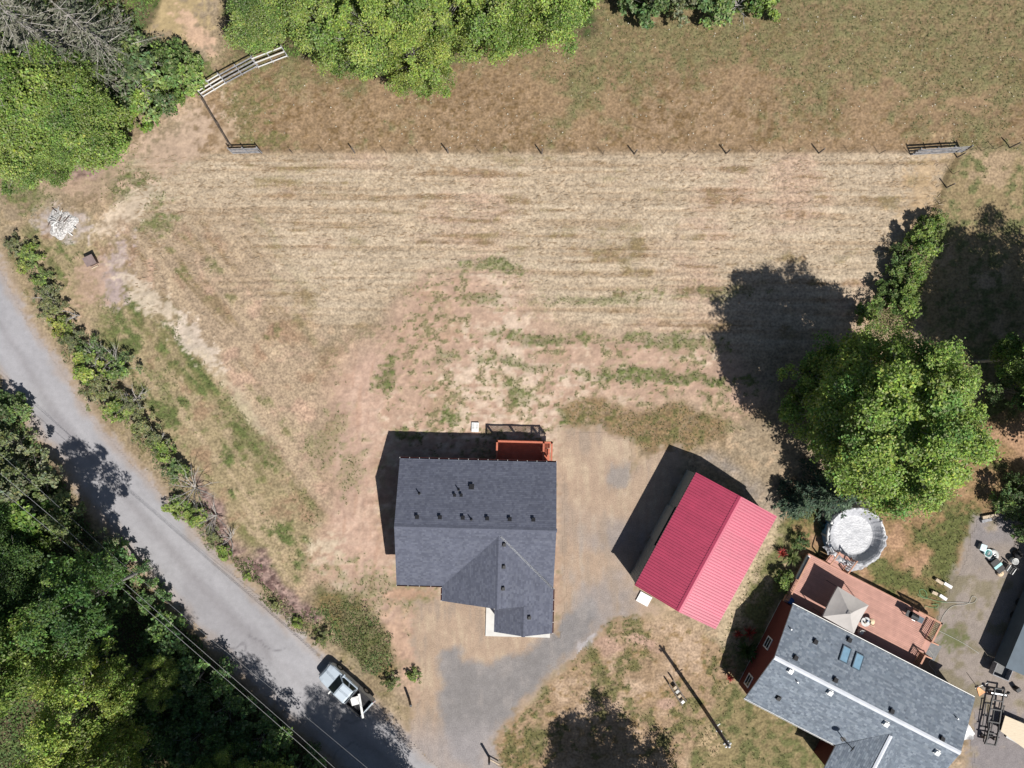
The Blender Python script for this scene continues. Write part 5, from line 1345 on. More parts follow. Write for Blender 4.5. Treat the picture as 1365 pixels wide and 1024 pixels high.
    # low bench rail along the west end
    guard_rail(dk, [P(u0 + .06, v0 + .3), P(u0 + .06, .0)], dz, .45, 'redrail', 1.9, .4, .12)
    mb = MB(); mb.fbox(fr, u1 + .95, u1 + 1.9, -2.3, -.9, .004, .03); tag(obj('rubber_mat', mb, M['mat_dark']), 'dark grey mat at the foot of the red deck stairs', 'mat')
    # white planter trough on the deck's west end
    uu, vv = fr.px(1071, 757, dz + .3); pl = thing('planter', 'long white planter trough at the left end of the red deck', 'planter', P(uu, vv, dz))
    mb = MB(); mb.fbox(fr, uu - .10, uu + .10, vv - 1.05, vv + 1.05, dz, dz + .28); obj('trough', mb, M['white'], pl)
    mb = MB(); mb.fbox(fr, uu - .075, uu + .075, vv - 1.0, vv + 1.0, dz + .281, dz + .30); obj('soil', mb, mat('potting_soil', (.42, .38, .36), var=.3, scale=9), pl)

    # stairs from deck to pool
    st = thing('pool_steps', 'wooden steps with handrails between red deck and round pool', 'steps', P(2.2, v0 - .6, 0))
    for i in range(4):
        z = dz + .0 + .12 * i; mb = MB(); mb.fbox(fr, 1.7, 3.1, v0 - .34 - i * .30, v0 - .06 - i * .30, z - .05, z); obj('tread', mb, M['redwood'], st)
    for u in (1.62, 3.18):
        mb = MB(); mb.beam(P(u, v0 - .03, dz - .2), P(u, v0 - 1.3, dz + .32), .05, .22); obj('stringer', mb, M['redrail'], st)
        mb = MB(); mb.beam(P(u, v0 - .05, dz + .9), P(u, v0 - 1.3, dz + 1.3), .09, .06); obj('handrail', mb, M['redrail'], st)
        for k, zb in ((.08, 0), (1.2, 0)):
            c = P(u, v0 - k, 0); mb = MB(); h = dz + .9 + .3 * k / 1.2; mb.box((c.x, c.y, h / 2), (.09, .09, h), R(-27)); obj('railing_post', mb, M['redrail'], st)
    mb = MB()
    for k in range(6): mb.beam(P(3.18, v0 - .2 - k * .18, dz + .1), P(3.18, v0 - .2 - k * .18, dz + .95), .04, .04)
    tag(obj('baluster', mb, M['redrail'], st), kind='stuff')
    return fr, dz
NF, NDZ = neighbour()
# ------------------------------------------------------------------ things on and round the neighbour's deck
def canopy():
    z = NDZ; cs = [W(1117, 782, z + 2.1), W(1158, 807, z + 2.1), W(1138, 845, z + 2.1), W(1097, 822, z + 2.1)]
    cen = sum(cs, Vector()) / 4; ap = Vector((cen.x, cen.y, z + 2.85))
    t = thing('canopy', 'square off white fabric canopy on the red deck', 'canopy', (cen.x, cen.y, z))
    for i in range(4):
        a, b = cs[i], cs[(i + 1) % 4]; n = 5; mb = MB(); vs = []
        for j in range(n + 1):
            for k in range(n + 1):
                e = a.lerp(b, k / n); q = e.lerp(ap, j / n); sag = -.10 * math.sin(math.pi * k / n) * (1 - j / n) * 1.0 - .06 * math.sin(math.pi * j / n)
                vs.append(q + Vector((0, 0, sag)))
        fs = [(j * (n + 1) + k + 1, j * (n + 1) + k, (j + 1) * (n + 1) + k, (j + 1) * (n + 1) + k + 1) for j in range(n) for k in range(n)]
        mb.add(vs, fs)
        for k in range(n):                             # hanging valance
            p, q = vs[k], vs[k + 1]; d = Vector((0, 0, -.16)); mb.add([p, q, q + d, p + d], [(0, 1, 2, 3)])
        obj('roof_panel', mb, M['canvas'], t, smooth=False)
    vm = MB(); r = .26
    q = [ap + Vector((0, 0, -.07)) + Vector((cs[i].x - cen.x, cs[i].y - cen.y, 0)).normalized() * r + Vector((0, 0, -.03)) for i in range(4)]
    vm.add(q + [ap + Vector((0, 0, .05))], [(0, 1, 4), (1, 2, 4), (2, 3, 4), (3, 0, 4)]); obj('vent_cap', vm, M['canvas'], t)
    for c in cs:
        p = c.lerp(cen, .04); mb = MB(); mb.tube([(p.x, p.y, z), (p.x, p.y, z + 2.08)], .03, 6); obj('pole', mb, M['dark'], t)
        mb = MB(); mb.tube([c.lerp(cen, .05) + Vector((0, 0, -.06)), ap + Vector((0, 0, -.1))], .02, 5); obj('rafter', mb, M['dark'], t)
canopy()

def patio_chair(px, py, rz, m, label):
    p = W(px, py, NDZ + .45); p.z = NDZ; t = thing('patio_chair', label, 'chair', p, 'patio chairs on the red deck')
    f = Frame(p, rz)
    mb = MB(); mb.lathe(p + Vector((0, 0, .40)), [(.02, 0), (.25, .0), (.27, .03), (.25, .08), (.02, .09)], 14); obj('seat', mb, M[m], t, smooth=True)
    mb = MB(); pts = [f.p(.25 * math.cos(a), .25 * math.sin(a)) for a in [R(d) for d in range(20, 161, 20)]]
    for a, b in zip(pts[:-1], pts[1:]): mb.beam(Vector((a.x, a.y, NDZ + .66)), Vector((b.x, b.y, NDZ + .66)), .03, .36)
    obj('backrest', mb, M[m], t)
    for a in (45, 135, 225, 315):
        e = f.p(.2 * math.cos(R(a)), .2 * math.sin(R(a))); mb = MB(); mb.tube([(e.x, e.y, NDZ), (e.x, e.y, NDZ + .42)], .016, 5); obj('leg', mb, M['dark'], t)
patio_chair(1147, 842.5, 200, 'offwhite', 'round white patio chair below the canopy corner')
patio_chair(1162, 829, 300, 'tan', 'tan patio chair right of the canopy')
patio_chair(1149, 826, 120, 'greyboard', 'grey patio chair half hidden by the canopy edge')
def patio_table():
    p = W(1154, 829, NDZ + .7); p.z = NDZ; t = thing('patio_table', 'small cluttered table beside the canopy on the red deck', 'table', p)
    mb = MB(); mb.lathe(p, [(.02, .68), (.38, .68), (.38, .71), (.02, .712)], 16); obj('tabletop', mb, M['offwhite'], t)
    mb = MB(); mb.lathe(p, [(.22, 0), (.2, .03), (.03, .05), (.03, .68)], 10); obj('pedestal', mb, M['dark'], t)
    for dx, dy, m, l, nm in ((.1, .12, 'bluebarrel', 'small blue bottle on the patio table', 'bottle'), (-.12, -.05, 'tan', 'tan jar on the patio table', 'jar')):
        mb = MB(); mb.lathe(p + Vector((dx, dy, .712)), [(.06, 0), (.06, .16), (.03, .2), (.03, .24)], 8); tag(obj(nm, mb, M[m]), l, nm)
patio_table()

def grill():
    p = W(1217, 821, NDZ + .6); p.z = NDZ; f = Frame(p, -27); z = NDZ
    t = thing('barbecue_grill', 'black and blue grey barbecue grill in the corner of the red deck', 'grill', p)
    mb = MB(); mb.fbox(f, -.38, .28, -.26, .26, z + .55, z + .85); obj('firebox', mb, M['dark'], t)
    mb = MB(); n = 7; pts = [(.26 * -math.cos(math.pi * k / n), .22 * math.sin(math.pi * k / n)) for k in range(n + 1)]
    vs = [f.p(-.36, v, z + .852 + h) for v, h in pts] + [f.p(.24, v, z + .852 + h) for v, h in pts]
    mb.add(vs, [(k, k + 1, n + 2 + k, n + 1 + k) for k in range(n)] + [tuple(range(n, -1, -1)), tuple(range(n + 1, 2 * n + 2))]); lid = obj('lid', mb, M['dark'], t)
    mb = MB(); mb.fbox(f, -.2, .1, .27, .31, z + .95, z + .98); obj('handle', mb, M['steel'], lid)
    mb = MB(); mb.fbox(f, .29, .78, -.24, .24, z + .80, z + .84); obj('side_shelf', mb, M['bluegrey'], t)
    mb = MB(); mb.fbox(f, -.72, -.39, -.24, .24, z + .80, z + .84); obj('side_shelf', mb, M['dark'], t)
    for u in (-.36, .26):
        for v in (-.24, .24):
            mb = MB(); c = f.p(u, v, 0); mb.box((c.x, c.y, z + .28), (.05, .05, .55), R(-27)); obj('leg', mb, M['dark'], t)
grill()

def pool():
    c = W(1141, 715, 1.1); r = 2.28; h = 1.12; p = Vector((c.x, c.y, 0)); g = np.random.default_rng(81)
    t = thing('swimming_pool', 'round above-ground pool under a crumpled silver cover', 'pool', p)
    mb = MB(); n = 48; mb.lathe(p, [(r, 0), (r, h), (r - .03, h), (r - .03, 0)], n, caps=False); obj('wall', mb, M['poolwall'], t, smooth=True)
    for k in range(12):
        a = 2 * math.pi * k / 12; q = p + Vector((math.cos(a), math.sin(a), 0)) * (r + .04); mb = MB(); mb.box((q.x, q.y, h / 2), (.07, .14, h), a); obj('upright', mb, M['offwhite'], t)
    # rim
    mb = MB(); vs = []; m = 64
    ring = [(r - .16, h + .01), (r - .16, h + .07), (r - .02, h + .10), (r + .08, h + .05), (r + .08, h + .0)]
    for k in range(m):
        a = 2 * math.pi * k / m; vs += [p + Vector((math.cos(a) * q, math.sin(a) * q, z)) for q, z in ring]
    L_ = len(ring); mb.add(vs, [(k * L_ + i, k * L_ + i + 1, ((k + 1) % m) * L_ + i + 1, ((k + 1) % m) * L_ + i) for k in range(m) for i in range(L_ - 1)])
    mb.f = [f[::-1] for f in mb.f]; obj('rim', mb, M['white'], t, smooth=True)
    # cover: sags inside, bunched and draped over the rim
    na, nr = 120, 22; vs = []
    ph = g.uniform(0, 6.28, 8)
    for j in range(nr + 1):
        f = j / nr
        for k in range(na):
            a = 2 * math.pi * k / na
            cr = math.sin(17 * a + ph[0] + 2 * math.sin(3 * a)) * .5 + math.sin(31 * a + ph[1] + 3 * f) * .35 + math.sin(47 * a + ph[2]) * .25
            if f < .68:
                ff = f / .68; rr = ff * (r - .30); wall = max(0, (ff - .78) / .22)
                z = h - .55 + .50 * wall ** 1.5 + .010 * cr * (ff ** 2) + .02 * vn(p.x + rr * math.cos(a) * 2, rr * math.sin(a) * 2) * (1 - wall) + .05 * cr * wall
            else:
                ff = (f - .68) / .32; reach = (.40 + .20 * math.sin(2 * a + ph[3]) + .14 * math.sin(5 * a + ph[4]) + .10 * math.sin(9 * a + ph[5])) if not (2.6 < a < 3.5) else .02
                rr = r - .26 + ff * (.34 + max(0, reach)) + .09 * cr * ff; over = max(0.0, rr - (r + .02))
                z = h + .20 * math.sin(math.pi * min(1, ff * 1.4)) - over * 1.3 + .13 * cr * (.3 + ff) + g.normal() * .05 * ff
            vs.append(p + Vector((rr * math.cos(a), rr * math.sin(a), z)))
    mb = MB(); mb.add(vs, [(j * na + k, (j + 1) * na + k, (j + 1) * na + (k + 1) % na, j * na + (k + 1) % na) for j in range(nr) for k in range(na)])
    obj('cover', mb, M['foil'], t)
def vn(x, y): return float(vnoise(np.array([x]), np.array([y]), 5)[0])
pool()

# ------------------------------------------------------------------ the pickup parked on the lane
def pickup():
    fc, rc = W(431.5, 893.5, .8), W(490, 945, .8)
    d = rc - fc; ang = math.degrees(math.atan2(d.y, d.x)); L = d.length; p = (fc + rc) / 2
    fr = Frame((fc.x, fc.y), ang)                      # u: 0 at the nose to L at the tail; v across
    t = thing('pickup_truck', 'pale silver blue pickup truck parked at the edge of the lane', 'pickup truck', (p.x, p.y, 0))
    w = .84
    def loft(sections, m, name, close=True, smooth=False):
        """sections = [(u, [(v, z) ...])]"""
        mb = MB(); n = len(sections[0][1]); vs = []
        for u, pr in sections: vs += [fr.p(u, v, z) for v, z in pr]
        fs = [(i * n + k, i * n + (k + 1) % n, (i + 1) * n + (k + 1) % n, (i + 1) * n + k) for i in range(len(sections) - 1) for k in range(n)]
        fs = [f[::-1] for f in fs]
        if close: fs += [tuple(range(n)), tuple(range((len(sections)) * n - 1, (len(sections) - 1) * n - 1, -1))]
        mb.add(vs, fs); return obj(name, mb, M[m], t, smooth)
    def prof(wb, wt, z0, z1, r=.10):
        return [(-wb, z0), (-wb, z1 - r * 1.4), (-wt, z1 - r * .3), (-wt + r, z1), (wt - r, z1), (wt, z1 - r * .3), (wb, z1 - r * 1.4), (wb, z0)]
    HL = L * .245; CL = L * .645
    # lower body from nose to cab back, and hood
    loft([(0.02, prof(.62, .56, .42, .78)), (.12, prof(.76, .70, .36, .88)), (.45, prof(w, .76, .34, .96)), (HL, prof(w, .80, .34, 1.04)), (HL + .35, prof(w, .80, .34, 1.06)), (CL, prof(w, .80, .34, 1.06))], 'carpaint', 'body')
    hm = MB(); n = 6
    vs = [fr.p(u, v, z + .018 - .03 * (v / wd) ** 2) for u, z, wd in ((.16, .905, .56), (.5, .965, .64), (HL - .06, 1.045, .68)) for v in [wd * (2 * k / n - 1) for k in range(n + 1)]]
    hm.add(vs, [(j * (n + 1) + k, (j + 1) * (n + 1) + k, (j + 1) * (n + 1) + k + 1, j * (n + 1) + k + 1)[::-1] for j in range(2) for k in range(n)]); obj('hood', hm, M['carpaint'], t, True)
    # greenhouse: pillars and glass built as one tapered cab, roof on top
    A = [(HL + .02, 1.05, .74), (HL + .62, 1.56, .60), (CL - .22, 1.58, .62), (CL - .02, 1.07, .74)]
    gm = MB()
    bl = [fr.p(A[0][0], -A[0][2], A[0][1]), fr.p(A[0][0], A[0][2], A[0][1]), fr.p(A[3][0], A[3][2], A[3][1]), fr.p(A[3][0], -A[3][2], A[3][1])]
    tp = [fr.p(A[1][0], -A[1][2], A[1][1]), fr.p(A[1][0], A[1][2], A[1][1]), fr.p(A[2][0], A[2][2], A[2][1]), fr.p(A[2][0], -A[2][2], A[2][1])]
    gm.hexa(bl[::-1], tp[::-1]); obj('cab_frame', gm, M['carpaint'], t)
    rm = MB(); q = [(A[1][0] - .02, -.60), (A[2][0] + .03, -.61), (A[2][0] + .03, .61), (A[1][0] - .02, .60)]
    rs = [fr.p(u, v, 1.565) for u, v in q]; i_ = [(A[1][0] + .10, -.50), (A[2][0] - .08, -.51), (A[2][0] - .08, .51), (A[1][0] + .10, .50)]
    rm.add(rs + [fr.p(u, v, 1.625) for u, v in i_], [(4, 5, 6, 7)] + [(i, (i + 1) % 4, 4 + (i + 1) % 4, 4 + i) for i in range(4)])
    rm.f = [f[::-1] for f in rm.f] if False else rm.f
    obj('roof', rm, M['carpaint'], t)
    def glass(c4, name, inset=.07, lift=.012):
        a, b, c, d_ = c4; cen = (a + b + c + d_) / 4; nrm = (b - a).cross(d_ - a).normalized()
        if nrm.dot(cen - fr.p(L * .48, 0, 1.2)) < 0: nrm = -nrm
        q = [x + (cen - x).normalized() * inset + nrm * lift for x in c4]; mb = MB(); mb.add(q + [x - nrm * .02 for x in q], [(0, 1, 2, 3), (7, 6, 5, 4)] + [(i, 4 + i, 4 + (i + 1) % 4, (i + 1) % 4) for i in range(4)]); return obj(name, mb, M['glass'], t)
    glass([bl[0], bl[1], tp[1], tp[0]], 'windshield'); glass([bl[3], bl[2], tp[2], tp[3]], 'rear_window')
    for s in (0, 1):
        b0, b1, t0, t1 = (bl[0], bl[3], tp[0], tp[3]) if s == 0 else (bl[1], bl[2], tp[1], tp[2])
        mbx = .56
        glass([b0.lerp(b1, .06), b0.lerp(b1, mbx), t0.lerp(t1, mbx - .02), t0.lerp(t1, .0)], 'side_window', .06); glass([b0.lerp(b1, mbx + .03), b0.lerp(b1, .97), t0.lerp(t1, .97), t0.lerp(t1, mbx + .01)], 'side_window', .06)
    # doors
    for s in (-1, 1):
        dm = MB(); v = s * (w + .002); q = [(HL + .12, .42), (HL + 1.15, .42), (HL + 1.15, .98), (HL + .12, .98)]
        dm.add([fr.p(u, v, z) for u, z in q] + [fr.p(u, v + s * .012, z) for u, z in q], [(0, 1, 2, 3), (7, 6, 5, 4)] + [(i, 4 + i, 4 + (i + 1) % 4, (i + 1) % 4) for i in range(4)]); dd = obj('door', dm, M['carpaint'], t)
        k = MB(); k.fbox(fr, HL + .98, HL + 1.1, min(v + s * .012, v + s * .04), max(v + s * .012, v + s * .04), .86, .89); obj('handle', k, M['dark'], dd)
        mm = MB(); va, vb = sorted((s * (w - .12), s * (w + .18))); mm.fbox(fr, HL + .30, HL + .40, va, vb, 1.02, 1.16); obj('mirror', mm, M['white' if s > 0 else 'carpaint'], t)
    # bed: floor, sides, tailgate
    bm = MB(); bm.fbox(fr, CL + .04, L - .06, -w + .10, w - .10, .62, .66); obj('bed_floor', bm, M['bedliner'], t)
    for s in (-1, 1):
        a, b = sorted((s * (w - .09), s * w)); mb = MB(); mb.fbox(fr, CL + .03, L - .04, a, b, .38, 1.04); obj('bed_side', mb, M['carpaint'], t)
        mb = MB(); mb.fbox(fr, CL + .03, L - .04, a - .005 if s > 0 else a, b if s > 0 else b + .005, 1.04, 1.065); obj('bed_rail', mb, M['dark'], t)
        mb = MB(); a, b = sorted((s * (w - .11), s * (w - .095))); mb.fbox(fr, CL + .05, L - .08, a, b, .66, 1.0); obj('bed_liner_side', mb, M['bedliner'], t)
    mb = MB(); mb.fbox(fr, CL + .03, CL + .09, -w + .1, w - .1, .66, 1.06); obj('bed_front', mb, M['bedliner'], t)
    mb = MB(); mb.fbox(fr, L - .09, L - .03, -w + .1, w - .1, .5, 1.03); obj('tailgate', mb, M['carpaint'], t)
    mb = MB(); mb.fbox(fr, L - .02, L + .10, -w + .04, w - .04, .42, .56); obj('bumper', mb, M['steel'], t)
    mb = MB(); mb.fbox(fr, -.06, .05, -.66, .66, .38, .54); obj('bumper', mb, M['steel'], t)
    mb = MB(); mb.fbox(fr, -.01, .03, -.36, .36, .58, .76); obj('grille', mb, M['dark'], t)
    for s in (-1, 1):
        a, b = sorted((s * .38, s * .60)); mb = MB(); mb.fbox(fr, .0, .06, a, b, .6, .76); obj('headlight', mb, M['offwhite'], t)
        a, b = sorted((s * (w - .08), s * (w + .005))); mb = MB(); mb.fbox(fr, L - .025, L + .01, a, b, .62, .95); obj('tail_light', mb, mat('red_lens', (.35, .02, .02), rough=.3), t)
        for u in (L * .18, L * .79):
            c = fr.p(u, s * (w - .10), .34); mb = MB(); ax = fr.v * s
            rings = [(.20, .0), (.34, -.0), (.34, .20), (.20, .20)]
            for rad_a, rad_b, nm, m_ in ((.20, .34, 'tyre', 'tyre'), (.0, .19, 'rim', 'steel')):
                mb = MB(); n = 16; vs = []
                for off in (-.10, .11):
                    for rr in (max(rad_a, .02), rad_b): vs += [c + ax * off + fr.u * (rr * math.cos(2 * math.pi * k / n)) + Vector((0, 0, rr * math.sin(2 * math.pi * k / n))) for k in range(n)]
                f2 = []
                for k in range(n):
                    k2 = (k + 1) % n; f2 += [(k, k2, n + k2, n + k), (2 * n + k, 3 * n + k, 3 * n + k2, 2 * n + k2), (n + k, n + k2, 3 * n + k2, 3 * n + k), (k, 2 * n + k, 2 * n + k2, k2)]
                mb.add(vs, f2)
                if nm == 'tyre': wheel = obj('wheel', mb, M['tyre'], t)
                else: obj('rim', mb, M['steel'], wheel)
    # load: a white crate and a long white plank across the bed
    a = W(478.5, 925, 1.22); b = W(484, 957.5, 1.30); mb = MB(); mb.beam(a, b, .17, .05); tag(obj('plank', mb, M['white']), 'long white plank sticking out over the pickup bed', 'plank')
    cb = W(473.5, 934.5, .95); cr = thing('crate', 'white crate lying in the pickup bed beside the plank', 'crate', (cb.x, cb.y, .66))
    fb = Frame((cb.x, cb.y), 15); mb = MB(); mb.fbox(fb, -.30, .30, -.27, .27, .665, .98); obj('box', mb, M['white'], cr)
    mb = MB(); mb.fbox(fb, -.32, .32, -.29, .29, .98, 1.03); obj('lid', mb, M['white'], cr)
    a = W(468, 931, 1.03); b = W(480, 927.5, 1.14); mb = MB(); mb.beam(a, b, .08, .05); tag(obj('plank', mb, M['white']), 'short white board lying crosswise against the long plank in the pickup bed', 'plank')
pickup()

# ------------------------------------------------------------------ utility pole, wires, posts, fences
def utility_pole():
    top = W(970.5, 994, 7.2); b = Vector((W(936, 941).x, W(936, 941).y, 0)); d = (top - b)
    t = thing('utility_pole', 'tall dark utility pole with white insulators standing in the dry yard', 'utility pole', b)
    mb = MB(); mb.tube([b + d * -.03, b + d * .5, top], [.16, .13, .10], 10); obj('pole', mb, M['postwood'], t, smooth=True)
    mb = MB(); s = Vector((.8, .6, 0)); mb.beam(b + d * .93 - s * .24, b + d * .93 + s * .24, .09, .10); obj('crossarm', mb, M['offwhite'], t)
    for k, off in ((.96, -.2), (.96, .2), (1.0, .0), (.52, .12), (.60, -.12), (.66, .12)):
        c = b + d * k + s * off + Vector((.06, -.05, 0)); mb = MB(); mb.lathe(c, [(.03, 0), (.07, .03), (.05, .08), (.08, .12), (.03, .17)], 8); obj('insulator', mb, M['white'], t)
    c = b + d * .56 + s * .18; mb = MB(); mb.beam(c - s * .2, c + s * .22, .05, .05); obj('bracket', mb, M['white'], t)
    c = b + d * .97 + Vector((.12, -.12, 0)); mb = MB(); mb.lathe(c + Vector((0, 0, -.35)), [(.1, 0), (.13, .05), (.13, .4), (.06, .48)], 10); obj('transformer', mb, M['steel'], t)
    mb = MB(); mb.tube([b + d * .02 + s * .12, b + d * .55 + s * .13, b + d * .95 + s * .11], .035, 5); obj('conduit', mb, M['steel'], t)
    # meter pedestal frame beside it
utility_pole()

def wire(pts, z, r, label):
    path = []; W3 = [W(px, py, z) for px, py in pts]
    for i in range(len(W3) - 1):
        for k in range(8): path.append(W3[i].lerp(W3[i + 1], k / 8))
    path.append(W3[-1]); n = len(path)
    for i, q in enumerate(path): q.z = z + .5 * ((2 * i / (n - 1) - 1) ** 2 - .5)
    mb = MB(); mb.tube(path, r, 5); return tag(obj('power_line', mb, M['cable'], smooth=True), label, 'power line', 'overhead wires along the lane')
wire([(-180, 505), (0, 654), (85, 726), (155, 781), (400, 993), (560, 1135)], 9.0, .014, 'lower of the two bright overhead wires along the wooded roadside')
wire([(-180, 478), (0, 632), (85, 706), (164, 779), (400, 983), (560, 1125)], 8.6, .013, 'upper of the two bright overhead wires along the wooded roadside')
wire([(-180, 440), (0, 606), (138, 733), (270, 846), (400, 950), (560, 1080)], 7.4, .009, 'thin overhead wire closest to the lane')

def lean_post(px, py, px2, py2, h, label, cat='post', arm=None):
    b = W(px, py); b.z = 0; tp = W(px2, py2, h); t = thing('leaning_post', label, cat, b)
    mb = MB(); mb.beam(b + (b - tp).normalized() * .25, tp, .15, .15); obj('post', mb, M['postwood'], t)
    c = (tp - b).normalized(); mb = MB(); mb.beam(tp, tp + c * .03, .17, .17); obj('post_top', mb, M['dark'], t)
    if arm:
        e = W(*arm, .35); e.z = .3; mb = MB(); mb.beam(b + Vector((0, 0, .35)), e, .09, .09); obj('brace', mb, M['palewood'], t)
lean_post(545, 931, 547.5, 941, 1.3, 'dark leaning post at the left of the drive mouth', 'post')
lean_post(652, 1009, 652, 1018, 1.4, 'dark gate post with a pale brace at the right of the drive mouth', 'post', (666, 1020))

def small_rail_rack():
    b0 = W(914, 938); t = thing('timber_rack', 'low timber rack with two rails and pale blocks beside the utility pole', 'rack', b0)
    A = [(897, 906), (915, 935)]
    z = .55
    for dx, dy in ((0, 0), (-5.5, 5.5)):
        a = W(A[0][0] + dx, A[0][1] + dy, z); b = W(A[1][0] + dx, A[1][1] + dy, z); mb = MB(); mb.beam(a, b, .08, .12); obj('rail', mb, M['postwood'], t)
        for q in (a, b):
            mb = MB(); mb.box((q.x, q.y, .26), (.09, .09, .52)); obj('leg', mb, M['postwood'], t)
    for px, py, m in ((900, 917, 'palewood'), (903, 922, 'offwhite'), (906, 928, 'palewood'), (910, 936, 'white')):
        q = W(px, py, .3); mb = MB(); mb.box((q.x, q.y, .18), (.3, .22, .34), R(40)); obj('block', mb, M[m], t)
small_rail_rack()

# ---- board and wire fences
def board_fence(label, p0, p1, h, boards, m, posts, lean=(0, 0), bw=.14, group=None):
    a = W(*p0); b = W(*p1); a.z = b.z = 0; d = (b - a); dn = d.normalized(); s = dn.cross(Vector((0, 0, 1)))
    t = thing('board_fence', label, 'fence', a, group); ln = Vector((lean[0], lean[1], 0))
    for i in range(posts):
        q = a + d * (i / (posts - 1)); mb = MB(); mb.beam(q + Vector((0, 0, -.2)), q + ln * (h + .05) + Vector((0, 0, h + .05)), .07, .07, up=dn); obj('post', mb, M['greyboard'], t)
    for j in range(boards):
        z = .22 + (h - .3) * j / max(1, boards - 1); o = ln * z + s * .06 + Vector((0, 0, z)); nseg = posts - 1
        for i in range(nseg):
            qa = a + d * (i / nseg); qb = a + d * ((i + 1) / nseg); mb = MB(); mb.beam(qa + o + dn * .01, qb + o - dn * .01, .03, bw); obj('board', mb, M[m], t)
    return t
board_fence('first bright white rail fence panel next to the green bushes', (272, 130), (302, 112), 1.35, 4, 'white', 3, (-.15, .22), .13, 'rail fence sections by the clearing')
board_fence('weathered grey rail fence panel between two white ones', (302, 112), (345, 89), 1.35, 4, 'greyboard', 3, (-.12, .2), .14, 'rail fence sections by the clearing')
board_fence('white rail fence panel ending under the trees', (345, 91), (384, 76), 1.35, 3, 'white', 3, (-.12, .2), .13, 'rail fence sections by the clearing')
board_fence('short grey board fence at the left end of the field fence line', (311, 205), (349, 204), 1.1, 4, 'greyboard', 3, (-.05, .1), .16)
board_fence('longer grey board fence at the right end of the field fence line', (1213, 207), (1280, 203), 1.15, 4, 'greyboard', 4, (.25, .15), .19)

def gate():
    a = W(274, 136); b = W(310, 196); a.z = b.z = 0; t = thing('wire_gate', 'narrow dark wire gate between the white rails and the grey boards', 'gate', a)
    for i in range(3):
        q = a.lerp(b, i / 2); mb = MB(); mb.tube([q + Vector((0, 0, -.2)), q + Vector((0, 0, 1.15))], .045, 6); obj('post', mb, M['postwood'], t)
    for z in (.2, .45, .7, .95, 1.12):
        mb = MB(); mb.tube([a + Vector((0, 0, z)), b + Vector((0, 0, z))], .014, 4); obj('wire', mb, M['fencewire'], t)
gate()

def wire_fence(label, pts, z, kinds, wires=(.35, .7, 1.0)):
    P = [W(px, py) for px, py in pts]; t = thing('wire_fence', label, 'fence', (P[0].x, P[0].y, 0))
    for q, k in zip(P, kinds):
        mb = MB(); le = Vector((random.uniform(-.05, .05), random.uniform(-.05, .05), 1)) * (z if k else z * .85)
        if k: mb.tube([q + Vector((0, 0, -.2)), q + le], [.065, .055], 7)
        else: mb.beam(q + Vector((0, 0, -.2)), q + le, .03, .035)
        obj('post', mb, M['postwood' if k else 'fencewire'], t)
    for zz in wires:
        mb = MB(); path = []
        for a, b in zip(P[:-1], P[1:]): path += [a + Vector((0, 0, zz)), a.lerp(b, .5) + Vector((0, 0, zz - .04))]
        path.append(P[-1] + Vector((0, 0, zz))); mb.tube(path, .004, 3); obj('wire', mb, M['fencewire'], t)
wire_fence('long wire fence with thin posts between brown field and mown straw', [(349, 205), (390, 204), (432, 204), (473, 204), (515, 204), (557, 204), (597.5, 204), (640, 204.5), (681, 204.5), (722, 205), (762, 204.5), (804, 205), (845.6, 205), (885, 204.5), (926, 205), (968, 204.5), (1009, 204.5), (1050, 204.5), (1091.7, 204), (1132, 204.5), (1172, 205), (1213, 206)],
           1.15, [0, 0, 0, 1, 0, 0, 1, 0, 0, 1, 0, 0, 1, 0, 0, 1, 0, 0, 1, 0, 0, 0])
wire_fence('wire fence leaning along the right edge of the brown field', [(1282, 203), (1308, 201), (1326, 199), (1346, 197), (1372, 194), (1400, 192)], 1.3, [1, 0, 0, 1, 0, 1])
wire_fence('old overgrown wire fence running down to the hedge', [(1276, 210), (1270, 232), (1262, 250), (1252, 272), (1240, 292)], 1.1, [1, 0, 1, 0, 1])

# ------------------------------------------------------------------ small things in the field
def ash_heap():
    p = W(82, 298); g = np.random.default_rng(91); n, m = 40, 14; r = 1.15; mb = MB(); vs = [p + Vector((0, 0, .24))]
    for j in range(1, m + 1):
        f = j / m
        for k in range(n):
            a = 2 * math.pi * k / n; rr = r * f * (1 + .16 * math.sin(3 * a + 1) + .1 * math.sin(7 * a)); z = .24 * (1 - f) ** .8 + .12 * g.uniform(-1, 1) * (1 - f) + .05 * g.uniform(0, 1) * (1 - f * f) - .03 * f
            vs.append(p + Vector((rr * math.cos(a), rr * math.sin(a), z)))
    mb.add(vs, [(0, 1 + k, 1 + (k + 1) % n) for k in range(n)] + [(1 + j * n + k, 1 + (j + 1) * n + k, 1 + (j + 1) * n + (k + 1) % n, 1 + j * n + (k + 1) % n) for j in range(m - 1) for k in range(n)])
    t = thing('ash_heap', 'white heap of ash and burnt scraps in the left corner of the field', 'ash heap', (p.x, p.y, 0))
    obj('ash', mb, M['ash'], t)
    for i in range(24):
        a = g.uniform(0, 6.28); rr = g.uniform(.2, 1.2); q = p + Vector((rr * math.cos(a), rr * math.sin(a), .34 * (1 - rr / 1.4) + .05)); e = Vector((g.normal(), g.normal(), g.normal() * .25)).normalized() * g.uniform(.15, .4)
        mb = MB(); mb.beam(q - e, q + e, g.uniform(.03, .10), .03); obj('scrap', mb, M[('white', 'offwhite', 'dead', 'ash', 'brownbox')[i % 5]], t)
ash_heap()

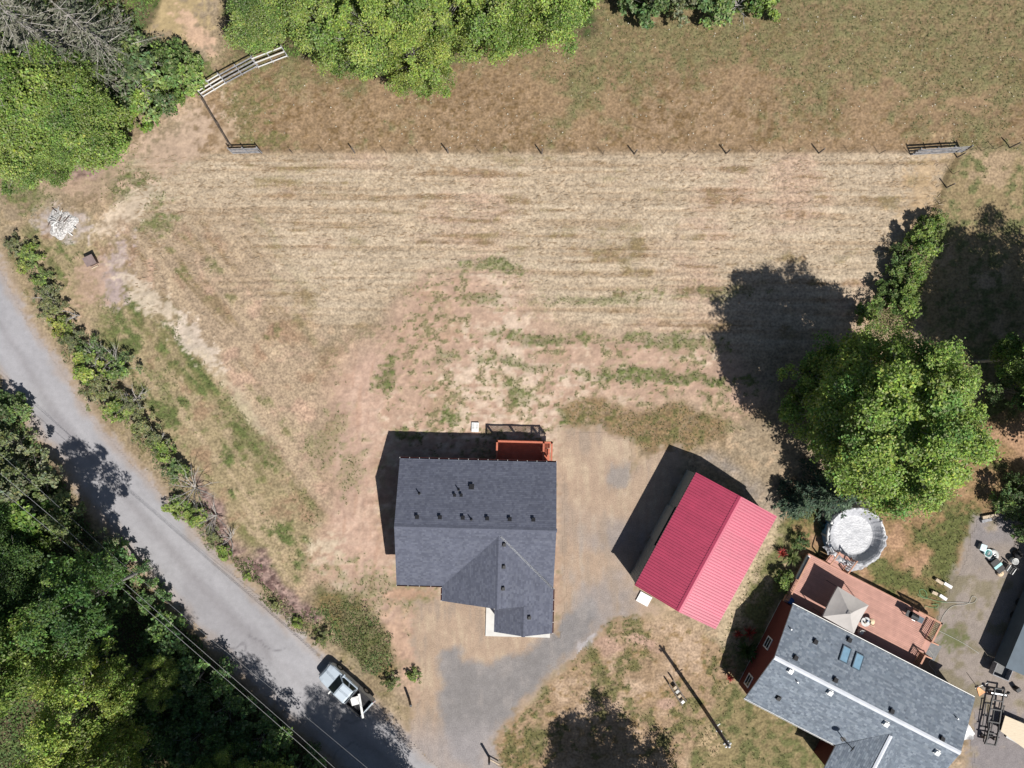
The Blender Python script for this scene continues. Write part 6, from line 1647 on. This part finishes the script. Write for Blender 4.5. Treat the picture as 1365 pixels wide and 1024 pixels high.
def brown_box():
    p = W(125, 349); t = thing('wooden_box', 'small brown wooden box on the bare gravelly patch', 'box', (p.x, p.y, 0)); f = Frame(p, 25)
    mb = MB(); mb.fbox(f, -.34, .34, -.28, .28, 0, .55); obj('body', mb, M['brownbox'], t)
    mb = MB(); a = [f.p(-.42, .38, .58), f.p(.42, .38, .58), f.p(.42, -.36, .74), f.p(-.42, -.36, .74)]; mb.prism(a, -.05); obj('lid', mb, mat('brown_lid', (.16, .12, .115), var=.15, scale=5), t)
    mb = MB(); mb.fbox(f, -.36, .2, .42, .50, 0, .08); obj('sill', mb, M['palewood'], t)
brown_box()

def pale_pad():
    p = W(633.5, 569.5); t = thing('equipment_pad', 'white square equipment pad on the soil behind the dark roofed house', 'pad', (p.x, p.y, 0)); f = Frame(p, -1.5)
    mb = MB(); mb.fbox(f, -.29, .29, -.38, .38, 0, .12); obj('slab', mb, M['white'], t)
    for u, v in ((-.14, -.2), (.14, -.2), (-.14, .05), (.14, .05)):
        mb = MB(); mb.fbox(f, u - .09, u + .09, v - .09, v + .09, .121, .14); obj('foot', mb, M['offwhite'], t)
pale_pad()

# ------------------------------------------------------------------ plants round the neighbour's house
def rosette(px, py, r, n, tones, seed, label, name='yucca', m='leaf', z=.0, hgt=.7):
    g = np.random.default_rng(seed); p = W(px, py, .5); p.z = 0; t = thing(name, label, 'plant', p)
    V = []; Q = []; C = []
    for i in range(n):
        a = g.uniform(0, 6.283); el = g.uniform(.15, 1.25); L = r * g.uniform(.7, 1.15); d = np.array([math.cos(a) * math.cos(el), math.sin(a) * math.cos(el), math.sin(el)]); s = np.array([-math.sin(a), math.cos(a), 0]) * r * .055
        o = np.array([p.x, p.y, .15 + hgt * .3 * g.uniform()]); m1 = o + d * L * .55; e = o + d * L + np.array([0, 0, -L * .22]); b = len(V)
        V += [o - s * .6, o + s * .6, m1 + s, m1 - s, e]; Q += [(b, b + 1, b + 2, b + 3), (b + 3, b + 2, b + 4, b + 4)]
        col = np.array(tones[g.integers(0, len(tones))]) * g.uniform(.8, 1.2); C += [col] * 5
    # one part: every blade of the rosette
    me_v = np.array(V); off = np.array(p); me = bpy.data.meshes.new('blades'); me.from_pydata([tuple(v - off) for v in me_v], [], [q if q[2] != q[3] else q[:3] for q in Q])
    at = me.attributes.new('tint', 'FLOAT_COLOR', 'POINT'); c4 = np.ones((len(V), 4), np.float32); c4[:, :3] = C; at.data.foreach_set('color', c4.ravel()); me.materials.append(M[m])
    link(bpy.data.objects.new('blades', me), t)
    mb = MB(); mb.tube([p + Vector((0, 0, -.1)), p + Vector((0, 0, .3))], [.09, .07], 7); obj('stem', mb, M['bark'], t)
YU = [(.13, .17, .06), (.20, .23, .09), (.09, .13, .04), (.26, .27, .12)]
RD = [(.24, .025, .02), (.32, .04, .03), (.16, .03, .02)]
rosette(1056, 744, 1.0, 60, YU, 95, 'pale green spiky yucca at the upper left corner of the red deck')
rosette(1043, 738, .6, 40, RD, 96, 'red leaved spiky plant beside the yucca', 'red_plant', 'redleaf')
rosette(997, 868, 1.2, 60, [(.05, .09, .03), (.07, .11, .035)], 97, 'dark spiky yucca in the shade of the red end wall')
rosette(1000, 845, .7, 40, RD, 98, 'red plant in the shade beside the dark yucca', 'red_plant', 'redleaf')
rosette(974, 903, .55, 45, RD, 99, 'red plant at the lower end of the shaded strip by the red wall', 'red_plant', 'redleaf')
rosette(986, 846, .5, 40, RD, 100, 'second red plant in the shaded strip, nearer the barn', 'red_plant', 'redleaf')
place('shrub', 'bush', 'bush', 1046, 772, .9, .6, .3, 'green bush between yucca and the end of the red deck', 'bushes by the red deck')
place('shrub_yellow', 'bush', 'bush', 1050, 787, .8, .45, 1.3, 'small light bush at the corner where red wall and deck meet', 'bushes by the red deck')
place('shrub_dark', 'bush', 'bush', 1068, 722, .5, .5, 2.3, 'dark low bush above the corner of the red deck', 'bushes by the red deck')
mb = MB(); q = W(1053, 800, .6); mb.lathe(Vector((q.x, q.y, 0)), [(.26, 0), (.30, .25), (.30, .6), (.26, .85), (.24, .85), (.24, .8), (.02, .8)], 14); tag(obj('barrel', mb, M['bluebarrel']), 'blue barrel tucked between red wall and deck', 'barrel')

# ------------------------------------------------------------------ the gravel yard at the right
def box_trailer():
    # long blue-grey trailer running along the right edge, open at its near end
    h = 1.95
    a = W(1341, 890, h); far = W(1399, 752, h); d = (far - a); ang = math.degrees(math.atan2(d.y, d.x)); L = d.length
    fr = Frame((a.x, a.y), ang); w = 2.3        # u along, v to the right of it
    t = thing('box_trailer', 'blue grey box trailer with an open dark end at the right edge', 'trailer', fr.p(L / 2, w / 2, 0))
    for v0, v1 in ((0, .06), (w - .06, w)):
        mb = MB(); mb.fbox(fr, 0, L, v0, v1, .45, h - .06); obj('side_wall', mb, M['bluegrey'], t)
    mb = MB(); mb.fbox(fr, -.02, L + .02, -.02, w + .02, h - .058, h); obj('roof', mb, M['bluegrey'], t)
    mb = MB(); mb.fbox(fr, L - .06, L, .062, w - .062, .45, h - .06); obj('front_wall', mb, M['bluegrey'], t)
    mb = MB(); mb.fbox(fr, .0, L - .07, .062, w - .062, .45, .52); obj('floor', mb, M['greyboard'], t)
    # ramp box standing open behind it
    q = [(-.95, 0), (-.95, w)]
    rm = MB(); rm.fbox(fr, -1.0, -.02, .05, 1.35, .42, .48); rp = obj('ramp', rm, M['mat_dark'], t)
    for (u0, u1, v0, v1) in ((-1.04, -.98, 0, 1.4), (-.98, -.05, 0, .05), (-.98, -.05, 1.35, 1.4)):
        mb = MB(); mb.fbox(fr, u0, u1, v0, v1, .42, .95); obj('ramp_edge', mb, M['greyboard'], rp)
    for u in (L * .45, L * .58):
        for v in (.12, w - .32):
            c = fr.p(u, v + .1, .34); mb = MB(); n = 14; vs = []
            for off in (-.1, .1): vs += [c + fr.v * off + fr.u * (.34 * math.cos(2 * math.pi * k / n)) + Vector((0, 0, .34 * math.sin(2 * math.pi * k / n))) for k in range(n)]
            mb.add(vs, [(k, (k + 1) % n, n + (k + 1) % n, n + k) for k in range(n)] + [tuple(range(n - 1, -1, -1)), tuple(range(n, 2 * n))]); obj('wheel', mb, M['tyre'], t)
    mb = MB(); c = W(1356, 919, .35); mb.box((c.x, c.y, .3), (.35, .3, .5), R(30)); tag(obj('jerrycan', mb, M['dark']), 'small dark can on the gravel behind the trailer end', 'can')
box_trailer()

def chassis():
    # bare vehicle frame: two kicked rails, cross members, axle and springs
    f0, r0 = W(1333, 918, .55), W(1320, 993, .55); d = r0 - f0; L = d.length; fr = Frame((f0.x, f0.y), math.degrees(math.atan2(d.y, d.x)))
    t = thing('vehicle_frame', 'bare black vehicle chassis frame lying on the gravel', 'chassis', fr.p(L / 2, 0, 0))
    z = .52
    for s in (-1, 1):
        pts = [(0, .40, z), (L * .12, .40, z), (L * .25, .44, z - .06), (L * .62, .46, z - .06), (L * .74, .40, z + .12), (L * .90, .40, z + .10), (L, .42, z)]
        mb = MB()
        for a, b in zip(pts[:-1], pts[1:]): mb.beam(fr.p(a[0], s * a[1], a[2]), fr.p(b[0], s * b[1], b[2]), .09, .14)
        obj('side_rail', mb, M['black'], t)
        mb = MB(); mb.beam(fr.p(L * .30, s * .75, z - .2), fr.p(L * .72, s * .72, z - .18), .06, .06); obj('running_bar', mb, M['black'], t)
        for k in (.30, .50, .72): mb = MB(); mb.beam(fr.p(L * k, s * .44, z - .05), fr.p(L * k, s * .80, z - .18), .07, .06); obj('body_mount', mb, M['black'], t)
        mb = MB(); mb.beam(fr.p(L * .70, s * .52, z - .1), fr.p(L * .98, s * .5, z - .1), .06, .05); obj('leaf_spring', mb, M['black'], t)
    for k, w, m in ((.01, .45, 'black'), (.10, .62, 'steel'), (.22, .44, 'black'), (.38, .46, 'black'), (.60, .46, 'black'), (.80, .42, 'black'), (.995, .46, 'black')):
        mb = MB(); mb.beam(fr.p(L * k, -w, z - .02), fr.p(L * k, w, z - .02), .10, .10); obj('cross_member', mb, M[m], t)
    mb = MB(); mb.tube([fr.p(L * .86, -.72, z - .14), fr.p(L * .86, .72, z - .14)], .06, 8); obj('axle', mb, M['black'], t)
    mb = MB(); mb.tube([fr.p(L * .08, -.80, z - .14), fr.p(L * .08, .74, z - .14)], .06, 8); obj('axle', mb, M['black'], t)
    mb = MB(); mb.tube([fr.p(L * .40, .08, z - .1), fr.p(L * .84, .0, z - .14)], .04, 6); obj('drive_shaft', mb, M['black'], t)
    for u, v in ((.06, -.86), (.05, .80), (.12, -.7)):
        c = fr.p(L * u, v, 0); mb = MB(); mb.lathe(Vector((c.x, c.y, .3)), [(.04, 0), (.13, .02), (.13, .12), (.05, .2)], 10); obj('hub', mb, M['black'], t)
    for u, v in ((.12, .40), (.90, .42), (.12, -.40), (.90, -.42)):
        c = fr.p(L * u, v, 0); mb = MB(); mb.box((c.x, c.y, .2), (.25, .2, .4), 0); obj('stand', mb, M['postwood'], t)
chassis()

def yard_things():
    # plywood sheet on trestles
    c4 = [W(1340, 954, .7), W(1382, 972, .7), W(1368, 1000, .7), W(1334, 975, .7)]
    c = sum(c4, Vector()) / 4; t = thing('work_table', 'pale plywood sheet on trestles beside the bare chassis', 'work table', (c.x, c.y, 0))
    mb = MB(); mb.prism(c4[::-1], -.03); obj('tabletop', mb, M['ply'], t)
    for a, b in ((0, 3), (1, 2)):
        p = c4[a].lerp(c, .2); q = c4[b].lerp(c, .2); mb = MB(); mb.beam(Vector((p.x, p.y, .62)), Vector((q.x, q.y, .62)), .09, .09); obj('trestle', mb, M['palewood'], t)
        for r_ in (p, q):
            mb = MB(); mb.beam(Vector((r_.x, r_.y, 0)), Vector((r_.x, r_.y, .58)), .06, .06); obj('leg', mb, M['palewood'], t)
    a = W(1341, 981, .1); b = W(1361, 992, .1); mb = MB(); mb.beam(a, b, .22, .12); tag(obj('board', mb, M['offwhite']), 'pale board lying under the lower edge of the plywood sheet', 'board')
    # white folded sheet sticking out from behind the house
    p = [W(1291, 965, .3), W(1300, 979, .3), W(1297, 985, .3), W(1282, 988, .3)]; c = sum(p, Vector()) / 4; tt = thing('white_tarp', 'white sheet poking out beside the lower corner of the grey roofed house', 'tarp', (c.x, c.y, 0))
    mb = MB(); n = 6; vs = []
    for j in range(n + 1):
        for k in range(n + 1):
            q = p[0].lerp(p[1], k / n).lerp(p[3].lerp(p[2], k / n), j / n); vs.append(Vector((q.x, q.y, .25 + .09 * math.sin(5 * j / n + 3 * k / n) + .05 * math.sin(9 * k / n))))
    mb.add(vs, [(j * (n + 1) + k, (j + 1) * (n + 1) + k, (j + 1) * (n + 1) + k + 1, j * (n + 1) + k + 1) for j in range(n) for k in range(n)]); obj('sheet', mb, M['white'], tt, True)
    mb = MB(); b0 = [Vector((q.x, q.y, 0)) for q in p]; mb.prism([Vector((q.x, q.y, .12)).lerp(Vector((c.x, c.y, .12)), .15) for q in p][::-1], -.12); obj('base', mb, M['offwhite'], tt)
    # rake with orange head
    a = W(1290, 898, .1); b = W(1303, 916, .1); e = W(1310, 926, .1); rk = thing('rake', 'long handled rake with an orange head lying on the gravel', 'rake', (b.x, b.y, 0))
    mb = MB(); mb.tube([a, b], .02, 5); obj('handle', mb, M['postwood'], rk)
    mb = MB(); s = (e - b).normalized(); w = s.cross(Vector((0, 0, 1)))
    for k in range(9):
        o = w * (.28 * (k - 4) / 4); mb.beam(b + w * (.05 * (k - 4) / 4), e + o + Vector((0, 0, -.05)), .05, .012)
    tag(obj('tine', mb, M['orange'], rk), kind='stuff'); mb = MB(); mb.beam(b - w * .13, b + w * .13, .08, .05); obj('head', mb, M['brownbox'], rk)
    mb = MB(); mb.beam(b + w * .2, b + w * .9 * -1 + s * .2, .015, .015); obj('wire_stay', mb, M['steel'], rk)
    # row of timbers edging the lawn
    for (px, py, px2, py2, m, lab) in ((1309, 690, 1330, 686, 'palewood', 'upper pale timber of the two edging the gravel yard'), (1308, 695, 1321, 692, 'greyboard', 'lower grey timber of the two edging the gravel yard'),
                                       (1258, 777, 1268, 783, 'white', 'white block on the lawn edge, upper of the pair'), (1252, 793, 1261, 799, 'white', 'white block on the lawn edge, lower of the pair'),
                                       (1247, 772, 1256, 778, 'palewood', 'dull wood block beside the upper white block'), (1242, 789, 1249, 792, 'palewood', 'short wood block beside the lower white block')):
        mb = MB(); mb.beam(W(px, py, .12), W(px2, py2, .12), .24, .24); tag(obj('timber' if 'timber' in lab else 'block', mb, M[m]), lab, 'timber' if 'timber' in lab else 'block')
    # hoses
    def hose(pts, m, lab):
        P = [W(px, py, .05) for px, py in pts]; path = []
        for i in range(len(P) - 1):
            p0, p1, p2, p3 = P[max(i - 1, 0)], P[i], P[i + 1], P[min(i + 2, len(P) - 1)]
            for k in range(6):
                u = k / 6; path.append(.5 * ((2 * p1) + (p2 - p0) * u + (2 * p0 - 5 * p1 + 4 * p2 - p3) * u * u + (3 * p1 - p0 - 3 * p2 + p3) * u ** 3))
        path.append(P[-1]); mb = MB(); mb.tube(path, .016, 5); tag(obj('garden_hose', mb, M[m], smooth=True), lab, 'hose', 'garden hoses')
    hose([(1223, 792), (1228, 796), (1235, 798), (1235, 791), (1231, 786), (1226, 787), (1228, 794), (1240, 799), (1252, 802), (1262, 803)], 'hose', 'green looped hose on the grass behind the deck corner')
    hose([(1232, 812), (1234, 808), (1241, 810), (1249, 810), (1250, 806), (1242, 806)], 'hose', 'short green hose coil next to the deck corner')
    hose([(1262, 803), (1280, 803), (1296, 804), (1302, 798), (1296, 795), (1290, 805), (1270, 808), (1258, 820), (1252, 835), (1246, 848)], 'palehose', 'pale hose looping over the gravel yard')
    hose([(1248, 839), (1264, 847), (1285, 858), (1305, 871)], 'palehose', 'thin pale hose running straight across the gravel')
    hose([(1238, 866), (1244, 876), (1238, 884), (1246, 895), (1248, 902)], 'palehose', 'pale hose by the foot of the red deck stairs')
    # the scattered things at the right edge
    p = W(1310, 730, .3); t = thing('storage_box', 'pale blue square box at the left of the yard clutter', 'box', (p.x, p.y, 0)); f = Frame(p, -20)
    mb = MB(); mb.fbox(f, -.22, .22, -.24, .24, 0, .38); obj('body', mb, M['offwhite'], t); mb = MB(); mb.fbox(f, -.25, .25, -.27, .27, .38, .42); obj('lid', mb, mat('pale_blue_plastic', (.45, .55, .60), rough=.5), t)
    p = W(1325, 741, .3); p.z = 0; t = thing('spare_wheel', 'old pale rimmed wheel lying flat among the yard clutter', 'wheel', p)
    mb = MB(); n = 24; ring = [(.22, .05), (.30, .0), (.46, .02), (.50, .12), (.46, .22), (.30, .24), (.22, .2)]; vs = []
    for k in range(n): vs += [p + Vector((math.cos(6.2832 * k / n) * r, math.sin(6.2832 * k / n) * r, z)) for r, z in ring]
    m_ = len(ring); mb.add(vs, [(k * m_ + i, ((k + 1) % n) * m_ + i, ((k + 1) % n) * m_ + (i + 1) % m_, k * m_ + (i + 1) % m_) for k in range(n) for i in range(m_)]); obj('tyre', mb, M['offwhite'], t, True)
    mb = MB(); mb.lathe(p, [(.04, .08), (.22, .07), (.22, .16), (.08, .12), (.08, .2), (.02, .2)], 16); obj('rim', mb, M['dark'], t)
    for k in range(5):
        a = 6.283 * k / 5; mb = MB(); mb.beam(p + Vector((0, 0, .17)), p + Vector((math.cos(a) * .24, math.sin(a) * .24, .19)), .06, .03); obj('spoke', mb, M['steel'], t)
    p = W(1316, 737, .2); p.z = 0; t = thing('tub', 'pale teal tub beside the wheel in the yard clutter', 'tub', p); mb = MB(); mb.lathe(p, [(.02, .02), (.26, .0), (.33, .34), (.30, .34), (.24, .06), (.02, .06)], 14); obj('bowl', mb, M['teal'], t, True)
    mb = MB(); mb.tube([p + Vector((.33 * math.cos(a), .33 * math.sin(a), .35)) for a in [k * .35 for k in range(19)]], .025, 5); obj('rim', mb, M['white'], t)
    p = W(1329, 754, .3); t = thing('tool_chest', 'black chest with teal strap among the yard clutter', 'chest', (p.x, p.y, 0)); f = Frame(p, -52)
    mb = MB(); mb.fbox(f, -.55, .55, -.32, .32, 0, .40); obj('body', mb, M['dark'], t); mb = MB(); mb.fbox(f, -.57, .57, -.34, .34, .40, .46); obj('lid', mb, M['black'], t); mb = MB(); mb.fbox(f, -.12, .10, -.36, .36, .462, .48); obj('strap', mb, M['teal'], t)
    p = W(1334.5, 764.5, .25); p.z = 0; t = thing('cushion', 'round tan cushion at the edge of the trailer shadow', 'cushion', p); mb = MB(); mb.lathe(p, [(.02, .0), (.22, .02), (.30, .14), (.22, .27), (.02, .3)], 14); obj('cover', mb, M['tan'], t, True)
    mb = MB(); mb.lathe(p + Vector((0, 0, .295)), [(.04, 0), (.04, .02), (.01, .025)], 8); obj('button', mb, M['palewood'], t)
    p = W(1346, 759, .4); p.z = 0; f = Frame(p, -35); t = thing('folding_chair', 'folding chair with steel frame fallen among the yard clutter', 'chair', p)
    mb = MB(); mb.fbox(f, -.26, .26, -.26, .26, .38, .42); obj('seat', mb, M['dark'], t); mb = MB(); mb.fbox(f, -.26, .26, -.34, -.29, .44, .9); obj('backrest', mb, M['dark'], t)
    for u in (-.26, .26):
        for v in (-.26, .26): c = f.p(u, v, 0); mb = MB(); mb.tube([(c.x, c.y, 0), (c.x, c.y, .4)], .018, 5); obj('leg', mb, M['steel'], t)
        mb = MB(); mb.beam(f.p(u, -.3, .62), f.p(u, .28, .62), .05, .03); obj('armrest', mb, M['white'], t)
    p = W(1352, 748, .35); p.z = 0; t = thing('bucket', 'white bucket at the right end of the yard clutter', 'bucket', p); mb = MB(); mb.lathe(p, [(.02, .0), (.22, .0), (.27, .52), (.25, .52), (.2, .04), (.02, .04)], 16); obj('pail', mb, M['white'], t, True)
    mb = MB(); mb.tube([p + Vector((.27 * math.cos(a), .1 * math.sin(a), .5 - .12 * math.sin(a))) for a in [k * math.pi / 8 for k in range(9)]], .012, 4); obj('handle', mb, M['steel'], t)
    p = W(1358, 740, .35); p.z = 0; f = Frame(p, 15); t = thing('garbage_bag', 'crumpled black bag behind the white bucket', 'bag', p); mb = MB(); g = np.random.default_rng(4); n = 14; vs = []
    for j, (r, z) in enumerate(((.28, 0), (.40, .15), (.36, .36), (.18, .5), (.06, .56), (.12, .64))): vs += [p + Vector((math.cos(6.283 * k / n) * r * g.uniform(.8, 1.15), math.sin(6.283 * k / n) * r * g.uniform(.8, 1.15), z + g.normal() * .02)) for k in range(n)]
    mb.add(vs, [(j * n + k, j * n + (k + 1) % n, (j + 1) * n + (k + 1) % n, (j + 1) * n + k) for j in range(5) for k in range(n)]); obj('sack', mb, M['dark'], t)
    p = W(1364, 966, .5); p.z = 0; t = thing('paint_can', 'pale can standing right of the plywood sheet', 'can', p); mb = MB(); mb.lathe(p, [(.14, 0), (.14, .34), (.12, .36), (.02, .36)], 12); obj('body', mb, M['offwhite'], t); mb = MB(); mb.lathe(p + Vector((0, 0, .361)), [(.1, 0), (.1, .02), (.02, .03)], 10); obj('lid', mb, M['dark'], t)
yard_things()

for k, o_ in PROTOS.items():
    if not USED[k]:
        for c_ in list(o_.children): bpy.data.objects.remove(c_)
        bpy.data.objects.remove(o_)
